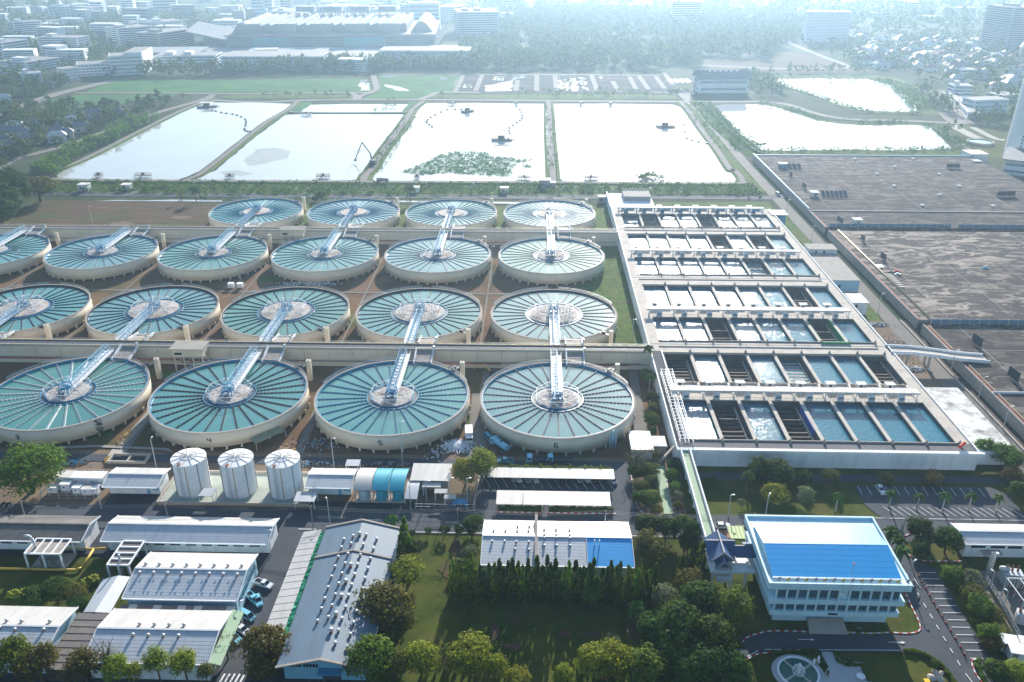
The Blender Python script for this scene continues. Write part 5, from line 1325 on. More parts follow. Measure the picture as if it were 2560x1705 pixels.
for k, (bx, by, w_, d_, h_) in enumerate([(143, 1215, 4.6, 3.4, 3.2), (184, 1217, 4.6, 3.2, 3.2), (228, 1218, 4.8, 3.4, 3.2), (154, 1233, 2.8, 2.2, 2.6), (122, 1234, 2.6, 1.8, 2.0), (185, 1237, 2.3, 1.8, 2.2), (212, 1239, 2.6, 1.8, 2.2), (232, 1237, 1.9, 1.6, 2.0)]):
    p = [(-141.1,202), (-136.3,201.9), (-131.3,201.8), (-138.2,199.3), (-141.6,198.4), (-134.1,198.2), (-131.1,197.7), (-128.6,198.1)][k]
    t = thing('transformer_cabinet', ['large white cabinet, back left in the fenced compound', 'large white cabinet, back middle in the fenced compound', 'large white cabinet, back right in the fenced compound', 'mid sized white cabinet in the front row below the back left one', 'small white cabinet at the left end of the compound front row', 'small white cabinet, third from the left in the compound front row', 'rust streaked small white cabinet in the compound front row', 'smallest white cabinet at the right end of the compound front row'][k], 'cabinet', (*p, 0))
    ob('body', B().box(0, 0, .3, w_, d_, h_), 'white_paint', t, local=True)
    ob('lid', B().box(-.12, -.12, h_, w_ + .12, d_ + .12, h_ + .16), 'roof_white' if k in (0, 6) else 'white_paint', t, local=True)
    ob('plinth', B().box(-.2, -.2, 0, w_ + .2, d_ + .2, .3), 'concrete', t, local=True)
    ob('vent_hole', B().box(w_ * .3, -.03, h_ * .55, w_ * .3 + .45, -.004, h_ * .55 + .45), 'steel_dark', t, local=True)
cf = thing('compound_fence', 'wire fence on posts around the white cabinets at the left', 'fence', (-142.8,197.2))
g = B()
ring = [(-143.3,197.9), (-143.5,207.7), (-129.4,208.1), (-127,196.4), (-142.3,196)]
for a, c in zip(ring, ring[1:] + ring[:1]):
    for z in (.1, 1.0, 1.9): g.bar((*a, z), (*c, z), .05)
    k = max(2, int((Vector(c) - Vector(a)).length / 2.4))
    for i in range(k):
        q = Vector(a).lerp(Vector(c), i / k); g.bar((q.x, q.y, 0), (q.x, q.y, 2.0), .1)
ob('fence_frame', g, 'galvanised', cf)
# ---- car ports
for k, (xa, xb, ya, yb, lab) in enumerate(((-13.2, 24.5, 206.2, 210.8, 'long white car port roof against the hedge, the farther one'), (-10.0, 22.4, 193.2, 199.2, 'long white car port roof near the street, the nearer one'))):
    t = thing('car_port', lab, 'car port', (xa, ya, 0))
    n = 14
    for i in range(n): ob('roof_sheet', slab((xa + (xb - xa) * i / n, ya, 2.8), (xa + (xb - xa) * (i + 1) / n - .02, ya, 2.8), (xa + (xb - xa) * (i + 1) / n - .02, yb, 3.2), (xa + (xb - xa) * i / n, yb, 3.2), .1), 'roof_sheet_white', t)
    for i in range(8): ob('post', B().cyl(xa + .6 + (xb - xa - 1.2) * i / 7, yb - .5, 0, 3.0, .1, .1, 6), 'galvanised', t)
# ---- administration building
ad = thing('admin_building', 'pale blue office building with bright blue gabled roof and a row of flags', 'building', (54.7, 151, 0))
ob('ground_floor', B().box(57.6, 153.2, 0, 84.4, 175.4, 3.39), 'sky_paint', ad)
ob('office_core', B().box(56.6, 151.8, 3.4, 85.4, 175.6, 11.39), 'sky_paint_deep', ad)
for z0, z1, ex in ((3.4, 4.7, .6), (6.9, 8.3, 1.2), (11.4, 12.7, 1.9)):
    ob('floor_band', B().box(56.6 - ex, 151.8 - .35 - ex * .25, z0, 85.4 + ex, 175.7 + ex * .2, z1), 'sky_paint', ad)
# parapet around the roof gutter
for a_ in ((54.7, 150.93, 87.3, 151.3), (54.7, 175.9, 87.3, 176.4), (54.7, 151.31, 55.1, 175.89), (86.9, 151.31, 87.3, 175.89)): ob('parapet', B().box(a_[0], a_[1], 12.7, a_[2], a_[3], 13.3), 'sky_paint', ad)
fin = mesh_of('facade_fin', B().box(-.2, -.6, 0, .2, .04, 3.1), 'sky_paint')
fin2 = mesh_of('facade_fin', B().box(-.2, -.55, 0, .2, .04, 2.2), 'sky_paint')
for z0, h, fm, wh in ((8.3, 3.1, fin, 2.3), (4.7, 2.2, fin2, 1.6)):
    me = mesh_of('window', B().box(0, -.06, 0, .29, .03, wh), 'glass_dark')
    mt = mesh_of('top_light', B().box(0, -.06, 0, .29, .03, h - wh - .35), 'glass_dark')
    for i in range(12):
        xb = 56.9 + i * 2.4
        inst('facade_fin', fm, ad, (xb - 54.7, .8, z0))
        if 6 == i and z0 > 8: continue
        for k in range(5):
            if xb + .35 + k * .42 < 85:
                inst('window', me, ad, (xb + .27 + k * .42 - 54.7, .8, z0 + .12)); inst('top_light', mt, ad, (xb + .27 + k * .42 - 54.7, .8, z0 + wh + .28))
    # left side windows
    ms = mesh_of('side_window', B().box(-.05, 0, 0, .03, .9, h * .75), 'glass_dark')
    for i in range(14): inst('side_window', ms, ad, (1.9, 3 + i * 1.5, z0 + .3))
ob('balcony_recess', B().box(71.6, 151.7, 8.4, 73.4, 151.77, 11.2), 'sky_paint', ad)
ob('air_unit', B().box(71.5, 151.2, 9.6, 72.3, 151.69, 10.6), 'white_paint', ad)
ob('sign', B().box(69.6, 151.2, 3.75, 71.8, 151.29, 4.35), 'steel_dark', ad)
for i in range(9): ob('step', B().box(65.3 + .05 * i, 149.0 + i * .42, 0, 74.3 - .05 * i, 149.0 + (i + 1) * .42, .16 * (i + 1)), 'concrete_pale', ad)
lapped(ad, 56.0, 85.6, 153.2, 13.2, 162.7, 15.3, 6, 'roof_blue', lap=.012)
lapped(ad, 56.0, 85.6, 172.8, 13.2, 162.7, 15.3, 6, 'roof_blue', lap=.012)
ob('gable_wall', B().add([(x, y, z) for x in (56.2, 85.4) for y, z in ((153.5, 12.72), (172.5, 12.72), (172.5, 12.95), (162.7, 14.9), (153.5, 12.95))], [(4, 3, 2, 1, 0), (5, 6, 7, 8, 9), (0, 1, 6, 5), (1, 2, 7, 6), (2, 3, 8, 7), (3, 4, 9, 8), (4, 0, 5, 9)]), 'sky_paint', ad)
ob('eave_board', B().box(56, 153.0, 12.9, 85.6, 153.19, 13.3), 'white_paint', ad)
ob('flag_mast', B().tube([(73.4, 152.0, 13.3), (73.4, 152.0, 18.3)], .07, 6), 'galvanised', ad)
ob('mast_lamp', B().cyl(73.4, 152.0, 18.3, 18.6, .2, .2, 8), 'orange_cloth', ad)
mat('flag_yellow', (0.85, 0.50, 0.01), .7, .05)
mat('flag_navy', (0.03, 0.04, 0.20), .7, .05)
for i in range(15):
    xf = 57.0 + i * (86.2 - 57.0) / 14
    yel = i % 2 == 1
    t = thing('flag', '%s flag, %s from the left on the blue roofed office' % ('yellow' if yel else 'striped red white blue', ORD[i]), 'flag', (xf, 151.1, 13.3), 0, 'flags along the office parapet')
    g = B(); g.bar((0, 0, 0), (.25, 0, 1.7), .07); ob('staff', g, 'white_paint', t, local=True)
    w_ = 1.0 if yel else .55
    if yel:
        ob('cloth', B().add([(.25, 0, 1.7), (.1, 0, .6), (-.25 * w_, .25, .35), (-.75 * w_, .1, .55), (-.55 * w_, -.1, 1.2)], [(0, 1, 2, 3, 4)]), 'flag_yellow', t, local=True)
    else:
        for k, m in enumerate(('red_paint', 'white_paint', 'flag_navy', 'white_paint', 'red_paint')):
            z = 1.7 - k * .22
            ob('stripe', B().add([(.25 - .03 * k, 0, z), (.22 - .03 * k, 0, z - .22), (-.35 - .05 * k, .15, z - .42), (-.3 - .05 * k, .15, z - .2)], [(0, 1, 2, 3)]), m, t, local=True)
# ---- elevated walkway and pavilion
ew = thing('elevated_walkway', 'elevated white walkway with green floor from the filter block to the pavilion', 'walkway', (46.5, 172, 0))
ob('walk_deck', B().box(45.2, 172, 5.3, 48.0, 217.0, 5.9), 'white_wall', ew)
ob('floor', B().box(45.6, 172, 5.901, 47.6, 216.9, 5.95), 'green_floor', ew)
for x in (45.62, 47.5): ob('edge_line', B().box(x, 172, 5.951, x + .1, 216.9, 5.97), 'red_paint', ew)
for x in (45.0, 47.75): ob('parapet', B().box(x, 172, 5.2, x + .35, 217.0, 7.0), 'white_wall', ew)
for y in (180, 190, 197, 204, 211): ob('pier', B().box(46.1, y - .4, 0, 47.1, y + .4, 5.3), 'white_wall', ew)
pv_ = thing('pavilion', 'small pavilion with crossed dark blue gable roofs at the walkway end', 'pavilion', (45, 164, 0))
ob('floor', B().box(44.4, 163.2, 5.2, 55.5, 172, 5.9), 'white_wall', pv_)
ob('lower_floor', B().box(46.0, 162.4, 3.0, 49.6, 166.0, 3.6), 'white_wall', pv_)
ob('balcony', B().box(46.0, 162.3, 3.6, 49.6, 162.6, 4.8), 'white_wall', pv_)
for x, y in ((45.2, 164), (49.8, 164), (45.2, 171.2), (49.8, 171.2), (53.6, 165)): ob('column', B().box(x - .3, y - .3, 0, x + .3, y + .3, 7.4), 'white_wall', pv_)
def groof(par, xa, xb, ya, yb, ze, zr, axis, m='tile_blue'):
    if axis == 'x':
        ym = (ya + yb) / 2
        ob('roof_slope', slab((xa, ya, ze), (xb, ya, ze), (xb, ym, zr), (xa, ym, zr), .12), m, par); ob('roof_slope', slab((xa, ym, zr), (xb, ym, zr), (xb, yb, ze), (xa, yb, ze), .12), m, par)
        ob('ridge', B().bar((xa, ym, zr + .1), (xb, ym, zr + .1), .3, .3), 'tile_ridge', par)
    else:
        xm = (xa + xb) / 2
        ob('roof_slope', slab((xa, ya, ze), (xm, ya, zr), (xm, yb, zr), (xa, yb, ze), .12), m, par); ob('roof_slope', slab((xm, ya, zr), (xb, ya, ze), (xb, yb, ze), (xm, yb, zr), .12), m, par)
        ob('ridge', B().bar((xm, ya, zr + .1), (xm, yb, zr + .1), .3, .3), 'tile_ridge', par)
        ob('gable', B().poly([(xa + .3, ya + .35, ze), (xb - .3, ya + .35, ze), (xm, ya + .35, zr - .25)]), m, par)
        for s in ((xa, xm), (xb, xm)): ob('barge_board', B().bar((s[0], ya, ze), (s[1], ya, zr), .22, .35), 'tile_ridge', par)
groof(pv_, 44.2, 50.8, 164.6, 173.6, 7.6, 10.4, 'y')
groof(pv_, 45.6, 49.4, 163.0, 165.6, 7.0, 9.0, 'y')
groof(pv_, 43.9, 51.2, 167.2, 172.4, 7.5, 10.0, 'x')
groof(pv_, 50.8, 54.4, 166.2, 171.0, 7.8, 9.4, 'x')
groof(pv_, 53.4, 56.6, 165.6, 171.6, 8.2, 9.9, 'x')
# green car shelter left of the office
mat('green_sheet', (0.42, 0.50, 0.20), .6, .06, wave=(1.0, 0, .5, .3))
canopy('striped_canopy', 'yellow green striped canopy beside the blue roofed office', (53,180.1), 4.4, 5.0, 2.6, 'green_sheet')
sheet('red_island', [((52.5,184.9)[0] + 2.2 * math.cos(i * .42), (52.5,184.9)[1] + 1.9 * math.sin(i * .42)) for i in range(15)], Z4, 'terracotta')
# ================================================================== MARKINGS, KERBS
def lines(name, segs, wd, z, m='line_paint'):
    b = B()
    for a, c in segs: strip(b, [a, c], wd, z + lift())
    o = ob(name, b, m); o['kind'] = 'structure'
lines('bay_lines', [((99.3, 170.9 - i * 2.37), (103.6, 170.9 - i * 2.37)) for i in range(13)], .16, Z4)
lines('bay_lines.001', [((96.6 + i * 2.72, 208.4), (96.5 + i * 2.72, 204.2)) for i in range(14)], .15, Z4)
lines('bay_lines.002', [((100.5 + i * 2.1, 198.6), (102.6 + i * 2.1, 194.6)) for i in range(18)], .15, Z4)
lines('bay_lines.003', [((-14.5 + i * 2.6, 210.6), (-12.2 + i * 2.6, 204.6)) for i in range(15)], .15, Z4)
lines('bay_lines.004', [((-9.5 + i * 2.5, 199), (-9.5 + i * 2.5, 193.6)) for i in range(13)], .15, Z4)
lines('lane_dashes', [((95.9 + .02 * i, 170.5 - i * 3.6), (95.9 + .02 * i, 169.0 - i * 3.6)) for i in range(9)] + [((97.2, 168.6), (97.4, 165.0)), ((96.2, 138), (97.6, 128))], .18, Z4)
lines('drive_edge', [((53.5, 143.7), (84.3, 144.3)), ((52, 143.3), (49.2, 141.5))], .2, Z4)
lines('street_edge', [((-34, 183.5), (40, 183.5)), ((92, 193.2), (160, 193.2))], .18, Z4)
def arrow(name, x, y, s):
    b = B()
    b.sheet([(x, y - .1), (x + 3.0 * s, y - .1), (x + 3.0 * s, y + .1), (x, y + .1)] if s > 0 else [(x, y - .1), (x, y + .1), (x + 3 * s, y + .1), (x + 3 * s, y - .1)], Z4 + lift())
    b.sheet([(x + 3.0 * s, y - .4), (x + 3.9 * s, y), (x + 3.0 * s, y + .4)], Z4 + lift())
    o = ob(name, b, 'line_paint'); o['kind'] = 'structure'
arrow('lane_arrow', 62.0, 147.0, 1); arrow('lane_arrow.001', 82.6, 146.7, 1)
lines('zebra_crossing', [((-67.5 + i * 1.1, 131), (-67.2 + i * 1.1, 133.4)) for i in range(5)], .45, Z4)
lines('stop_bars', [((-46, 188.4), (-41.5, 188.4)), ((-64, 183.9), (-59, 183.9))], .25, Z4)
KS = {m: mesh_of('kerb_stone', B().box(-.48, -.12, 0, .48, .12, .2), m) for m in ('red_paint', 'line_paint', 'kerb_yellow')}
def kerb(name, pts, alt=('red_paint', 'line_paint'), sm=True):
    root = bpy.data.objects.new(name, None); C.objects.link(root); root['kind'] = 'structure'
    pts = [Vector(p) for p in (smooth_line(pts, 8) if sm else pts)]
    d = 0; k = 0; acc = 0
    for a, c in zip(pts[:-1], pts[1:]):
        L = (c - a).length
        while acc <= d + L:
            p = a.lerp(c, (acc - d) / L)
            inst('kerb_stone', KS[alt[k % len(alt)]], root, (p.x, p.y, 0), math.atan2((c - a).y, (c - a).x))
            acc += .99; k += 1
        d += L
kerb('kerb', [(84.6, 149.9), (88.2, 149.7), (91.2, 150.6), (92.3, 153.2), (92.6, 158), (93.1, 164)])
kerb('kerb', [(74.6, 149.6), (79, 149.5), (84.4, 149.9)], ('kerb_yellow', 'line_paint'), False)
kerb('kerb', [(65, 149.6), (57, 149.6), (53, 148.6), (50.2, 147.2), (48.4, 145)])
kerb('kerb', [(103.2,186.5), (100.3,184.6), (99.1,182.3), (99,178.7), (101.8,175.7), (107.3,175.5), (112.5,175.7)])
kerb('kerb', [(98.4, 183), (98.8, 178.6), (101.8, 175.8), (106, 175.4), (112.4, 175.6)])
kerb('kerb', [(101.1,142.4), (99.3,141.6), (98.5,138.5), (98.7,135.8)])
kerb('kerb', [(49, 140.8), (53.4, 142.8), (66, 143.1)])
kerb('kerb', [(-9.5, 193.2), (3.2, 193.2)], sm=False); kerb('kerb', [(4.6, 193.2), (23.5, 193.2)], sm=False)
kerb('kerb', [(29.9, 217), (30.1, 205), (30.1, 198), (31.6, 194.2), (35, 193.4)])
kerb('kerb', [(41.2, 217), (40.2, 205), (40.6, 194)])
# garden path with the pale green paving
sheet('garden_path', [(38.0, 217.5), (40.9, 217.5), (40.1, 193.5), (37.4, 193.5)], Z3 + .03, 'green_floor')

# ================================================================== VEHICLES
for nm, c, r_, me_ in (('car_white', (0.72, 0.74, 0.76), .25, 0), ('car_silver', (0.42, 0.45, 0.48), .3, .5), ('car_dark', (0.02, 0.025, 0.035), .25, 0), ('car_teal', (0.08, 0.42, 0.55), .3, 0), ('car_sky', (0.22, 0.58, 0.74), .3, 0)):
    mat(nm, c, r_, .02, 1.0, metal=me_, spec=.6)
mat('tyre', (0.015, 0.015, 0.016), .85, .1)
mat('lamp_red', (0.45, 0.01, 0.01), .3, .05)
mat('lamp_glass', (0.75, 0.75, 0.7), .15, .05)
WH = mesh_of('wheel', B().add([(.33 * math.cos(2 * math.pi * i / 14), s, .33 * math.sin(2 * math.pi * i / 14)) for s in (-.12, .12) for i in range(14)], [tuple(range(14)), tuple(range(27, 13, -1))] + [(i + 14, (i + 1) % 14 + 14, (i + 1) % 14, i) for i in range(14)]), 'tyre')
HUB = mesh_of('hubcap', B().add([(.19 * math.cos(2 * math.pi * i / 10), -.125, .19 * math.sin(2 * math.pi * i / 10)) for i in range(10)], [tuple(range(10))]), 'galvanised')
def side_extrude(b, prof, hw, m=0, top=None):
    """prof: (x,z) outline of the side; hw: half width, top: narrower half width per point"""
    n = len(prof)
    hws = top or [hw] * n
    b.add([(x, -h, z) for (x, z), h in zip(prof, hws)] + [(x, h, z) for (x, z), h in zip(prof, hws)], [tuple(range(n)), tuple(range(2 * n - 1, n - 1, -1))] + [(i, n + i, n + (i + 1) % n, (i + 1) % n) for i in range(n)], m)
    return b
def vehicle(kind, paint, lab, p, rz, group=None, cat='car'):
    t = thing(kind, lab, cat, (p[0], p[1], p[2] if len(p) > 2 else .02), rz, group)
    P_ = lambda nm, b, m, par=None: ob(nm, b, m, par or t, local=True)
    if kind in ('car', 'van'):
        L = 2.2
        body = [(-L, .35), (-L + .1, .8), (-L + .3, .92), (1.0, .95), (2.0, .8), (L, .62), (L, .32), (-L, .28)]
        P_('body', side_extrude(B(), body, .85, 0, [.82, .85, .85, .85, .8, .76, .8, .82]), paint)
        cab = [(-1.95, .9), (-1.45, 1.42), (.1, 1.45), (.95, .93)] if kind == 'car' else [(-2.1, .9), (-2.0, 1.75), (1.0, 1.75), (1.7, .93)]
        gl = side_extrude(B(), cab, .8, 0, [.8, .62, .62, .8]); P_('windows', gl, 'glass_dark')
        r0, r1, zr = (-1.4, .08, 1.44) if kind == 'car' else (-1.98, .98, 1.74)
        P_('roof', B().box(r0, -.62, zr, r1, .62, zr + .06), paint)
        for s in (-1, 1):
            pb = B(); pb.bar((cab[1][0], s * .64, cab[1][1]), (cab[0][0], s * .81, cab[0][1]), .09); pb.bar((cab[2][0], s * .64, cab[2][1]), (cab[3][0], s * .81, cab[3][1]), .09); pb.bar((-.6, s * .65, cab[1][1]), (-.6, s * .82, .9), .09); P_('pillars', pb, paint)
            P_('headlight', B().box(L - .1, s * .6 - .16, .62, L + .02, s * .6 + .16, .76), 'lamp_glass'); P_('tail_light', B().box(-L - .02, s * .65 - .14, .68, -L + .12, s * .65 + .14, .86), 'lamp_red')
        P_('bumper', B().box(L - .05, -.75, .3, L + .08, .75, .5), paint)
        ax = (-1.35, 1.35)
    elif kind == 'pickup_truck':
        P_('body', side_extrude(B(), [(-2.6, .45), (-2.6, .75), (1.2, .75), (1.2, 1.0), (2.3, .9), (2.6, .7), (2.6, .4), (-2.6, .4)], .88), paint)
        for s in (-1, 1): P_('bed_side', B().box(-2.6, s * .85 - .06, .75, -.55, s * .85 + .06, 1.15), paint)
        P_('tailgate', B().box(-2.62, -.8, .75, -2.5, .8, 1.15), paint); P_('bed_floor', B().box(-2.5, -.79, .751, -.56, .79, .80), 'steel_dark')
        P_('cab', side_extrude(B(), [(-.55, .75), (-.5, 1.2), (-.3, 1.68), (.75, 1.7), (1.4, .98), (1.2, .75)], .8, 0, [.87, .85, .68, .68, .83, .87]), paint)
        P_('windscreen', B().add([(1.38, -.72, 1.03), (1.38, .72, 1.03), (.83, .6, 1.66), (.83, -.6, 1.66)], [(0, 1, 2, 3)]), 'glass_dark')
        P_('rear_window', B().add([(-.5, .7, 1.24), (-.5, -.7, 1.24), (-.36, -.6, 1.6), (-.36, .6, 1.6)], [(0, 1, 2, 3)]), 'glass_dark')
        for s in (-1, 1):
            P_('side_window', B().add([(-.3, s * .853, 1.15), (1.05, s * .85, 1.1), (.72, s * .72, 1.6), (-.22, s * .72, 1.6)], [(0, 1, 2, 3) if s < 0 else (3, 2, 1, 0)]), 'glass_dark')
            P_('headlight', B().box(2.5, s * .62 - .17, .66, 2.63, s * .62 + .17, .84), 'lamp_glass')
        ax = (-1.55, 1.6)
    else:   # truck / tanker
        lng = {'tanker_truck': 3.9, 'box_truck': 3.6, 'flatbed_truck': 4.0}[kind]
        P_('chassis', B().box(-lng, -.5, .55, lng, .5, .85), 'steel_dark')
        P_('cab', side_extrude(B(), [(lng - 1.9, .8), (lng - 1.9, 2.6), (lng - .3, 2.6), (lng, 1.7), (lng, .6), (lng - 1.9, .6)], 1.15), paint)
        P_('windscreen', B().add([(lng - .27, -1.0, 2.5), (lng + .02, -1.0, 1.72), (lng + .02, 1.0, 1.72), (lng - .27, 1.0, 2.5)], [(0, 1, 2, 3)]), 'glass_dark')
        for s in (-1, 1): P_('side_window', B().box(lng - 1.5, s * 1.16 - .02, 1.6, lng - .5, s * 1.16 + .02, 2.35), 'glass_dark')
        if kind == 'tanker_truck':
            n = 14; pts = [(1.15 * math.cos(2 * math.pi * i / n), 1.85 + .95 * math.sin(2 * math.pi * i / n)) for i in range(n)]
            P_('tank', B().add([(x, y, z) for x in (-lng, lng - 2.2) for y, z in pts], [tuple(range(n - 1, -1, -1)), tuple(range(n, 2 * n))] + [(i, (i + 1) % n, n + (i + 1) % n, n + i) for i in range(n)]), paint)
            P_('hatch', B().cyl(-.8, 0, 2.75, 3.0, .35, .35, 10), 'steel_dark')
        elif kind == 'box_truck': P_('box', B().box(-lng, -1.2, .9, lng - 2.1, 1.2, 3.3), 'white_paint')
        else:
            P_('bed', B().box(-lng, -1.15, .85, lng - 2.0, 1.15, 1.05), 'steel_dark')
            for s in (-1, 1): P_('bed_side', B().box(-lng, s * 1.12 - .05, 1.05, lng - 2.0, s * 1.12 + .05, 1.5), 'steel_dark')
        ax = (-lng + 1.0, -lng + 2.0, lng - 1.0)
    big = kind.endswith('truck') and kind != 'pickup_truck'
    for x in ax:
        for s in (-1, 1):
            w_ = inst('wheel', WH, t, (x, s * (1.0 if big else .78), .48 if big else .33), 0 if s < 0 else math.pi, (1.45, 1.6, 1.45) if big else None); inst('hubcap', HUB, w_)
    return t
# car port cars, nose out towards the camera
for k, (p, pn, lb_) in enumerate([((-5.9,208.4), 'car_silver', 'leftmost of the cars under the far car port'), ((-4.3,208.2), 'car_white', 'second car from the left under the far car port'), ((-1.5,208), 'car_silver', 'third car from the left under the far car port'), ((0.8,208), 'car_white', 'fourth car from the left under the far car port'), ((8.9,208.3), 'car_dark', 'lone dark car in the middle of the far car port'), ((13.8,208.4), 'car_silver', 'silver car left of the white hatchback under the far car port'), ((16.2,208.7), 'car_white', 'white hatchback poking out right of centre of the far car port'), ((18.6,208.5), 'car_dark', 'dark car right of the white hatchback under the far car port')]):
    vehicle('car', pn, lb_, (p[0], p[1] + 1.2), R(-68), 'cars under the far car port')
vehicle('van', 'car_white', 'white van at the right end of the far car port', ((23.8,208.7)[0], (23.8,208.7)[1] + .6), R(-62), None, 'van')
vehicle('car', 'car_white', 'white car parked alone in the visitor car park', (102.5,206.2), R(-84))
vehicle('car', 'car_white', 'white car beside the striped canopy near the office', (52.8,188), R(4))
for k, (p, kd, pn, a, lb_) in enumerate([((-66.9,161.5), 'pickup_truck', 'car_white', -22, 'pale pickup nosing into the lane beside the strip roof'), ((-66.6,155.8), 'car', 'car_sky', -60, 'sky blue car in the lane below the pale pickup'), ((-67.9,156.3), 'pickup_truck', 'car_sky', -40, 'sky blue pickup by the warehouse wall, topmost of four'), ((-67.7,150.6), 'van', 'car_sky', -30, 'sky blue van parked by the left warehouses'), ((-67.7,146.2), 'pickup_truck', 'car_white', -32, 'dark bed white pickup below the sky blue van'), ((-68.4,143.5), 'car', 'car_sky', -35, 'sky blue car half under the small tree by the lane')]):
    vehicle(kd, pn, lb_, p, R(a), None, 'pickup' if kd == 'pickup_truck' else 'car')
vehicle('tanker_truck', 'car_sky', 'sky blue tanker truck between the two right front tanks', (-10.4,226.5), R(132), None, 'truck')
vehicle('van', 'car_teal', 'bright blue van behind the tanker truck', (-14.6,232.2), R(118), None, 'van')
vehicle('box_truck', 'car_white', 'white box truck beside the pile of white rubble', (-20.5,231.4), R(-84), None, 'truck')
vehicle('pickup_truck', 'car_teal', 'bright blue truck on the service road by the round tree', (-8.2,218.2), R(180), None, 'truck')
vehicle('flatbed_truck', 'car_sky', 'flatbed truck with sky blue cab on the service road, left one', (2.2,218.5), R(180), None, 'truck')
vehicle('flatbed_truck', 'car_sky', 'flatbed truck with sky blue cab on the service road, right one', (8.6,218.7), R(180), None, 'truck')
vehicle('tanker_truck', 'concrete', 'grey lorry on the dyke road below the ponds', (*(-101.8,547.5), .8), R(-4), None, 'truck')
vehicle('van', 'car_white', 'white van on the lane behind the blue hut', (154.4,525.8), R(-80), None, 'van')
# motorbikes at the left street edge
for k, p in enumerate([(-151.6,192.5), (-150.2,192.6), (76.6,149.8), (77.3,149.8)]):
    t = thing('motorbike', ['dark motorbike at the far left of the street, left of two', 'dark motorbike at the far left of the street, right of two', 'dark motorbike right of the office steps, left of two', 'dark motorbike right of the office steps, right of two'][k], 'motorbike', (*p, 0), R(70))
    for x in (-.6, .6): ob('wheel', B().add([(x + .3 * math.cos(.628 * i), s, .3 + .3 * math.sin(.628 * i)) for s in (-.06, .06) for i in range(10)], [tuple(range(10)), tuple(range(19, 9, -1))] + [(i + 10, (i + 1) % 10 + 10, (i + 1) % 10, i) for i in range(10)]), 'tyre', t, local=True)
    g = B(); g.bar((-.5, 0, .75), (.25, 0, .7), .28, .2); g.bar((.25, 0, .4), (-.3, 0, .4), .25, .35); ob('body', g, 'car_dark', t, local=True)
    g = B(); g.bar((.6, 0, .3), (.4, 0, 1.0), .08); g.bar((.4, -.35, 1.0), (.4, .35, 1.0), .06); ob('fork', g, 'galvanised', t, local=True)
# cones
mat('cone_orange', (0.75, 0.08, 0.02), .6, .05)
for k, p in enumerate([(98.8,169.5), (98.7,167.4), (98.7,165), (98.6,162.5), (98.6,160), (98.6,157.8), (98.6,155.4), (98.6,153.2), (98.6,150.8), (98.6,148.4), (98.6,145.8), (98.5,143.6)]):
    t = thing('traffic_cone', 'orange traffic cone beside the marked bays, %s from the top' % ORD[k], 'cone', (*p, .06), 0, 'cones along the office drive')
    ob('base', B().box(-.28, -.28, 0, .28, .28, .06), 'tyre', t, local=True); ob('cone', B().cyl(0, 0, .06, 1.0, .22, .05, 10), 'cone_orange', t, local=True)
    ob('band', B().ring(0, 0, .45, .6, .1, .165, 10), 'line_paint', t, local=True)

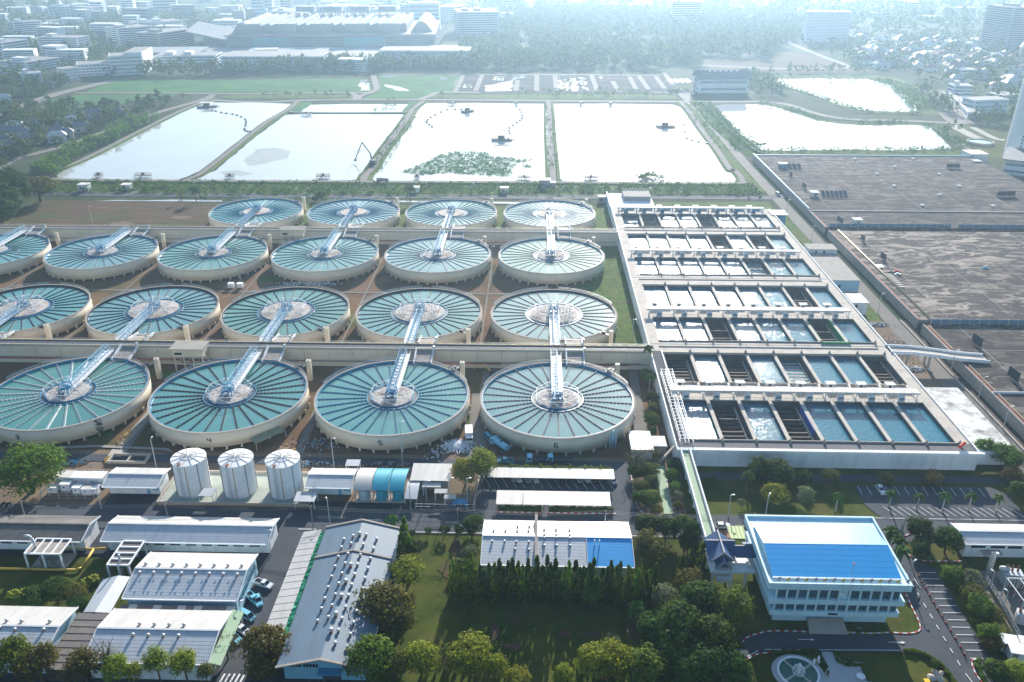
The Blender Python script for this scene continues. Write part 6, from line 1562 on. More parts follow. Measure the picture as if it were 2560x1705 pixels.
# ================================================================== POLES AND LAMPS
def lamp_pole(lab, p, h, arm=1.2, rz=0, double=False, nm='lamp_post', z=0):
    t = thing(nm, lab, 'lamp post', (*p, z), rz, 'lamp posts around the plant')
    ob('pole', B().cyl(0, 0, 0, h, .16, .09, 8), 'galvanised', t, local=True)
    for s in ((1, -1) if double else (1,)):
        ob('arm', B().bar((0, 0, h - .1), (s * arm, 0, h + .15), .09), 'galvanised', t, local=True)
        ob('lamp_head', B().box(s * arm - .35, -.16, h + .08, s * arm + .4, .16, h + .24), 'white_paint', t, local=True)
for lab, p, h, rz in [('tall mast standing in front of clarifier tank 5', (-39.8,215.1), 16.1, 0), ('tall mast left of clarifier tank 5 near the chemical shed', (-60.8,214.1), 10.4, 0),
        ('lamp post with bent top behind the left chemical shed', (-115.4,212.6), 10.2, 1.5), ('tall mast in the brown field behind the third row tanks', (-250.9,450.9), 11.5, 0),
        ('mast in front of the leftmost third row tank', (-243.6,367.4), 14.5, 0), ('mast between the third row tanks by white boxes', (-139.9,369.4), 15.9, 0),
        ('mast on the red dirt between the second row tanks', (-19.8,367.1), 18.8, 0), ('mast at the right end of the second tank row', (39.9,307.1), 9.5, 0),
        ('lamp post left of the green bank road by the ponds', (-287,519.4), 8.2, 0), ('lamp post on the bank road where the slip road starts', (-255.6,529.3), 6.5, 0), ('lamp post on the bank road below the second pond', (-220.3,525), 5.7, 0),
        ('lamp post on the bank road below the grey lorry', (-111.2,521.4), 6.7, 0), ('lamp post on the bank road below the third pond', (-39.9,518.2), 8.1, 0), ('lamp post on the bank road behind the filter block', (71.6,516.2), 6.3, 0),
        ('street lamp beside the works lane turning', (-55.7,185.9), 8.5, 2.0), ('street lamp behind the office roof', (65.6,192.7), 7.5, 1.0), ('street lamp by the office corner drive', (95.3,167.4), 6.5, 0.6), ('concrete post at the lane behind the warehouse yard', (-68.5,173.3), 8.0, 0),
        ('utility post at the car port corner of the street', (-18.5,197.3), 8.5, 0), ('utility post right of the gear yard', (-23.5,197.2), 8.5, 0), ('utility post in front of the gear yard', (-30.2,197), 7.5, 0), ('utility post left of the gear yard', (-34.3,193.3), 8.5, 0),
        ('street lamp by the bund slab', (-122.5,191.6), 8.0, 0), ('street lamp in front of the near car port', (-2.4,194.2), 6.0, 0), ('warehouse lane lamp post near the parked vans', (-68,148.3), 7.0, 0.4), ('lamp post on the grass by the filter block ramp', (55.4,193.4), 7, 0), ('lamp post left of the reservoir lane', (149.6,486.8), 8, 0), ('lamp post on the reservoir lane beside the blue annexe', (149.1,434.8), 8.5, 0), ('lamp post on the lane beside the small white hut', (149.6,338.4), 9, 0), ('lamp post on the lane by the ramp bridge', (156.7,283.4), 9, 0), ('lamp post on the lane beside the pump house roof', (157,262.3), 9, 0), ('lamp post on the lane nearest the right picture edge', (155.6,241.9), 9, 0), ('spot lamp post by the substation hedge', (114.4,165.1), 5.5, 2), ('spot lamp post in the substation yard', (114.3,158.3), 5.5, 2), ('lamp post in front of the filter block corner trees', (139.1,225.9), 6.5, 0)]:
    lamp_pole(lab, p, h, 1.0 if h > 7 else .7, rz)
# overhead wires along the street
wr = thing('overhead_wires', 'thin overhead wires on poles along the main street', 'wires', (-140, 184.2, 0))
for i, x in enumerate((-140, -100, -60, -20, 20, 60, 100, 140)):
    pb = B(); pb.cyl(x, 184.4, 0, 7.6, .17, .12, 8); pb.bar((x - .1, 183.6, 7.3), (x + .1, 185.2, 7.3), .12); ob('pole', pb, 'concrete', wr)
for k in range(3):
    g = B(); y = 183.8 + k * .6
    for i in range(7):
        xa = -140 + i * 40
        for s in range(8):
            f = lambda u: 7.3 - 1.0 * (1 - (2 * u - 1) ** 2)
            g.bar((xa + 40 * s / 8, y, f(s / 8)), (xa + 40 * (s + 1) / 8, y, f((s + 1) / 8)), .05)
    ob('wire', g, 'steel_dark', wr)

# ================================================================== FRONT GARDEN: fountain, paving, statues
fx, fy = 59.3, 137.0
sheet('fountain_paving', [(fx + 5.7 * math.cos(i * .157), fy + 5.4 * math.sin(i * .157)) for i in range(40)], Z4, 'paving_pale')
ft = thing('fountain', 'round fountain basin with pale rim and a wire dome in the front garden', 'fountain', (fx, fy, 0))
ob('basin_rim', B().ring(fx, fy, 0, .65, 4.1, 4.55, 48), 'white_paint', ft)
mat('fountain_water', (0.03, 0.13, 0.11), .08, .08, ior=1.33)
ob('water', B().poly([(fx + 4.1 * math.cos(2 * math.pi * i / 48), fy + 4.1 * math.sin(2 * math.pi * i / 48), .42) for i in range(48)]), 'fountain_water', ft)
for k in range(4):
    a = .6 + k * math.pi / 2; ob('spoke', B().bar((fx, fy, .46), (fx + 4 * math.cos(a), fy + 4 * math.sin(a), .46), .5, .12), 'concrete_pale', ft)
g = B()
for k in range(10):
    a = 2 * math.pi * k / 10
    pts = [(fx + r_ * math.cos(a), fy + r_ * math.sin(a), z) for r_, z in ((1.25, .45), (1.35, 1.0), (1.2, 1.6), (.8, 2.1), (.35, 2.4))]
    for a1, a2 in zip(pts[:-1], pts[1:]): g.bar(a1, a2, .1)
for r_, z in ((1.35, 1.0), (1.2, 1.6), (1.25, .5)):
    for k in range(20): g.bar((fx + r_ * math.cos(k * .314), fy + r_ * math.sin(k * .314), z), (fx + r_ * math.cos((k + 1) * .314), fy + r_ * math.sin((k + 1) * .314), z), .08)
ob('dome_frame', g, 'white_paint', ft)
ob('centrepiece', B().lathe(fx, fy, [(.5, .4), (.3, 1.0), (.5, 1.6), (.25, 2.2), (.45, 2.5), (.3, 2.9), (.05, 3.3)], 12), 'white_paint', ft, smooth=True)
sheet('garden_paving', [(66.0, 143.4), (69.2, 143.4), (70.0, 140.9), (74.4, 140.4), (75.0, 128), (60, 128), (64.2, 133.5), (65.0, 137), (66.6, 139)], Z4, 'paving_pale')
for k, (p, lb_) in enumerate([((64.6,140.3), 'white statue on a planted plinth beside the fountain'), ((63.4,139.5), 'small white statue left of the planted plinth'), ((72.5,135.9), 'white bowl planter on the garden paving'), ((65.4,136.3), 'dark sculpture on the garden paving beside the fountain')]):
    t = thing('statue', lb_, 'statue', (*p, 0))
    if k == 2: ob('bowl', B().lathe(0, 0, [(.35, 0), (.2, .3), (.9, .8), (1.0, .95), (.85, .9)], 16), 'white_paint', t, local=True, smooth=True)
    else:
        m_ = 'steel_dark' if k == 3 else 'white_paint'
        ob('plinth', B().box(-.4, -.4, 0, .4, .4, .7), 'concrete_pale', t, local=True)
        ob('figure', B().lathe(0, 0, [(.3, .7), (.24, 1.1), (.34, 1.5), (.18, 1.75), (.2, 1.95), (.08, 2.15)], 10), m_, t, local=True, smooth=True)
rk = thing('rock_garden', 'pale boulders with yellow trim on the front lawn island', 'rocks', (*(89.5,137), 0))
rn = random.Random(11)
for i in range(7):
    s = rn.uniform(.5, 1.1); cx_, cy_ = rn.uniform(-1.6, 1.6), rn.uniform(-1.2, 1.2)
    ob('boulder', B().lathe(cx_, cy_, [(s, 0), (s * 1.05, s * .4), (s * .6, s * .8), (s * .2, s * .95)], 7), 'concrete_pale', rk, local=True)
ob('trim', B().box(-3.4, -2.2, 0, -2.2, -1.0, .5), 'flag_yellow', rk, local=True)

# ================================================================== SUBSTATION at the right edge
def transformer(lab, p, rz, s=1.0):
    t = thing('power_transformer', lab, 'transformer', (*p, 0), rz)
    ob('tank', B().box(-1.8 * s, -1.1 * s, .4, 1.8 * s, 1.1 * s, 2.8 * s), 'galvanised', t, local=True)
    for i in range(7): ob('radiator', B().box(-1.7 * s + i * .52 * s, -1.9 * s, .6, -1.45 * s + i * .52 * s, -1.12 * s, 2.6 * s), 'galvanised', t, local=True)
    for i in range(3): ob('bushing', B().lathe(-1.0 * s + i * s, .3, [(.22, 2.8 * s), (.34, 3.1 * s), (.2, 3.4 * s), (.3, 3.7 * s), (.12, 4.2 * s)], 8), 'terracotta', t, local=True)
    g = B(); g.tube([(-2.2 * s, .2, 3.2 * s), (-.6 * s, .2, 3.2 * s)], .5 * s, 10); ob('conservator', g, 'galvanised', t, local=True, smooth=True)
transformer('grey power transformer with finned sides in the substation yard', (120.5,167.7), R(-8), 1.3)
transformer('smaller power transformer at the lower right of the substation', (116.2,154.4), R(60), .9)
lt_ = thing('lattice_mast', 'grey lattice mast with spotlights beside the low white office', 'mast', (*(116.5,170.4), 0))
g = B(); h = 7.1
for i in range(8):
    z0, z1 = h * i / 8, h * (i + 1) / 8
    for k in range(4):
        c = [(-.45, -.45), (.45, -.45), (.45, .45), (-.45, .45)]
        a, e = c[k], c[(k + 1) % 4]
        g.bar((*a, z0), (*a, z1), .12); g.bar((*a, z0), (*e, z1), .08); g.bar((*a, z1), (*e, z1), .08)
ob('lattice', g, 'galvanised', lt_, local=True)
ob('spotlight', B().box(.4, -.3, h - .3, 1.1, .3, h + .2), 'white_paint', lt_, local=True)
gnt = thing('busbar_gantry', 'steel busbar gantry with insulators in the substation', 'gantry', (*(119,158.5), 0))
g = B()
for x in (-3, 0, 3, 6):
    for y in (-4, 4): g.bar((x, y, 0), (x, y, 6), .25)
    g.bar((x, -4, 6), (x, 4, 6), .25)
for y in (-4, 4): g.bar((-3, y, 6), (6, y, 6), .25)
ob('gantry_frame', g, 'galvanised', gnt, local=True)
for x in (-3, 0, 3, 6):
    for y in (-2.5, 0, 2.5): ob('insulator', B().lathe(x, y, [(.1, 4.6), (.22, 4.9), (.1, 5.2), (.22, 5.5), (.1, 6)], 6), 'terracotta', gnt, local=True)
for k, (p, w_, d_, h_) in enumerate([((107.1,144.7), 3.4, 3.0, 2.6), ((107.5,141.7), 4.4, 3.2, 2.8), ((111.6,145.5), 2.4, 2.0, 2.2)]):
    t = thing('switch_cabinet', ['white switch cabinet by the substation hedge, left one', 'largest white switch cabinet by the substation hedge', 'small white switch cabinet at the right edge of the substation'][k], 'cabinet', (*p, 0), R(-12))
    ob('body', B().box(0, 0, .2, w_, d_, h_), 'white_wall', t, local=True); ob('lid', B().box(-.15, -.15, h_, w_ + .15, d_ + .15, h_ + .15), 'white_paint', t, local=True); ob('door', B().box(.4, -.03, .4, 1.6, -.004, h_ - .3), 'concrete', t, local=True)
wf = thing('substation_fence', 'low concrete and wire fence along the substation', 'fence', (*(114.8,168.3), 0))
fpts = [(114.8,168.3), (114.5,162.1), (113.8,154.7), (113.1,148.5)]
for a, c in zip(fpts[:-1], fpts[1:]):
    g = B(); g.bar((*a, .4), (*c, .4), .2, .8); ob('fence_base', g, 'concrete', wf)
    g = B()
    for z in (1.1, 1.6, 2.0): g.bar((*a, z), (*c, z), .05)
    for i in range(5): q = Vector(a).lerp(Vector(c), i / 5); g.bar((q.x, q.y, .8), (q.x, q.y, 2.1), .09)
    ob('fence_wire', g, 'galvanised', wf)

# ================================================================== CLUTTER IN THE YARDS
def heap(name, lab, cat, p, r_, n, mats_, h=.6, seed=1, ext=(1, 1), kind=True):
    t = thing(name, lab, cat, (*p, .02))
    rn = random.Random(seed)
    for m_ in mats_:
        g = B()
        for i in range(n):
            x, y = rn.gauss(0, .45) * r_ * ext[0], rn.gauss(0, .45) * r_ * ext[1]
            dd = max(.05, 1 - math.hypot(x / ext[0], y / ext[1]) / r_)
            s = rn.uniform(.08, .32); z = h * dd * rn.uniform(.2, 1)
            a = rn.uniform(0, 3.1)
            g.bar((x - s * math.cos(a), y - s * math.sin(a), z), (x + s * math.cos(a), y + s * math.sin(a), z + rn.uniform(0, .25)), s, rn.uniform(.1, .35))
        ob('pieces', g, m_, t, local=True, kind='stuff')
    return t
heap('rubble_pile', 'heap of white broken rubble beside the white box truck', 'rubble', (-24,227.1), 4.6, 420, ['white_paint', 'white_wall'], 1.3, 1, (1, .8))
heap('scrap_pile', 'dark scrap and blue sheeting beneath clarifier tank 5 on its left', 'scrap', (-69.1,226.5), 6, 55, ['steel_dark', 'blue_paint', 'concrete_pale', 'rust'], .8, 2, (1.2, .8))
heap('scrap_pile', 'scatter of pallets and boards left of the scrap beneath tank 5', 'scrap', (-78.4,223), 3, 30, ['kerb_yellow', 'concrete_pale'], .4, 3)
heap('scrap_pile', 'dark sacks and white bits in front of the white rubble', 'scrap', (-30.8,222.2), 3, 40, ['steel_dark', 'white_paint'], .6, 4)
heap('scrap_pile', 'row of small dark gear behind the chemical sheds', 'scrap', (-69.3,215.9), 5, 60, ['steel_dark', 'concrete_pale', 'pale_blue_paint'], .5, 5, (1.6, .4))
heap('scrap_pile', 'row of small dark gear behind the arched roofs', 'scrap', (-44,216.3), 5, 60, ['steel_dark', 'concrete_pale'], .5, 6, (1.8, .4))
heap('timber_stack', 'orange timber frames lying between clarifier tanks 3 and 4', 'timber', (-132.4,229.3), 3.2, 60, ['kerb_yellow', 'pipe_tan'], .6, 7, (.7, 1.8))
heap('scrap_pile', 'blue pipes and gear right of the big round left tree', 'scrap', (-142.2,214.5), 3, 60, ['blue_paint', 'steel_dark'], .7, 8, (1.4, .6))
heap('timber_stack', 'yellow beams beside the concrete footings left of the sheds', 'timber', (-132.5,216.6), 2.2, 30, ['yellow_pipe'], .5, 9, (.6, 1.4))
heap('rubble_pile', 'grey rubble strewn below the ramp bridge on the left', 'rubble', (144.4,304), 7, 260, ['concrete', 'concrete_pale', 'rust'], .5, 10, (1.0, 1.2))
heap('scrap_pile', 'white sheeting and black scrap below the ramp bridge', 'scrap', (144.2,285.2), 4, 120, ['white_paint', 'steel_dark'], 1.0, 11, (1.3, .6))
heap('scrap_pile', 'white tank and dark scrap beside the small white hut', 'scrap', (145,325.7), 3.5, 80, ['white_paint', 'steel_dark'], 1.0, 12, (1.3, .6))
heap('bag_row', 'white bags piled under the rim of the third row tank', 'bags', (-105.5,365.5), 6, 160, ['white_paint', 'pale_blue_paint'], .9, 13, (2.4, .35))
heap('timber_stack', 'red brown beams lying on the right near the orange pipe', 'timber', (166.2,354.8), 3, 30, ['rust'], .5, 14)
op = thing('orange_pipe', 'orange pipe lying on the ground right of the filter block front', 'pipe', (*(139.3,216.1), 0))
ob('pipe_run', B().tube([(*(135.8,215.1), .4), (*(138,216.2), .4), (*(143.1,216.2), .4)], .28, 8), 'kerb_yellow', op, smooth=True)
ob('pipe_run', B().tube([(*(137,215.6), .4), (*(138,215.6), .4), (*(141.5,215.5), .4)], .25, 8), 'kerb_yellow', op, smooth=True)
ex = thing('excavator', 'yellow excavator arm resting by the channel behind clarifier tank 6', 'excavator', (*(-14.5,275.7), 0))
ob('tracks', B().box(-1.6, -1.2, 0, 1.6, 1.2, .7), 'tyre', ex, local=True); ob('cab', B().box(-1.2, -1, .7, 1.0, .8, 2.4), 'steel_dark', ex, local=True)
g = B(); g.bar((-.6, 0, 1.6), (-4.0, .3, 4.4), .45); g.bar((-4.0, .3, 4.4), (-6.6, .4, 3.8), .38); g.bar((-6.6, .4, 3.8), (-7.2, .4, 2.4), .4); ob('arm', g, 'kerb_yellow', ex, local=True)
# kiosk hung on channel between tanks 3 and 4, and another on the rear channel
def channel_house(lab, x0, y0, x1, z0, z1, zt, roof):
    t = thing('control_house', lab, 'building', (x0, y0, 0))
    d = 5.6
    ob('cabin', B().box(x0, y0, z0, x1, y0 + d, z1), 'cream', t)
    ob('roof', B().box(x0 - .8, y0 - 1.0, z1, x1 + .8, y0 + d + .5, z1 + .35), roof, t)
    ob('roof_edge', B().box(x0 - .9, y0 - 1.1, z1 + .1, x1 + .9, y0 - 1.0, z1 + .6), 'cream', t)
    n = 3
    for i in range(n + 1):
        x = x0 + .25 + (x1 - x0 - .5) * i / n
        for yy in (y0 + .25, y0 + d - .3): ob('stilt', B().box(x - .22, yy - .22, 0, x + .22, yy + .22, z0), 'cream', t)
    ob('mid_beam', B().box(x0, y0 - .02, z0 * .5 - .2, x1, y0 + .3, z0 * .5 + .2), 'cream', t)
    ob('window', B().box(x0 + .6, y0 - .06, z0 + .8, x0 + 3.4, y0 - .004, z0 + 1.8), 'glass_dark', t)
    g = B()
    for i in range(8): g.box(x1 + .3 + i * .35, y0 + .4, z0 + .3 - i * .6, x1 + .75 + i * .35, y0 + 1.6, z0 + .45 - i * .6)
    ob('stair', g, 'concrete_pale', t)
channel_house('cream control house on stilts with flat roof at the front channel', -134.3, 276.0, -123.2, 6.0, 9.3, 7.4, 'concrete')
channel_house('cream control house on stilts with dark roof at the rear channel', -133.2, 418.0, -121.5, 5.8, 9.2, 7.2, 'roof_sheet_dark')
t = thing('green_shed', 'long green roofed shed leaning against clarifier tank 4', 'shed', (*(-89.8,229.8), 0))
a, c, e, f = (-88.1,218.2), (-83.1,233.2), (-80.3,231.2), (-87.4,222.9)
mat('roof_moss', (0.22, 0.24, 0.16), .8, .1)
ob('roof', slab((*f, 2.5), (*e, 2.5), (*c, 3.2), (*(-89.9,224.4), 3.2), .12), 'roof_moss', t)
for p in (f, e, c): ob('post', B().cyl(*p, 0, 2.4, .1, .1, 6), 'galvanised', t)
t = thing('tank_stair', 'zigzag steel stair on the side of clarifier tank 3', 'stair', (*(-142,231.1), 0))
g = B(); x_, y_ = (-141.3,230.9)
for k in range(4):
    g.bar((x_ - 1.2 + 2.4 * (k % 2), y_ - .8, k * 1.5), (x_ + 1.2 - 2.4 * (k % 2), y_ - .8, (k + 1) * 1.5), .7, .12)
    g.box(x_ - 1.6, y_ - 1.2, (k + 1) * 1.5 - .06, x_ + 1.6, y_ - .4, (k + 1) * 1.5 + .02)
for s in (-1.5, 1.5): g.bar((x_ + s, y_ - 1.1, 0), (x_ + s, y_ - 1.1, 7), .14)
ob('stair_frame', g, 'steel_dark', t)
t = thing('tank_pipes', 'pale blue vertical pipes on the right side of clarifier tank 6', 'pipes', (*(25.8,227.2), 0))
for k, (zx, top_) in enumerate(((905, 5), (930, 6.6), (950, 4.6))):
    q = [(24.8,227.4), (25.6,227.1), (26.5,227.5)][k]
    ob('pipe', B().tube([(*q, 0), (*q, top_)], .3, 8), 'pale_blue_paint', t, smooth=True)
t = thing('skid_unit', 'pair of white tanks on a railed skid between the tank rows', 'skid', (*(-139.1,359.8), 0))
for k in (0, 1): ob('tank', B().box(-3.4 + k * 4.2, -1, .3, -.8 + k * 4.2, 1.2, 2.4), 'white_paint', t, local=True)
g = B()
for s in (-1.8, 1.8):
    for z in (.6, 1.2): g.bar((-5, s, z), (4.6, s, z), .07)
    for i in range(7): g.bar((-5 + i * 1.6, s, 0), (-5 + i * 1.6, s, 1.2), .07)
ob('rail', g, 'galvanised', t, local=True)
hut('garden_shed', 'white flat roof behind the bare tree right of clarifier tank 6', 31.2, 221.5, 37.5, 232, 0, 3.2, 'white_wall', 'white_paint', (), .3, 'shed')
hut('garden_kiosk', 'small grey kiosk beside the stair at the filter block corner', 38.2, 224, 42, 229.5, 0, 3.0, 'concrete_pale', 'roof_white', (), .3, 'shed')
sx = thing('filter_stair', 'concrete stair up to the front left corner of the filter block', 'stair', (41, 219, 0))
for i in range(12): ob('step', B().box(39.5 + .36 * i, 219.0 + .3 * i * .2, .5 * i, 40.1 + .36 * i, 220.8, .5 * i + .2), 'concrete_pale', sx)
for p_, q_ in ((( (43.6,323) ), 'small white pump cabin on the grass beside the second tank row'),):
    hut('pump_cabin', q_, p_[0], p_[1], p_[0] + 3, p_[1] + 3, 0, 2.5, 'white_wall', 'roof_white', (), .2)
# paths and footings in the yard left of tank 4
sheet('footing_path', [(-151.5,223.3), (-139.5,224.6), (-116,223.3), (-113.3,220.8), (-116.2,222), (-139.5,223.3), (-150.2,222)], Z2 + .04, 'concrete')
sheet('footing_path.001', [(-132.7,246.8), (-129.3,241.1), (-130.7,224.8), (-133,224.7)], Z2 + .045, 'concrete')
sheet('footing_path.002', [(-133.7,222.2), (-128.6,221.7), (-129,217.9), (-133.3,218.1)], Z2 + .05, 'concrete_pale')
t = thing('footings', 'open concrete footings with low walls behind the left chemical shed', 'foundation', (*(-127.7,214.3), 0))
for (x0_, y0_, x1_, y1_) in ((-4, 0, 8, .5), (-4, 4.2, 8, 4.7), (-4, .5, -3.5, 4.2), (2, .5, 2.5, 4.2), (7.5, .5, 8, 4.2)): ob('footing_wall', B().box(x0_, y0_, 0, x1_, y1_, .9), 'concrete_pale', t, local=True)
# ================================================================== TREES
def leafmat(nm, col, col2, tr=(.42, (1.0, 1.0, .3)), isl=.35):
    mat(nm, col, .8, .15, .35, col2=col2, island=isl, orand=.12, transl=tr, spec=.08)
leafmat('leaf_dark', (0.038, 0.083, 0.019), (0.069, 0.123, 0.027))
leafmat('leaf_mid', (0.081, 0.154, 0.024), (0.142, 0.208, 0.032))
leafmat('leaf_lime', (0.173, 0.234, 0.030), (0.263, 0.296, 0.041))
leafmat('leaf_olive', (0.100, 0.113, 0.030), (0.154, 0.147, 0.043))
leafmat('leaf_rust', (0.165, 0.112, 0.022), (0.105, 0.120, 0.030))
leafmat('leaf_grey', (0.135, 0.173, 0.112), (0.195, 0.225, 0.150))
leafmat('leaf_far', (0.048, 0.093, 0.033), (0.083, 0.128, 0.042), isl=.4)
leafmat('leaf_shrub', (0.075, 0.164, 0.034), (0.141, 0.224, 0.048), isl=.4)
leafmat('leaf_hyacinth', (0.045, 0.23, 0.05), (0.08, 0.30, 0.06), (.25, (1, 1, .4)))
mat('bark', (0.10, 0.075, 0.055), .9, .2, 1.5)
def np_mesh(name, V, nq, m, quad=4):
    me = bpy.data.meshes.new(name)
    n = len(V)
    me.vertices.add(n); me.vertices.foreach_set('co', np.asarray(V, np.float32).ravel())
    me.loops.add(n); me.loops.foreach_set('vertex_index', np.arange(n, dtype=np.int32))
    me.polygons.add(n // quad); me.polygons.foreach_set('loop_start', np.arange(0, n, quad, dtype=np.int32))
    me.polygons.foreach_set('loop_total', np.full(n // quad, quad, np.int32))
    me.materials.append(MATS[m])
    me.update(calc_edges=True)
    return me
def leaf_quads(cen, nrm, size, rg):
    """quads at cen (n,3) with normals nrm, half-size per leaf"""
    n = len(cen)
    nrm = nrm / (np.linalg.norm(nrm, axis=1, keepdims=True) + 1e-9)
    t = rg.normal(size=(n, 3)); t -= nrm * (t * nrm).sum(1, keepdims=True); t /= np.linalg.norm(t, axis=1, keepdims=True) + 1e-9
    bt = np.cross(nrm, t)
    s = size[:, None]
    asp = rg.uniform(.55, 1.0, n)[:, None]
    q = np.stack([cen - t * s, cen - bt * s * asp, cen + t * s, cen + bt * s * asp], 1)
    return q.reshape(-1, 3)
def crown(seed, ncl, nlf, leaf, flat=1.0, lobes=5, hollow=.55, clr=.26, low=-.75, shape=None):
    rg = np.random.default_rng(seed)
    d = rg.normal(size=(ncl, 3)); d /= np.linalg.norm(d, axis=1, keepdims=True)
    d[:, 2] = np.where(d[:, 2] < low, -d[:, 2] * .5, d[:, 2])
    d /= np.linalg.norm(d, axis=1, keepdims=True)
    lob = rg.normal(size=(lobes, 3)); lob /= np.linalg.norm(lob, axis=1, keepdims=True)
    bulge = 0.74 + 0.30 * np.max(np.clip(d @ lob.T, 0, 1) ** 3, axis=1)
    r = (hollow + (1 - hollow) * rg.uniform(0, 1, ncl) ** .5) * bulge
    cc = d * r[:, None] * .84
    if shape == 'cone':
        h = rg.uniform(-1, 1, ncl); a = rg.uniform(0, 6.283, ncl); rr = (1 - h) / 2 * .85 + .12
        rad = rr * rg.uniform(.6, 1, ncl); cc = np.stack([rad * np.cos(a), rad * np.sin(a), h], 1); d = cc.copy(); d[:, 2] = .2
    k = ncl * nlf
    off = rg.normal(size=(k, 3)); off /= np.linalg.norm(off, axis=1, keepdims=True)
    off *= (rg.uniform(0.35, 1, k) ** .6)[:, None] * clr * rg.uniform(.7, 1.25, ncl).repeat(nlf)[:, None]
    off[:, 2] *= .75
    cen = cc.repeat(nlf, 0) + off
    nrm = off / clr + d.repeat(nlf, 0) * .5 + rg.normal(size=(k, 3)) * .45 + np.array([0, 0, .35])
    cen[:, 2] *= flat
    return leaf_quads(cen, nrm, leaf * rg.uniform(.6, 1.3, k), rg)
SP = {}
def species(nm, m, variants, trunk, **kw):
    SP[nm] = [(np_mesh('crown', crown(sum(map(ord, nm)) + 17 * v, **kw), 0, m), trunk) for v in range(variants)]
def trunk_mesh(nm, limbs, seed, r=.05, up=.45):
    rn = random.Random(seed)
    b = B()
    b.cyl(0, 0, -1.0, -.1, r * 1.3, r * .8, 8)
    for i in range(limbs):
        a = 2 * math.pi * i / limbs + rn.uniform(-.4, .4); e = rn.uniform(.35, .7)
        p0 = (0, 0, -.35 + .25 * rn.random()); p1 = (.3 * math.cos(a), .3 * math.sin(a), .05 + .15 * rn.random()); p2 = (e * math.cos(a), e * math.sin(a), rn.uniform(.25, .6))
        b.tube([p0, p1], r * .55, 5); b.tube([p1, p2], r * .3, 5)
    return mesh_of('trunk', b, 'bark')
TK = trunk_mesh('trunk', 6, 1); TKS = trunk_mesh('trunk', 11, 2, .035); TKT = trunk_mesh('trunk', 2, 3, .06)
species('broad', 'leaf_dark', 3, TK, ncl=95, nlf=34, leaf=.062)
species('green', 'leaf_mid', 3, TK, ncl=90, nlf=34, leaf=.058)
species('lime', 'leaf_lime', 3, TK, ncl=90, nlf=36, leaf=.050, hollow=.4)
species('olive', 'leaf_olive', 2, TK, ncl=80, nlf=30, leaf=.055, hollow=.4)
species('rusty', 'leaf_rust', 2, TK, ncl=80, nlf=30, leaf=.06)
species('grey', 'leaf_grey', 2, TK, ncl=50, nlf=26, leaf=.06, hollow=.4)
species('sparse', 'leaf_olive', 2, TKS, ncl=60, nlf=12, leaf=.035, hollow=.3, clr=.2)
species('rain', 'leaf_mid', 1, TK, ncl=150, nlf=34, leaf=.038, flat=1.0, lobes=9)
species('cone', 'leaf_mid', 3, TKT, ncl=60, nlf=22, leaf=.085, clr=.2, shape='cone')
species('conifer', 'leaf_dark', 3, TKT, ncl=60, nlf=22, leaf=.085, clr=.2, shape='cone')
species('ball', 'leaf_dark', 2, TKT, ncl=60, nlf=22, leaf=.08, hollow=.8, clr=.22, lobes=1)
species('shrub', 'leaf_shrub', 3, None, ncl=40, nlf=26, leaf=.09, hollow=.4)
TN = {'broad': 'broadleaf_tree', 'green': 'green_tree', 'lime': 'light_green_tree', 'olive': 'olive_tree', 'rusty': 'rusty_tree', 'grey': 'grey_tree', 'sparse': 'thin_tree', 'rain': 'rain_tree', 'cone': 'columnar_tree', 'conifer': 'conifer', 'ball': 'clipped_tree', 'shrub': 'shrub'}
tcount = [0]
def tree(kind, lab, p, dia, h, zc=None, group=None):
    """p: ground point below the crown centre, dia: crown width, h: total height"""
    tcount[0] += 1
    rn = random.Random(tcount[0] * 31)
    v = SP[kind][tcount[0] % len(SP[kind])]
    t = thing(TN[kind], lab, 'shrub' if kind == 'shrub' else 'tree', (p[0], p[1], 0), rn.uniform(0, 6.28), group)
    if kind in ('cone', 'conifer'): ch, cb = h * .94, h * .06
    elif kind == 'shrub': ch, cb = h, 0
    elif kind == 'ball': ch, cb = min(h * .8, dia), None
    else: ch, cb = min(h * .92, dia * 1.1), None
    ch2 = ch / 2
    zc = (cb + ch2) if cb is not None else h - ch2
    sxy = dia / 2 * (1.22 if kind not in ('cone', 'conifer') else 1.1) * rn.uniform(.96, 1.04)
    o = inst('crown', v[0], t, (0, 0, zc), 0, (sxy, sxy * rn.uniform(.92, 1.08), ch2))
    if v[1] is not None:
        hh = zc + .1
        inst('trunk', v[1], t, (0, 0, hh), 0, (sxy, sxy, hh * 1.0))
    return t
# palms
def palm_meshes(nf, L, droop, wleaf, seed, nm='fronds'):
    rn = random.Random(seed)
    b = B()
    for i in range(nf):
        a = 2 * math.pi * i / nf + rn.uniform(-.2, .2); el = rn.uniform(.15, 1.1); n = 7
        x, y, z = 0, 0, 0; pts = []
        for k in range(n + 1):
            u = k / n
            pts.append((L * u * math.cos(el) * (1 - .15 * u), L * (math.sin(el) * u - droop * u * u)))
        for k in range(n):
            u = (k + .5) / n; w_ = wleaf * math.sin(math.pi * (.12 + .85 * u))
            (r0, z0), (r1, z1) = pts[k], pts[k + 1]
            for s in (-1, 1):
                px, py = -math.sin(a) * s * w_, math.cos(a) * s * w_
                v = [(r0 * math.cos(a), r0 * math.sin(a), z0), (r1 * math.cos(a), r1 * math.sin(a), z1), (r1 * math.cos(a) + px, r1 * math.sin(a) + py, z1 - w_ * .55), (r0 * math.cos(a) + px, r0 * math.sin(a) + py, z0 - w_ * .55)]
                b.add(v, [(0, 1, 2, 3)])
    return b
leafmat('leaf_palm', (0.053, 0.128, 0.022), (0.112, 0.180, 0.038))
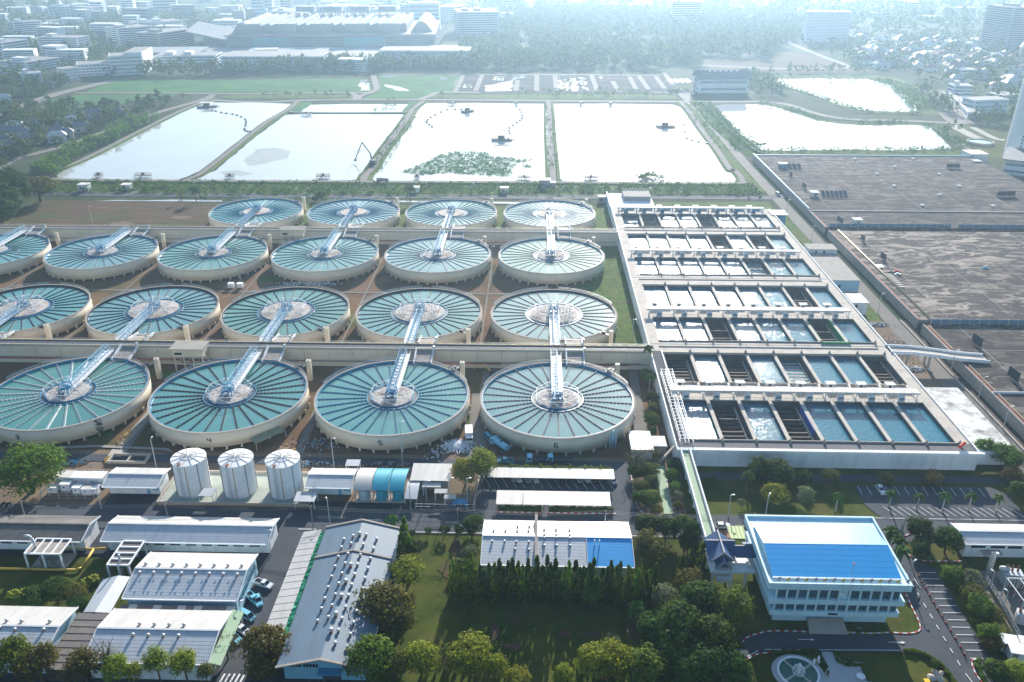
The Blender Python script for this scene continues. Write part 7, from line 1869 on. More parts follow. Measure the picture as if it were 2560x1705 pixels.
PALM = {'royal': (mesh_of('fronds', palm_meshes(13, 2.6, .75, .5, 1), 'leaf_palm'), mesh_of('trunk', B().lathe(0, 0, [(.28, 0), (.2, .4), (.17, .85), (.1, 1)], 8), 'concrete_pale')),
        'coconut': (mesh_of('fronds', palm_meshes(17, 3.4, .7, .55, 2), 'leaf_palm'), mesh_of('trunk', B().lathe(0, 0, [(.26, 0), (.18, .5), (.14, 1)], 8), 'bark')),
        'dense': (mesh_of('fronds', palm_meshes(26, 2.4, .9, .45, 3), 'leaf_palm'), mesh_of('trunk', B().lathe(0, 0, [(.3, 0), (.25, 1)], 8), 'bark'))}
def palm(kind, lab, p, h, s=1.0, group=None):
    t = thing('palm_tree', lab, 'palm', (p[0], p[1], 0), random.uniform(0, 6), group)
    inst('fronds', PALM[kind][0], t, (0, 0, h), 0, (s, s, s)); inst('trunk', PALM[kind][1], t, (0, 0, 0), 0, (1, 1, h))
BAN = mesh_of('leaves', palm_meshes(11, 2.4, .55, .75, 7), 'leaf_lime')
def hedge(name, lab, pts, wd, h, m='leaf_mid', dens=26, seed=1):
    rg = np.random.default_rng(seed)
    t = thing(name, lab, 'hedge', (*pts[0], 0))
    cen, nr = [], []
    for a, c in zip(pts[:-1], pts[1:]):
        a, c = np.array(a), np.array(c); L = np.linalg.norm(c - a); n = int(L * dens)
        d = (c - a) / L; nn = np.array([-d[1], d[0]])
        u, s, z = rg.uniform(0, 1, n), rg.uniform(-1, 1, n), rg.uniform(0, 1, n)
        bump = .8 + .25 * np.sin(u * L * 2.1 + seed) * np.sin(u * L * .7)
        k = rg.uniform(0, 1, n) < .5
        s = np.where(k, np.sign(s), s); z = np.where(k, z, 1.0)
        xy = a + (c - a) * u[:, None] + nn * (s * wd / 2 * rg.uniform(.8, 1.1, n))[:, None]
        cen.append(np.column_stack([xy, z * h * bump])); nr.append(np.column_stack([nn[0] * s, nn[1] * s, np.where(k, .3, 1.2)]) + rg.normal(size=(n, 3)) * .5)
    cen = np.vstack(cen); nr = np.vstack(nr)
    off = BASE[t]
    me = np_mesh('foliage', leaf_quads(cen - np.array([off.x, off.y, 0]), nr, rg.uniform(.16, .34, len(cen)), rg), 0, m)
    inst('foliage', me, t)
    core = B()
    for a, c in zip(pts[:-1], pts[1:]): core.bar((*a, h * .42), (*c, h * .42), wd * .8, h * .8)
    ob('core', core, 'leaf_dark', t)
# ---- individually placed trees -------------------------------------------------
T_ = [
 ('rain', 'huge round tree at the left edge below clarifier tank 3', (-146.8,199.8), 20, 15),
 ('lime', 'round yellow green tree behind the car ports, left crown', (-19.6,207.2), 9, 8.5), ('lime', 'round yellow green tree behind the car ports, right crown', (-14.9,210.6), 9.5, 10),
 ('sparse', 'nearly bare tree over the white shed right of tank 6', (32,216.7), 9.5, 8), ('sparse', 'thin tree right of the white garden shed', (37.7,219.6), 5.5, 6),
 ('broad', 'dark tree at the left end of the garden strip', (31.2,210.9), 5, 5), ('olive', 'olive tree in the middle of the garden strip by the curb', (31.7,203.7), 5.5, 5), ('broad', 'dark low tree beside the car park curb', (31.1,198.3), 5, 4.6), ('green', 'green tree left of the pale garden path near the street', (34.5,197.9), 6, 5), ('lime', 'yellow green shrub tree at the street end of the garden path', (35.2,193.3), 4, 3.4), ('green', 'green tree over the garden kiosk with pale car', (36,212.3), 5.5, 4.2), ('broad', 'dark bush left of the garden path by its bend', (35,206.7), 4.5, 4),
 ('green', 'green tree right of the pale garden path, farthest', (41.7,209.4), 4.5, 4.6), ('green', 'green tree right of the pale garden path, middle', (41.6,204.1), 3.8, 3.8), ('grey', 'grey green tree right of the garden path near the street', (42,199.3), 4, 4), ('rusty', 'small rusty tree beside the walkway pier', (41.5,195.5), 3, 3.4), ('broad', 'dark bush at the filter block corner beside the walkway start', (43.4,216), 4.5, 4),
 ('green', 'tree between tank 6 and the filter block, upper', (41.5,271.6), 5.5, 5.5), ('broad', 'tree between tank 6 and the filter block, second', (41.6,256.3), 4.5, 5), ('olive', 'tree between tank 6 and the filter block, third', (41.2,249.5), 4.2, 4.6), ('green', 'yellowing tree between tank 6 and the filter block, lowest', (39.6,241.5), 5.2, 5), ('broad', 'small dark tree below the row beside the filter wall', (39.1,235.1), 3.2, 3.6),
 ('broad', 'large dark tree in front of the filter block, left of three', (68,210.5), 7, 8.5), ('broad', 'large dark round tree in front of the filter block wall', (72.3,208.9), 9.5, 9), ('lime', 'yellow green tree below the dark round tree by the filter wall', (69.1,198.4), 9, 7.5), ('broad', 'small dark tree right of the dark round tree', (80.6,210), 5.5, 5), ('grey', 'grey green tree on the dark lawn by the visitor car park', (78.8,200.2), 6, 5.2), ('olive', 'olive tree under the filter wall, left of centre', (88.6,209.8), 5.5, 5.4), ('olive', 'small olive tree under the middle of the filter wall', (105.4,210), 5, 4.6), ('rusty', 'yellow brown tree under the right part of the filter wall', (118.3,210), 6.5, 5),
 ('green', 'bright green tree at the filter block right corner, left one', (140.7,224.9), 8, 7), ('green', 'bright green tree at the filter block right corner, right one', (145.9,220.7), 9.5, 7.5), ('olive', 'brown green tree at the right edge above the visitor car park', (143,211.7), 7, 5.5), ('broad', 'dark tree at the right edge beside the visitor car park', (140.2,202.7), 6.5, 6.5),
 ('broad', 'dark bush mass beside the grey tent roof, left', (-119.5,152.7), 7, 6), ('broad', 'dark bush mass beside the grey tent roof, centre', (-115.7,155.3), 7.5, 6.5), ('olive', 'olive bush mass beside the grey tent roof, right', (-110.8,154.5), 6.5, 6), ('broad', 'dark bush mass under the tent roof corner', (-108.4,151.3), 5, 5),
 ('green', 'leafy tree at the bottom left corner of the picture', (-112.1,130.6), 9, 12), ('olive', 'leafy tree right of the bottom left corner tree', (-106,129.8), 9, 11), ('olive', 'thin tree below the left warehouse, first of the row', (-96.5,130.2), 8, 10), ('sparse', 'bare twiggy tree below the left warehouse', (-91.8,131.5), 7, 11), ('lime', 'light green tree below the left warehouse, beside the bare one', (-88.9,129.5), 6.5, 9), ('lime', 'small light green tree below the left warehouse', (-84.5,128.8), 4, 7.5), ('lime', 'pale upright tree below the left warehouse', (-80.2,130.3), 5.8, 10.2), ('lime', 'pale round tree below the left warehouse', (-74.2,130.2), 6.2, 10.2), ('olive', 'small tree below the right end of the left warehouse', (-69.4,129.3), 4, 7.5), ('sparse', 'thin branched tree over the lane vehicles', (-67.9,137.6), 8, 7.5),
 ('rusty', 'rust tinged tree at the bottom beside the strip roof', (-58.5,136.9), 9.5, 10), ('rusty', 'lower rust tinged tree at the bottom of the lane', (-58.4,133.2), 7.5, 6),
 ('cone', 'tall bright columnar tree right of the turbine workshop', (-33.1,175), 4.2, 12), ('cone', 'second bright columnar tree below the tall one', (-33.6,172.4), 3.6, 8.5), ('broad', 'dark shrub below the columnar trees', (-31.1,174.9), 4.5, 4.2),
 ('lime', 'yellow green tree leaning over the turbine workshop eave', (-30.7,162.9), 9.5, 8), ('olive', 'large brown green tree over the turbine workshop roof', (-33.5,149.1), 12, 13), ('olive', 'brown green tree behind the large one by the workshop', (-30.6,145.9), 8, 8), ('green', 'bright green tree at the bottom by the workshop front', (-34.8,133.4), 10.5, 11.5), ('olive', 'olive tree at the bottom right of the bright green one', (-29,133.7), 6.5, 8), ('lime', 'light olive tree at the bottom centre', (-23.8,134.5), 9.5, 9), ('sparse', 'bare tree at the bottom between the light trees', (-18.4,134), 5, 7), ('lime', 'large light green tree at the bottom centre', (-12.9,134.8), 11, 11), ('lime', 'light green bushy tree right of the large light one', (-7.4,133.8), 6, 7),
 ('ball', 'clipped round tree by the street lawn, first from the left', (-32.3,181.7), 2, 2.4), ('ball', 'clipped round tree by the street lawn, second from the left', (-28,182.5), 2.1, 2.4), ('ball', 'clipped round tree by the street lawn, third from the left', (-23.6,182.7), 3.2, 3.2), ('ball', 'clipped round tree by the street lawn, fourth from the left', (-19.6,182.7), 3.0, 3.1), ('broad', 'dark tree at the street corner of the white vent warehouse', (-15.9,183.4), 6, 6),
 ('grey', 'pale grey bush left of the conifer row', (-15.9,173.8), 4.5, 4.2), ('grey', 'second pale grey bush left of the conifer row', (-18.7,168.4), 3.8, 4), ('broad', 'dark tree at the left end of the conifer row', (-17,164.5), 6, 6.5),
 ('broad', 'dark round tree right of the blue roofed warehouse, left of three', (31.2,183.5), 7.5, 8), ('broad', 'dark round tree right of the blue roofed warehouse, middle of three', (36.4,182.9), 7, 7.5), ('broad', 'dark round tree right of the blue roofed warehouse, right of three', (41.1,181.4), 7.5, 8.5), ('olive', 'olive tree beside the corner of the blue warehouse roof', (30.6,173.6), 9, 8.5), ('broad', 'dark tree beside the walkway behind the pavilion', (41.5,177.9), 5, 6),
 ('conifer', 'small conifer on the lawn left of the pavilion', (38.2,168.2), 3, 6), ('conifer', 'conifer close to the pavilion, left of two', (41,169.7), 3.2, 7), ('cone', 'conifer close to the pavilion, right of two', (43.5,170.3), 3.6, 9),
 ('olive', 'brown olive tree below the pavilion', (39.5,162.5), 8, 7.5), ('grey', 'grey feathery tree in the shaded garden', (32.4,157.1), 7.5, 7), ('green', 'leafy tree in the shade below the conifer row', (14.8,157.6), 6.5, 7.5), ('green', 'narrow small tree in the shade left of the leafy one', (10,158), 2.6, 5.5), ('grey', 'pale frosted tree at the bottom above the lime trees', (18.4,142.2), 4.8, 5.6),
 ('broad', 'large spreading tree beside the office, upper left', (40.5,153.9), 10, 11), ('green', 'large spreading tree beside the office, upper right', (46.8,150.8), 10.5, 11), ('broad', 'large spreading tree beside the office, left shoulder', (28.6,144.6), 9, 10), ('broad', 'large spreading tree beside the office, centre', (34.7,145.1), 11, 12), ('broad', 'large spreading tree beside the office, right shoulder', (41.8,142), 9.5, 10.5), ('broad', 'dark spreading tree low in the garden, left', (31.7,139), 10, 9.5), ('broad', 'dark spreading tree low in the garden, right', (39.4,136.4), 10, 9.5), ('broad', 'dark tree at the bottom edge near the fountain drive', (44.3,134.5), 7, 8),
 ('lime', 'light green tree at the bottom centre right, left crown', (14.2,135.1), 9, 9), ('lime', 'light green tree at the bottom centre right, middle crown', (18.9,135.1), 9, 10), ('green', 'green tree at the bottom centre right, right crown', (24.5,134), 9, 9), ('lime', 'small light tree at the bottom left of the lawn shadows', (7.5,133), 5, 5), ('lime', 'light tree at the very bottom centre of the lawn', (-2.6,131.6), 6, 5), ('broad', 'dark tree at the bottom edge right of the lime trees', (33.9,133.4), 8, 7.5),
 ('broad', 'round dark tree on the kerbed island right of the office', (104.3,184), 6.6, 7.4), ('broad', 'dark tree below the round one on the kerbed island', (102.3,178.3), 5.6, 5), ('broad', 'dark round tree beside the low white office', (109.5,179.4), 7.4, 7.6),
 ('green', 'hedge tree along the marked bays, first from the top', (105.7,167.3), 5, 5), ('grey', 'pale hedge tree along the marked bays, second', (109.8,165.2), 6, 5.4), ('olive', 'olive hedge tree along the marked bays, third', (108,160.3), 6, 5.6), ('green', 'green hedge tree along the marked bays, fourth', (107.7,156.3), 6.4, 5.8), ('olive', 'olive hedge tree along the marked bays, fifth', (109.5,153.5), 5, 5), ('green', 'green hedge tree along the marked bays, sixth', (105.4,147.7), 5.4, 5.2), ('rusty', 'yellowish hedge tree along the marked bays, lowest', (105,145), 4.6, 4.2), ('broad', 'dark tree in the bottom right corner bed', (101.7,136.8), 5.4, 4.8), ('lime', 'light green tree in the bottom right corner', (106,136.3), 6, 5.4), ('ball', 'clipped round bush on the front lawn island', (89.8,139.4), 2.2, 2.4), ('ball', 'small clipped ball on the front lawn by the paving', (71.6,140.2), 1.7, 1.4), ('ball', 'dark clipped bush left of the walkway on the lawn', (51.8,207.8), 3, 2.8), ('ball', 'second dark clipped bush on the lawn by the walkway', (53.9,208.5), 2.6, 2.6), ('grey', 'silver shrub on the lawn beside the far palm', (60.1,197.8), 2.8, 2.4), ('shrub', 'clipped yellow shrub by the striped canopy', (53.6,178.5), 4, 2.2),
 ('broad', 'tall dark tree at the left edge beside the brown field, front', (-306.9,464.4), 19, 22), ('broad', 'tall dark tree at the left edge beside the brown field, middle', (-310.7,481.5), 18, 24), ('olive', 'wide umbrella tree beside the brown field at left', (-307,498.7), 24, 17), ('broad', 'tall dark tree at the left edge behind the umbrella tree', (-325.3,503.5), 17, 22), ('broad', 'dark tree at the far left edge above the tank rows', (-303.2,451.7), 16, 17),
 ('green', 'round tree on the bank behind the back row tanks', (-132.8,505.1), 7, 7), ('broad', 'bush beside the round tree behind the back row tanks', (-136.4,503.7), 5, 3.5), ('sparse', 'thin tree by the canal water behind the brown field', (-219.1,500.4), 5, 8),
]
for a in T_: tree(*a)
for k, (p, h, s, lab, kd) in enumerate([((43.2,282.9), 9.0, 1.25, 'tall palm at the channel end between tank 6 and the filter block', 'royal'), ((41.7,264.7), 6.5, 1.1, 'palm in the tree row beside the filter wall', 'royal'), ((43.5,267.2), 5.5, 1.0, 'lower palm in the tree row beside the filter wall', 'royal'), ((62.8,204.3), 6.8, 1.2, 'palm on the lawn right of the elevated walkway', 'dense'), ((86.2,196.2), 5.5, 1.05, 'palm left of the visitor car park', 'royal'), ((102.2,198.8), 5.0, 1.05, 'palm in the visitor car park, first from the left', 'royal'), ((109.5,197.5), 5.0, .9, 'palm in the visitor car park, second from the left', 'royal'), ((116.6,197.4), 5.4, 1.1, 'palm in the visitor car park, third from the left', 'royal'), ((124,197.6), 5.4, 1.0, 'palm in the visitor car park, fourth from the left', 'royal'), ((131.4,197.4), 5.0, .95, 'palm in the visitor car park, fifth from the left', 'royal'),
        ((25.2,151.9), 4.5, 1.1, 'palm standing alone in the shaded garden', 'coconut'), ((95.4,180.8), 5.5, 1.1, 'palm beside the office right wall, upper', 'coconut'), ((95.9,177.8), 5.2, 1.0, 'palm beside the office right wall, middle', 'coconut'), ((95.4,173.5), 5.0, 1.0, 'palm beside the office right wall, lower', 'coconut'), ((-38.4,185.9), 3.2, 1.2, 'low palm left of the tall columnar tree', 'dense'), ((-210.4,501.9), 8, 1.6, 'palm by the canal behind the brown field', 'coconut'), ((-77.2,503.8), 9, 1.7, 'palm on the bank behind the back row tanks', 'coconut'), ((104,137.4), 2.0, .9, 'low palm in the bottom right corner bed', 'dense')]):
    palm(kd, lab, p, h, s)
for k, (p, lab) in enumerate([((-110.2,161.3), 'banana plant beside the grey tent roof, right'), ((-111.5,160.1), 'banana plant beside the grey tent roof, left'), ((-127.2,155.4), 'banana plant above the bottom left warehouse'), ((-125.2,155.8), 'second banana plant above the bottom left warehouse'), ((103,139.8), 'banana like plant in the corner bed')]):
    t = thing('banana_plant', lab, 'plant', (*p, 0)); inst('leaves', BAN, t, (0, 0, 1.6)); ob('stem', B().cyl(0, 0, 0, 1.7, .22, .14, 8), 'leaf_lime', t, local=True)
# the dark row of conifers behind the garden, two deep
rn = random.Random(21)
for i in range(44):
    row = i % 2
    x = -19.0 + (i // 2) * 2.28 + row * 1.1 + rn.uniform(-.3, .3)
    y = (157.6 if row else 159.8) + rn.uniform(-.4, .4)
    tree(['conifer', 'conifer', 'cone'][rn.randrange(3)], 'dark conifer, %s from the left in the %s line of the garden row' % (ORD[i // 2], 'front' if row else 'back'), (x, y), rn.uniform(2.5, 3.5), rn.uniform(8.6, 12.8), None, 'conifers in the garden row')
hedge('hedge', 'clipped hedge behind the far car port', [(-14, 211.9), (24.2, 211.9)], 1.9, 3.4, 'leaf_shrub', 60, 1)
hedge('hedge', 'dark hedge in front of the near car port, left part', [(-9.5, 191.8 + 2.4), (3.0, 194.2)], 1.3, 1.5, 'leaf_dark', 50, 2)
hedge('hedge', 'dark hedge in front of the near car port, right part', [(5.0, 194.2), (23.2, 194.2)], 1.3, 1.5, 'leaf_dark', 50, 3)
hedge('hedge', 'clipped hedge curving along the drive of the front lawn', [(85.1,144.2), (88.3,143.9), (90.5,142), (92,139.8), (92.6,136.8), (92.6,134.7)], .8, .8, 'leaf_mid', 40, 4)
hedge('hedge', 'low hedge along the garden paving edge', [(69.2,143.5), (69.1,140.6), (70.7,139.6), (74.1,139.7), (74.2,135.1)], .7, .7, 'leaf_mid', 40, 5)
hedge('hedge', 'hedge around the bottom right corner bed', [(101,142.1), (99.7,140.4), (99.4,137.3), (99.2,134.9)], .8, .9, 'leaf_mid', 40, 6)
hedge('hedge', 'dark hedge left of the fountain', [(54.7,142.9), (65.6,143.4), (65.7,139.7)], .8, .7, 'leaf_dark', 40, 7)

# ================================================================== WOODS, BANK SHRUBS (uncountable)
def inpoly(X, Y, poly):
    c = np.zeros(len(X), bool); n = len(poly)
    for i in range(n):
        x0, y0 = poly[i]; x1, y1 = poly[(i + 1) % n]
        k = ((y0 > Y) != (y1 > Y)) & (X < (x1 - x0) * (Y - y0) / ((y1 - y0) if y1 != y0 else 1e-9) + x0)
        c ^= k
    return c
TPL = {}
def template(nq, seed):
    if (nq, seed) not in TPL:
        nq = int(nq * 1.5); ncl = max(6, nq // 7)
        TPL[(nq, seed)] = crown(900 + seed, ncl, 7, .20 if nq < 60 else .15, hollow=.5, clr=.30, lobes=4).reshape(-1, 4, 3)
    return TPL[(nq, seed)]
def wood(name, lab, polys, spacing, size, nq, m='leaf_far', seed=0, holes=(), clump=.0, hgt=(.8, 1.3)):
    rg = np.random.default_rng(seed)
    V = []
    for poly in polys:
        P0 = np.array(poly); lo, hi = P0.min(0), P0.max(0)
        n = int((hi[0] - lo[0]) * (hi[1] - lo[1]) / spacing ** 2)
        X, Y = rg.uniform(lo[0], hi[0], n), rg.uniform(lo[1], hi[1], n)
        k = inpoly(X, Y, poly)
        for h in holes: k &= ~inpoly(X, Y, h)
        if clump:
            f = np.sin(X * .021 + seed) * np.sin(Y * .027 + 2 * seed) + .6 * np.sin(X * .05 + 1.3) * np.cos(Y * .043)
            k &= f > clump * 2 - 1 + rg.uniform(-.4, .4, n)
        for x, y in zip(X[k], Y[k]):
            q = template(nq, int(rg.integers(4)))
            s = rg.uniform(*size) / 2; a = rg.uniform(0, 6.28); hh = s * rg.uniform(*hgt)
            ca, sa = math.cos(a), math.sin(a)
            o = np.empty_like(q)
            o[..., 0] = (q[..., 0] * ca - q[..., 1] * sa) * s + x; o[..., 1] = (q[..., 0] * sa + q[..., 1] * ca) * s + y
            o[..., 2] = (q[..., 2] + .9) * hh
            V.append(o.reshape(-1, 3))
    if not V: return None
    o = bpy.data.objects.new(name, np_mesh(name, np.vstack(V), 0, m))
    C.objects.link(o)
    return tag(o, lab, 'trees' if m == 'leaf_far' else 'shrubs', None, 'stuff')
def along(pts, wd):
    L, Rr = offset_line(pts, wd / 2)
    return list(L) + list(reversed(Rr))
wood('bank_shrubs', 'rough green scrub along the canal bank below the ponds', [along([(-319.5,530.3), (-249.2,534.9)], 26), along([(-255.4,530.7), (-182.5,532.6), (-96.5,530.9), (-15.1,534.3)], 26), along([(-15.1,535.6), (48.4,533.3)], 24), along([(52.1,536.1), (143.4,535.8)], 26)], 2.5, (2, 4.6), 24, 'leaf_shrub', 1, hgt=(.5, .9))
wood('bank_shrubs', 'scrub between the canal road and the back row tanks', [along([(-309.3,508.7), (-175.3,509), (-85.9,507.2), (32.9,506.7)], 8)], 3.0, (1.5, 3.2), 24, 'leaf_shrub', 2, clump=.45)
wood('bank_shrubs', 'green scrub along the left shore of the first pond', [along([(-337.2,557.9), (-351.4,621.1), (-348.2,670.5), (-351.4,736.7), (-349.4,761.6)], 20)], 4.0, (4, 10), 48, 'leaf_shrub', 3)
wood('bank_shrubs', 'tall grass and scrub along the shores of the right ponds', [along([(161.9,858.6), (162.1,759.5), (164,696.1), (165.6,649)], 22), along([(161.2,645.9), (221.4,648.6), (255.4,651.3), (330.5,656.9)], 10), along([(344.4,754.5), (337.9,704.7), (334.7,660.8)], 12), along([(218.9,857), (246,819.5), (255.6,779.5), (287.5,761.7), (330.2,761.4)], 10), along([(271.8,979.6), (293.1,890.5), (309,815.5), (360,811.3)], 10), along([(394.6,1019.2), (402.7,975.1), (386.8,896.2), (370,828.3)], 26)], 3.4, (2.2, 5), 26, 'leaf_shrub', 4, hgt=(.6, 1.0))
wood('bank_shrubs', 'scrub on the verge left of the reservoir lane', [along([(144.8,846), (145,744.6), (144.8,648.4)], 10), along([(158.4,512.4), (157.4,478.3)], 6)], 4.5, (1.5, 3), 36, 'leaf_shrub', 5)
wood('bank_shrubs', 'low scrub along the dykes between the ponds', [along([(-115.5,827.6), (-114.4,752.5), (-115.2,660.6), (-112.6,581.6)], 13), along([(10.6,836.7), (10.2,700.6), (10.5,584.9)], 5), along([(14.9,836.8), (14.2,700.7), (13.9,584.9)], 5)], 3.6, (1.2, 2.6), 24, 'leaf_shrub', 6, clump=.3)
wood('bank_shrubs', 'dark brush on the dyke beside the long reach excavator', [along([(-115.8,680.6), (-116.4,603.3), (-115.6,581.6)], 9)], 2.6, (1.0, 2.2), 24, 'leaf_far', 8)
wood('floating_plants', 'mat of green floating plants in the third pond', [jag([(-94.1,576.1), (-86.9,591.1), (-77.6,611), (-64.2,639.4), (-39.3,641.8), (-30.3,625.9), (-17.5,622.8), (-10.8,609.3), (-17.7,586.6), (-16.3,578.2), (-31.5,571.8), (-58.3,576.5), (-80.2,569)], 6, 12, 3)], 1.7, (2.0, 4.2), 14, 'leaf_hyacinth', 9, clump=.27, hgt=(.15, .4))
wood('floating_plants', 'small islands of floating plants right of the big mat', [along([(-14.1,612.6), (-7.3,612.1)], 10), along([(-9,597), (-3.5,597.1)], 10), along([(-5.7,614.2), (-2.1,614.6)], 4), along([(-31.7,574.7), (-16.1,572.2)], 12)], 1.6, (1.5, 3.0), 20, 'leaf_hyacinth', 10, hgt=(.3, .6))
wood('floating_plants', 'green clumps at the edge of the fourth pond', [along([(71.5,558.5), (80.1,568.8), (85.6,560.2)], 7)], 1.8, (3, 5), 30, 'leaf_shrub', 11)
wood('floating_plants', 'small clumps in the narrow pond behind the dyke', [along([(-153.9,804.9), (-142.7,806.3)], 5), along([(-149.7,835.6), (-136.6,827.1)], 6), along([(-148.3,860.2), (-141.1,863.5)], 8)], 3.0, (2, 5), 30, 'leaf_shrub', 12)
# ================================================================== FAR BUILDINGS
mat('hall_front', (0.09, 0.15, 0.20), .5, .1, .05); mat('hall_roof', (0.26, 0.28, 0.30), .8, .05, .05); mat('far_white', (0.80, 0.82, 0.84), .8, .05, .05); mat('far_grey', (0.36, 0.40, 0.44), .8, .06, .05); mat('far_beige', (0.46, 0.42, 0.37), .8, .05, .05)
mat('far_glass', (0.06, 0.12, 0.17), .25, .2, .05); mat('far_teal', (0.05, 0.26, 0.33), .3, .1, .05); mat('far_roof', (0.21, 0.21, 0.21), .8, .1, .1, spec=.5); mat('far_red', (0.45, 0.10, 0.06), .8, .1)
mat('house_roof', (0.13, 0.145, 0.17), .7, .15, .3, grime=(0.22, 0.2, 0.18), gscale=.1, gamt=.4); mat('house_roof_red', (0.28, 0.12, 0.09), .7, .15, .3); mat('house_roof_pale', (0.52, 0.50, 0.47), .6, .1, .3)
def block(name, lab, a, c, depth, h, floors, wallm='far_white', win='far_glass', rib=.5, mull=0, roof=0, cat='building', lean=0, over=0.0, base=None):
    """slab building: a,c ground ends of the facade facing the camera"""
    a, c = Vector(a), Vector(c)
    L = (c - a).length; rz = math.atan2((c - a).y, (c - a).x)
    t = thing(name, lab, cat, (a.x, a.y, 0), rz)
    P_ = lambda n, b, m, par=None: ob(n, b, m, par or t, local=True)
    P_('wall', B().box(0, 0, 0, L, depth, h), wallm)
    fh = h / floors
    for i in range(floors):
        z0 = i * fh + fh * (1 - rib) * .6; z1 = z0 + fh * rib
        P_('window', B().box(L * .03, -.15, z0, L * .97, -.01, z1), win)
        P_('side_window', B().box(-.15, depth * .06, z0, -.01, depth * .94, z1), win); P_('side_window', B().box(L + .01, depth * .06, z0, L + .15, depth * .94, z1), win)
        if over: P_('slab_edge', B().box(-over, -over, z1 + .02, L + over, depth, min(h, z1 + fh * (1 - rib) * .8)), wallm)
    if mull:
        me = mesh_of('pier', B().box(-.35, -.45, 0, .35, -.02, h), wallm)
        for i in range(mull + 1): inst('pier', me, t, (L * .02 + L * .96 * i / mull, 0, 0))
    P_('parapet', B().box(-.3, -.3, h, L + .3, depth + .3, h + .8), wallm); P_('roof', B().box(.6, .6, h + .8, L - .6, depth - .6, h + .9), 'far_roof')
    for k in range(roof):
        x = L * (.15 + .6 * k / max(1, roof)); P_('roof_house', B().box(x, depth * .25, h + .9, x + min(10, L * .2), depth * .7, h + 4.5), wallm)
    return t
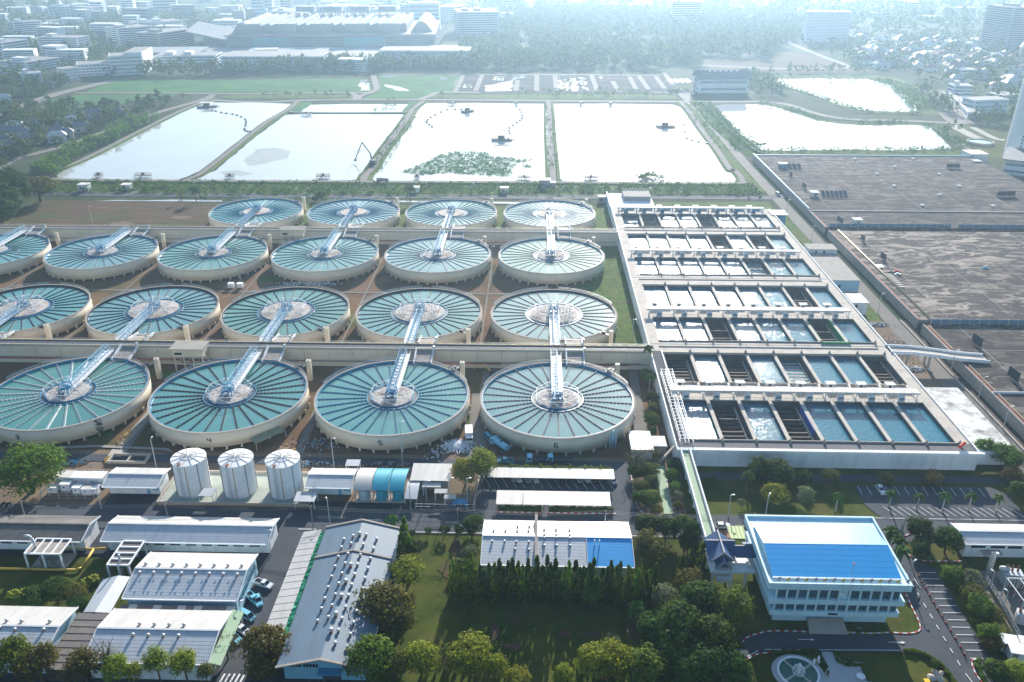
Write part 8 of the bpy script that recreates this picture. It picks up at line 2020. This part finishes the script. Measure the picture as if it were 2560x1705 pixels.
BL = [
 ('hospital_block', 'white block with striped balconies, second row at the far left', (-861.5,1443.8), (-830.3,1474), 26, 24.6, 8, 'far_white', 'far_glass', .5, 0, 1),
 ('hospital_block', 'white office with dark window bands at the left picture edge', (-725.2,1179.7), (-717.3,1228.1), 30, 20.7, 6, 'far_white', 'far_glass', .5, 0, 1),
 ('hospital_block', 'white six storey block right of the left edge office', (-706.8,1234.7), (-647,1229.8), 30, 22.6, 8, 'far_white', 'far_glass', .45, 0, 1),
 ('hospital_block', 'low white block with window grid nearest the left houses', (-623.8,1053.7), (-608.1,1101), 45, 11.5, 4, 'far_white', 'far_glass', .45, 0, 1),
 ('hospital_block', 'stepped white block high up at the far left', (-1015.4,1836.7), (-902.3,1799.5), 30, 23.6, 8, 'far_white', 'far_glass', .4, 10, 2),
 ('low_hall', 'low white hall below the stepped far left block', (-918.3,1644.9), (-889.8,1694.8), 22, 9.6, 2, 'far_white', 'far_glass', .35, 0, 0),
 ('hospital_block', 'tall white block with striped floors left of the beige one', (-628.9,1316.9), (-594,1358.7), 40, 26.8, 9, 'far_white', 'far_glass', .5, 0, 1),
 ('hospital_block', 'tall white block behind the striped one', (-674.7,1491.9), (-620.1,1549), 40, 20.1, 8, 'far_white', 'far_glass', .45, 0, 2),
 ('beige_block', 'beige block with teal glass strip left of the exhibition hall', (-546,1266.9), (-523.3,1341.1), 40, 24.8, 8, 'far_beige', 'far_glass', .5, 0, 1),
 ('white_office', 'white office with blank end wall beside the green field', (-509.5,1031.7), (-476.3,1046.2), 34, 21.2, 5, 'far_white', 'far_glass', .3, 0, 0),
 ('end_tower', 'blank white stair tower on the right end of the field side office', (-475.6,1046.2), (-487,1103.9), 20, 24.3, 2, 'far_white', 'far_white', .2, 0, 0),
 ('shop_block', 'grey and white shop block left of the field side office', (-545.9,1021.9), (-512.5,1036.2), 30, 13.1, 4, 'far_white', 'far_glass', .4, 8, 0),
 ('shop_block', 'small white block with orange trim by the estate road', (-540.4,983.7), (-531.1,996.4), 18, 13.3, 4, 'far_white', 'far_red', .15, 0, 0),
 ('shop_block', 'small white block with tower above the left houses', (-573.3,954.8), (-558.3,967), 16, 11.8, 4, 'far_white', 'far_glass', .3, 5, 1),
 ('white_hall', 'white hall at the left edge below the striped office', (-655,1032.7), (-643.1,1051.4), 40, 7.6, 2, 'far_white', 'far_glass', .3, 0, 0),
 ('car_park_deck', 'long low white deck below the beige block', (-495.5,1124.4), (-418.5,1134.8), 40, 10.5, 3, 'far_white', 'far_glass', .5, 0, 2),
 ('car_park_deck', 'open multi storey car park left of the tree belt', (-395.3,1086.2), (-269.6,1089.2), 60, 15.0, 4, 'far_white', 'far_glass', .6, 26, 0),
 ('car_park_deck', 'open multi storey car park behind the tree belt', (-269.2,1114.3), (-177.1,1116.5), 70, 11.2, 4, 'far_white', 'far_glass', .6, 26, 0),
 ('exhibition_wing', 'long white wing with flat pale roof right of the car parks', (-203.5,1131.5), (-87.5,1132.2), 45, 17.5, 3, 'far_white', 'far_glass', .35, 24, 0),
 ('exhibition_wing', 'low dark wing in front of the exhibition hall', (-493.9,1197), (-224.9,1221.4), 70, 7.2, 1, 'far_grey', 'far_glass', .6, 0, 0),
 ('angular_wing', 'angular grey wing at the left end of the exhibition hall', (-506.5,1334.2), (-467.3,1349.7), 90, 18.0, 2, 'far_grey', 'far_grey', .3, 0, 0),
 ('government_block', 'wide dark block with pale roof edge behind the hall, left', (-534.1,1782.1), (-445.3,1796.7), 90, 17.4, 3, 'far_grey', 'far_glass', .5, 0, 1),
 ('government_block', 'block with tall pale piers behind the exhibition hall', (-447.2,1809.5), (-385.9,1798), 90, 25.3, 2, 'far_white', 'far_glass', .8, 10, 0),
 ('government_block', 'long block with roof rails behind the exhibition hall', (-387.4,1810.8), (-280.8,1826.1), 80, 19.2, 5, 'far_grey', 'far_glass', .5, 0, 2),
 ('government_block', 'plain grey block behind the right part of the hall', (-281.7,1839.2), (-233.6,1832.4), 70, 27.3, 8, 'far_grey', 'far_glass', .4, 0, 1),
 ('government_block', 'large dark blue grey block right of the exhibition hall', (-134.5,1513.3), (-65.2,1524), 90, 36.0, 10, 'far_grey', 'far_glass', .4, 0, 2),
 ('government_block', 'rounded pale block behind the right end of the hall', (-228.6,1801.4), (-161.6,1777.8), 70, 26.4, 7, 'far_grey', 'far_glass', .4, 14, 1),
 ('curved_tower', 'curved tower with white and blue floor bands at far centre', (259.6,1750.7), (317.7,1744.9), 40, 38.8, 12, 'far_white', 'far_glass', .55, 0, 1),
 ('slab_tower', 'pale slab apartment tower with window grid above the right houses', (424.9,1424.2), (493.2,1417.9), 26, 44.2, 20, 'far_white', 'far_grey', .45, 26, 0),
 ('glass_tower', 'blue banded tower at the top right edge', (676.8,1295.8), (750.2,1308.2), 60, 59.2, 20, 'far_grey', 'far_glass', .6, 0, 1),
 ('hazy_tower', 'hazy tower at the top right of centre', (819.2,2036), (876.8,2053), 40, 23.7, 14, 'far_grey', 'far_glass', .5, 0, 0),
 ('hazy_tower', 'pale hazy slab at the top above the apartment tower', (690.7,2049.1), (732.6,2043.6), 40, 21.0, 12, 'far_white', 'far_glass', .4, 0, 0),
 ('plant_house', 'white plant building with grey gable roof at the end of the ponds', (171.8,919.3), (223.8,922), 26, 14.2, 2, 'far_white', 'far_glass', .26, 0, 0),
 ('corner_block', 'white and dark apartment block beside the right street', (424,890.5), (442.2,889.7), 16, 12.4, 4, 'far_white', 'far_glass', .4, 0, 1),
 ('school_block', 'pale school building with blue windows beside the right street', (407.6,809.8), (441.7,816.1), 18, 11.4, 3, 'far_white', 'far_teal', .3, 8, 0),
 ('white_villa', 'white villa standing among the right neighbourhood trees', (504.6,1052.1), (523.4,1052.6), 16, 6.9, 2, 'far_white', 'far_glass', .3, 0, 0),
 ('long_shed', 'long low white shed row beside the right street', (427.2,910.6), (391.5,785.5), 9, 5, 1, 'far_white', 'far_glass', .3, 0, 0),
 ('flat_house', 'wide flat white house at the right edge above the school', (467.5,878.8), (488.2,885.7), 20, 4.8, 2, 'far_white', 'far_glass', .3, 0, 0),
]
MADE = {}
for a in BL: MADE[a[1]] = block(*a)
# gable roof of the plant building, its left wing
ph = MADE['white plant building with grey gable roof at the end of the ponds']
L_ = (Vector((223.8,922)) - Vector((171.8,919.3))).length; h_ = 14.2
for pts in (((-3, -2, h_ + .5), (L_ + 3, -2, h_ + .5), (L_ + 3, 13, h_ + 8), (-3, 13, h_ + 8)), ((-3, 13, h_ + 8), (L_ + 3, 13, h_ + 8), (L_ + 3, 28, h_ + .5), (-3, 28, h_ + .5))):
    ob('roof_slope', slab(*pts, .5), 'house_roof', ph, local=True)
for i in range(6): ob('roof_vent', B().box(L_ * (.22 + .11 * i), 9, h_ + 6.2, L_ * (.22 + .11 * i) + 2, 11, h_ + 7.6), 'far_white', ph, local=True)
for i in range(4): ob('stock_roof', slab((-26 + i * 6, 20, 7), (-21 + i * 6, 20, 9), (-21 + i * 6, 48, 9), (-26 + i * 6, 48, 7), .3), 'far_roof', ph, local=True)
# exhibition hall: glazed front, white toothed roof with barrel lights
a, c = Vector((-441.9,1253.7)), Vector((-148.1,1276.3))
L_ = (c - a).length; h_ = 22.6
eh = thing('exhibition_hall', 'huge exhibition hall with white toothed roof and banded glass front', 'hall', (a.x, a.y, 0), math.atan2((c - a).y, (c - a).x))
D_ = 230
ob('wall', B().box(0, 0, 0, L_, D_, h_), 'hall_front', eh, local=True)
for i in range(6): ob('window', B().box(2, -.4, h_ * (.08 + .15 * i), L_ - 2, -.02, h_ * (.16 + .15 * i)), 'far_glass', eh, local=True)
for x0_, x1_ in ((.12, .3), (.56, .76)): ob('glass_front', B().box(L_ * x0_, -.8, h_ * .05, L_ * x1_, -.42, h_ * .93), 'far_teal', eh, local=True)
ob('roof_slab', B().box(-4, -2, h_, L_ + 2, D_, h_ + 2), 'far_roof', eh, local=True)
ob('clerestory', B().box(L_ * .06, 30, h_ + 2, L_ * .86, D_ - 8, h_ + 12), 'hall_roof', eh, local=True)
n = 18
for i in range(n):
    x = L_ * (.06 + .8 * i / n); d_ = L_ * .8 / n
    ob('roof_tooth', B().add([(x, 28, h_ + 12), (x + d_, 28, h_ + 12), (x + d_ * .9, 28, h_ + 15.5), (x, D_ - 6, h_ + 12), (x + d_, D_ - 6, h_ + 12), (x + d_ * .9, D_ - 6, h_ + 15.5)], [(0, 1, 2), (5, 4, 3), (0, 2, 5, 3), (1, 4, 5, 2), (0, 3, 4, 1)]), 'hall_roof', eh, local=True)
for i in range(4): ob('barrel_light', B().box(L_ * (.22 + .15 * i), D_ - 40, h_ + 19, L_ * (.32 + .15 * i), D_ - 12, h_ + 27), 'hall_roof', eh, local=True)
for i in range(5): ob('fascia', B().box(L_ * (.05 + .17 * i), 20, h_ + 2, L_ * (.15 + .17 * i), 27.5, h_ + 15), 'hall_roof', eh, local=True)
for k, x in enumerate((.0, .88)):
    for j in range(4):
        y0 = 30 + j * 46; m_ = 10
        pr = [(L_ * x + (L_ * .11) * i / m_, h_ + 2 + 15 * math.sin(math.pi * i / m_)) for i in range(m_ + 1)]
        ob('barrel_vault', B().add([(px, y0, pz) for px, pz in pr] + [(px, y0 + 42, pz) for px, pz in pr], [(i, i + 1, m_ + 2 + i, m_ + 1 + i) for i in range(m_)] + [tuple(range(m_, -1, -1)), tuple(range(m_ + 1, 2 * m_ + 2))]), 'hall_roof', eh, local=True)
g = B(); g.add([(L_, 0, 0), (L_ + 4, D_, 0), (L_ + 26, D_, h_ + 8), (L_ + 2, 0, h_)], [(0, 1, 2, 3)]); g.add([(L_, 0, 0), (L_ + 2, 0, h_), (L_ - 6, 0, h_)], [(0, 1, 2)]); ob('slanted_end', g, 'hall_roof', eh, local=True)
for k, (p, q_) in enumerate([((-583.6,1549.8), (-543.4,1550.8))]):
    ob('wing_roof', slab((-70, 40, h_ + 4), (-2, 10, h_ - 6), (-2, 90, h_ + 2), (-70, 110, h_ + 12), 2), 'hall_roof', eh, local=True)
for i, (x0_, x1_, dz) in enumerate(((-110, -20, 4), (-20, 40, 1), (40, 150, 3), (150, 230, 1), (230, 330, 4))):
    ob('forecourt_roof', slab((x0_, -75, 6 + dz), (x1_, -75, 6 + dz), (x1_, -25, 8 + dz), (x0_, -25, 8 + dz), 1), 'hall_roof', eh, local=True)
# white water tower at the right edge with the dark roofed house at its foot
tp = (356,631.8)
wt = thing('water_tower', 'tall white round tower at the right picture edge', 'tower', (*tp, 0))
hh = 62
ob('shaft', B().lathe(0, 0, [(7.6, 0), (6.9, hh * .6), (6.6, hh)], 32), 'far_white', wt, local=True, smooth=False)
g = B()
for i in range(20): g.box(-2.0 + .1 * i, -7.6 + .045 * i, 2 + i * 2.4, -1.0 + .1 * i, -6.5 + .045 * i, 3.4 + i * 2.4)
ob('slot_windows', g, 'far_glass', wt, local=True, kind='stuff')
ob('tank_bowl', B().lathe(0, 0, [(6.6, hh), (13, hh + 10), (14, hh + 16), (12, hh + 20), (2, hh + 22)], 32), 'far_white', wt, local=True)
block('pump_station', 'pale building with dark roof at the foot of the white tower', (323.5,583.3), (343.2,572), 40, 9, 2, 'far_white', 'far_glass', .3, 0, 0)
o = ob('dark_roof', B().box(-2, -2, 9.9, 60, 42, 10.6), 'house_roof', None); o.parent = [x for x in C.objects if x.name.startswith('pump_station')][0]
# ---- houses
HB = {}
for k, rm in enumerate(('house_roof', 'house_roof_red', 'house_roof_pale', 'house_roof')):
    b1 = B().box(-6, -4.5, 0, 6, 4.5, 5.5)
    b2 = B(); b2.add([(-7, -5.6, 5.3), (7, -5.6, 5.3), (7, 5.6, 5.3), (-7, 5.6, 5.3), (-3.4, 0, 8.6), (3.4, 0, 8.6)], [(0, 1, 5, 4), (1, 2, 5), (2, 3, 4, 5), (3, 0, 4), (3, 2, 1, 0)])
    b3 = B().box(-4.5, -4.62, 1.2, -2.2, -4.51, 2.8); b4 = B().box(1.4, -4.62, 1.2, 3.8, -4.51, 2.8)
    HB[k] = (mesh_of('wall', b1, 'far_white' if k else 'far_beige'), mesh_of('roof', b2, rm), mesh_of('window', b3, 'far_glass'), mesh_of('window', b4, 'far_glass'))
def house(p, rz, k, s, lab, group):
    t = thing('house', lab, 'house', (*p, 0), rz, group)
    for nm, me in zip(('wall', 'roof', 'window', 'window'), HB[k]): inst(nm, me, t, (0, 0, 0), 0, (s, s, s * .9))
est = [(-443.5,711), (-429.3,715.9), (-437.4,689.1), (-426.3,687.3), (-402.6,712.1), (-406,735.3), (-384.6,708), (-401.6,683.6), (-393.7,686), (-386.1,681.9), (-386,669.6), (-401.8,661.1), (-400.8,636.2), (-403.6,770.5), (-385.8,773.6), (-533.5,847.4), (-536.7,886.5), (-533,929.2), (-423.9,656.6), (-390.2,731)]
for i, p in enumerate(est):
    house(p, R(28 + (i * 37) % 9), 0 if i % 5 else 2, 1.1, 'grey roofed estate house, %s counted from the field road at left' % ORD[i], 'estate houses left of the ponds')
rn = random.Random(4)
nb = [(525.4,1501.6), (747.9,1378.2), (517.2,899.4), (468.9,984.5), (452,1059.8), (428.7,1106.2), (424.5,1190.1)]
k = 0
lo, hi = np.array(nb).min(0), np.array(nb).max(0)
while k < 150:
    x, y = rn.uniform(lo[0], hi[0]), rn.uniform(lo[1], hi[1])
    if inpoly(np.array([x]), np.array([y]), nb)[0]:
        k += 1; house((x, y), rn.uniform(0, 3.14), rn.choice((0, 1, 2, 2)), rn.uniform(.9, 1.5), 'small house among the trees of the hazy right neighbourhood', 'houses of the right neighbourhood')
# ---- hazy city blocks along the top
fb_ = {}
for k in range(3):
    b1 = B().box(-.5, -.5, 0, .5, .5, 1); b2 = B()
    for i in range(6): b2.box(-.47, -.515, .08 + i * .15, .47, -.501, .15 + i * .15)
    fb_[k] = (mesh_of('wall', b1, ('far_white', 'far_grey', 'far_beige')[k]), mesh_of('windows', b2, 'far_glass'))
for i in range(130):
    u = rn.random(); y = rn.uniform(1500, 3300); x = (rn.random() * 2 - 1) * y * .62
    if abs(x) < 200 and y < 1700: continue
    if x > 300 and y < 1750: continue
    t = thing('city_block', 'pale hazy city building far off along the top', 'building', (x, y, 0), rn.uniform(-.4, .4), 'hazy city along the top')
    s = (rn.uniform(20, 60), rn.uniform(15, 30), rn.choice((9, 12, 14, 18, 25, 35)) * (1.3 if x < 0 else .8)); q = fb_[rn.randrange(3)]
    inst('wall', q[0], t, (0, 0, 0), 0, s); inst('windows', q[1], t, (0, 0, 0), 0, s)
# ---- woods
bh = []
for a in BL:
    p, q_ = Vector(a[2]), Vector(a[3]); d = (q_ - p).normalized(); nn = Vector((-d.y, d.x)); bh.append([tuple(p - d * 4 - nn * 6), tuple(q_ + d * 4 - nn * 6), tuple(q_ + d * 4 + nn * (a[4] + 4)), tuple(p - d * 4 + nn * (a[4] + 4))])
p, q_ = Vector((-441.9,1253.7)), Vector((-148.1,1276.3)); bh.append([tuple(p + Vector((-120, -70))), tuple(q_ + Vector((30, -30))), tuple(q_ + Vector((30, 240))), tuple(p + Vector((-120, 240)))])
eh_ = [[(q[0] - 8, q[1] - 11), (q[0] + 8, q[1] - 11), (q[0] + 8, q[1] + 6), (q[0] - 8, q[1] + 6)] for q in est]
k = 0
while k < 60:
    y = rn.uniform(1000, 2100); x = -y * rn.uniform(.16, .64)
    if any(inpoly(np.array([x, x - 22, x + 22]), np.array([y, y, y]), h).any() for h in bh) or (x > -620 and y < 1080): continue
    k += 1
    t = thing('mid_rise', 'pale mid-rise block in the hazy left city', 'building', (x, y, 0), rn.uniform(-.35, .25), 'mid-rise blocks of the left city')
    s = (rn.uniform(22, 48), rn.uniform(14, 24), rn.choice((8, 11, 14, 18, 22))); q = fb_[0 if k % 4 else 2]
    inst('wall', q[0], t, (0, 0, 0), 0, s); inst('windows', q[1], t, (0, 0, 0), 0, s)
wood('wood', 'trees among the estate houses left of the ponds', [[(-363.3,545.7), (-476.1,710.2), (-485.4,758.1), (-485.4,818.3), (-447.8,822.2), (-390.6,838.6), (-371.1,857.8), (-354,839.5), (-361.1,782.2), (-368.8,722.1), (-374.3,665.8), (-386,603)], [(-505.7,742.5), (-630.2,941.8), (-588.3,958.4), (-568.8,991.3), (-528.7,967.8), (-513.2,900.9), (-512.6,841.7), (-500.7,784)]], 10.2, (8, 15), 70, 'leaf_far', 21, eh_)
wood('wood', 'trees among the white blocks of the left city', [[(-649.6,972.8), (-1276.4,1976), (-601.4,1901), (-494.5,1551.9), (-565.4,1494.4), (-532.2,1238.8), (-513.5,1167.6), (-463.2,1037.4), (-503.5,1009.9), (-537.7,975.6), (-587.4,974.4)]], 19, (10, 20), 40, 'leaf_far', 22, bh, .25)
wood('tree_belt', 'dark tree belt behind the green field and sludge beds', [along([(-472.4,1037.2), (-387.7,1048.3), (-346.4,1068), (-255.6,1084.7), (-186.8,1081.5)], 34), along([(-261.1,1109.4), (-177,1106.4), (-80.2,1108.7), (-31.3,1115), (162,1114.6)], 40)], 7.5, (9, 15), 46, 'leaf_far', 23, (), 0, (1.0, 1.9))
wood('wood', 'hazy wood beyond the beds at far centre', [[(-96.1,1134.1), (-122.7,1357.8), (-60,1420.9), (-84.1,2001.3), (42.6,2101.4), (282.9,2009), (506.3,1983.3), (528.2,1793), (421.8,1416.2), (396.9,1400.1), (312.2,1193.1), (221.1,1220), (200.7,1141.2), (95,1138.7), (-31.9,1135.6)]], 13, (13, 22), 34, 'leaf_far', 24, bh + [[(66.2,1377.2), (97.6,1393.1), (90.9,1266.4), (72.1,1265.9)], [(147.6,1510.7), (219.4,1411.5), (214.4,1377.6), (157.8,1294.2)], [(-45,1601.5), (-18.3,1506.9), (-5.8,1251.4), (-18.9,1202.5)]], .05)
wood('wood', 'trees of the hazy right neighbourhood', [[(397.1,1370), (457.6,1432.9), (531.3,1519.5), (869.1,1527.2), (539.5,900), (451,757.2), (403.3,806.9), (459.6,968.8), (438.9,976), (448,1059.7), (428.7,1106.2), (416.2,1157), (402.4,1261.1)]], 17, (9, 17), 42, 'leaf_far', 25, bh, .18)
wood('wood', 'tree line along the right pond and the lawn behind it', [along([(419.2,945.5), (391,846.3), (381.3,795.7)], 14), along([(283.4,1075.9), (376.4,1078.1), (416.3,1079.1)], 14), along([(396,780.5), (415.4,761.1)], 40), along([(256.1,1046), (243.3,919.7), (251.9,919.9)], 40), along([(194.8,1184.6), (207,1120.8)], 26), along([(353,726.9), (349.9,715.8)], 14)], 8, (8, 14), 60, 'leaf_far', 26)
wood('wood', 'far hazy woods under the skyline', [[(-658.2,2086.8), (-60.5,2156.5), (1485,2188.5), (887.5,1527.6), (531.3,1519.5), (523.9,1792.9), (282.9,2009)], [(-1486.9,2127), (-60.5,2156.5), (-71.8,2065.5), (-690.8,2193.4), (-1203,1977.5), (-1276.4,1976)]], 36, (18, 34), 24, 'leaf_far', 27, bh, .15)
wood('field_scrub', 'rough scrub strips beside the tracks behind the ponds', [along([(-387.6,857.4), (-333,891.6)], 16), along([(-291.1,887.2), (-191.6,889.7)], 14), along([(-104.9,893.9), (138.6,900)], 14), along([(-25.8,917.9), (122.5,925.2)], 8)], 7, (3, 7), 28, 'leaf_shrub', 28, (), .2)
# ================================================================== ON THE PONDS
def jetty(lab, p, q, w_=3.0):
    t = thing('jetty', lab, 'jetty', (*q, 0))
    g = B(); g.bar((*p, 1.3), (*q, 1.3), 1.2, .25); ob('gangway', g, 'concrete', t)
    ob('platform', B().box(q[0] - w_ * 1.6, q[1] - 1.6, 1.2, q[0] + w_ * 1.6, q[1] + 1.6, 1.6), 'concrete', t)
    g = B()
    for i in range(5):
        for s in (-1.4, 1.4): g.bar((q[0] - w_ * 1.5 + i * w_ * .75, q[1] + s, 0), (q[0] - w_ * 1.5 + i * w_ * .75, q[1] + s, 2.7), .18)
    for s in (-1.4, 1.4): g.bar((q[0] - w_ * 1.5, q[1] + s, 2.7), (q[0] + w_ * 1.5, q[1] + s, 2.7), .12)
    ob('railing', g, 'steel_dark', t); ob('winch', B().box(q[0] - .8, q[1] - .8, 1.6, q[0] + .8, q[1] + .8, 2.9), 'steel_dark', t)
for lab, p, q, w_ in [('jetty in the front left of the first pond', (-298.5,549.6), (-299.5,559.4), 1.6), ('wide jetty in the front middle of the first pond', (-269.4,549.5), (-268.6,559.7), 3.4), ('jetty at the front of the second pond, left', (-207.9,550.3), (-208.5,558.9), 1.8), ('jetty at the front of the second pond, right', (-147,549.9), (-144.7,560.6), 2.8), ('small jetty at the front of the third pond, left', (-80.5,551.7), (-80.5,561.1), 1.0), ('jetty at the front of the third pond, right', (-4.6,550.9), (-7.5,561.2), 2.6), ('jetty at the front of the fourth pond', (34.5,551), (37.9,562.4), 2.8), ('jetty at the back of the second pond', (-211.2,794.1), (-212.5,784.9), 3), ('jetty at the back of the third pond, left', (-82.7,855.6), (-83.2,843.3), 3), ('jetty at the back of the third pond, right', (-20,857.2), (-19.5,844.9), 1.2), ('jetty at the back of the fourth pond, left', (44.6,858.8), (44.1,845.9), 1.2), ('jetty at the back of the fourth pond, middle', (73.9,857.7), (73.1,843), 1.2)]:
    jetty(lab, p, q, w_)
def dredger(lab, p, rz, s=1.0, m='steel_dark'):
    t = thing('dredger', lab, 'boat', (*p, .05), rz)
    for k in (-1, 1): ob('pontoon', B().box(-7 * s, k * 2.2 * s - .8, 0, 7 * s, k * 2.2 * s + .8, 1.2), m, t, local=True)
    ob('deck', B().box(-6 * s, -2.6 * s, 1.2, 6 * s, 2.6 * s, 1.5), 'concrete', t, local=True); ob('cabin', B().box(-2.5 * s, -1.6 * s, 1.5, 2 * s, 1.6 * s, 3.6), m, t, local=True)
    ob('canopy', B().box(-5 * s, -2.4 * s, 4.2, 5 * s, 2.4 * s, 4.45), 'roof_white', t, local=True)
    g = B()
    for x in (-4.6, 4.6):
        for y in (-2.2, 2.2): g.bar((x * s, y * s, 1.5), (x * s, y * s, 4.2), .2)
    g.bar((5 * s, 0, 1.5), (9 * s, 0, .2), .5); ob('frame', g, 'steel_dark', t, local=True)
dredger('dredger near the back of the third pond', (-64.8,806.1), .9, .9); dredger('dredger with canopy in the middle of the third pond', (-27.6,682.9), .05, 1.2); dredger('dredger boat at the back left of the first pond', (-320.1,825.4), .25, 1.3); dredger('brown barge in the fourth pond', (112.2,739.1), .05, 1.1, 'rust')
def floats(lab, pts, n):
    t = thing('floating_pipeline', lab, 'pipeline', (*pts[0], 0))
    pp = smooth_line(pts, 10)
    me = mesh_of('float', B().cyl(0, 0, 0, .9, 1.1, .9, 8), 'steel_dark')
    for i in range(n):
        q = pp[int(i * (len(pp) - 1) / (n - 1))]; inst('float', me, t, (q[0] - pts[0][0], q[1] - pts[0][1], .05))
    ob('pipe', B().tube([(*q, .15) for q in pp], .10, 5), 'steel_dark', t)
floats('curved string of floats in the first pond', [(-309.3,808.3), (-292.8,793.7), (-278.7,785.3), (-263.2,763.7), (-254.9,739.2), (-248.5,716), (-242,710.3)], 15)
floats('arc of floats at the upper left of the third pond', [(-71.4,817.2), (-84.8,815.7), (-93.3,789), (-97.6,765.4), (-97,752.9), (-90.1,734.8)], 11)
floats('string of floats at the upper right of the third pond', [(-15.7,818.6), (-12.7,791), (-12.9,772.7), (-16.9,755), (-22.9,730.9), (-21.8,708.4)], 11)
floats('string of floats on the right side of the fourth pond', [(129.7,749), (123.7,699.2), (127.5,684.8), (136.1,674.2)], 6)
floats('row of floats in the front corner of the right pond', [(175.6,674), (178.8,672.9), (182.8,675.4)], 5)
# long reach excavator on the dyke between the second and third pond
lx = thing('long_reach_excavator', 'dark long reach excavator on the dyke with its arm over the second pond', 'excavator', (*(-116.8,596.7), .8))
ob('tracks', B().box(-2.2, -3, 0, 2.2, 3, 1.2), 'tyre', lx, local=True); ob('body', B().box(-2, -3.4, 1.2, 2, 2, 3.4), 'steel_dark', lx, local=True); ob('cab', B().box(-2, 2, 1.2, -.2, 3.4, 4.0), 'glass_dark', lx, local=True)
g = B(); g.bar((-1, 1, 3), (-2.5, 4, 7), .8); g.bar((-2.5, 4, 7), (-9.5, 12, 13), .6); g.bar((-9.5, 12, 13), (-14, 6, 2.0), .5); ob('arm', g, 'steel_dark', lx, local=True)
ob('bucket', B().box(-14.8, 5, .8, -13.2, 6.6, 2.2), 'steel_dark', lx, local=True)
for lab, p, s in [('small white pump house on the canal bank at left', (-295.2,523), 1.0), ('small tan pump house on the canal bank', (-268,525.1), .9), ('white box hut on the canal bank by the palm', (-79.4,524.8), .8), ('white box hut on the canal bank behind the back row', (-22.1,525), .8), ('dark gate house at the front corner of the fourth pond', (2.6,538.8), 1.2), ('pale shed beside the dark gate house', (8.3,538.9), .8), ('dark concrete post hut behind the back right tank', (39.1,504.5), .9)]:
    hut('bank_hut', lab, p[0], p[1], p[0] + 6 * s, p[1] + 5 * s, 0, 4.0 * s, 'concrete' if 'dark' in lab else 'white_wall', 'roof_white', [(1, 2.4, 1.4, 2.6, 's')], .4)
t = thing('thickener_tank', 'low round grey tank on the lawn by the white tower', 'tank', (*(354,680.6), 0)); ob('ring_wall', B().ring(0, 0, 0, 2.0, 9, 9.8, 40), 'concrete_pale', t, local=True); ob('water', B().poly([(9 * math.cos(.157 * i), 9 * math.sin(.157 * i), 1.4) for i in range(40)]), 'tank_water', t, local=True)
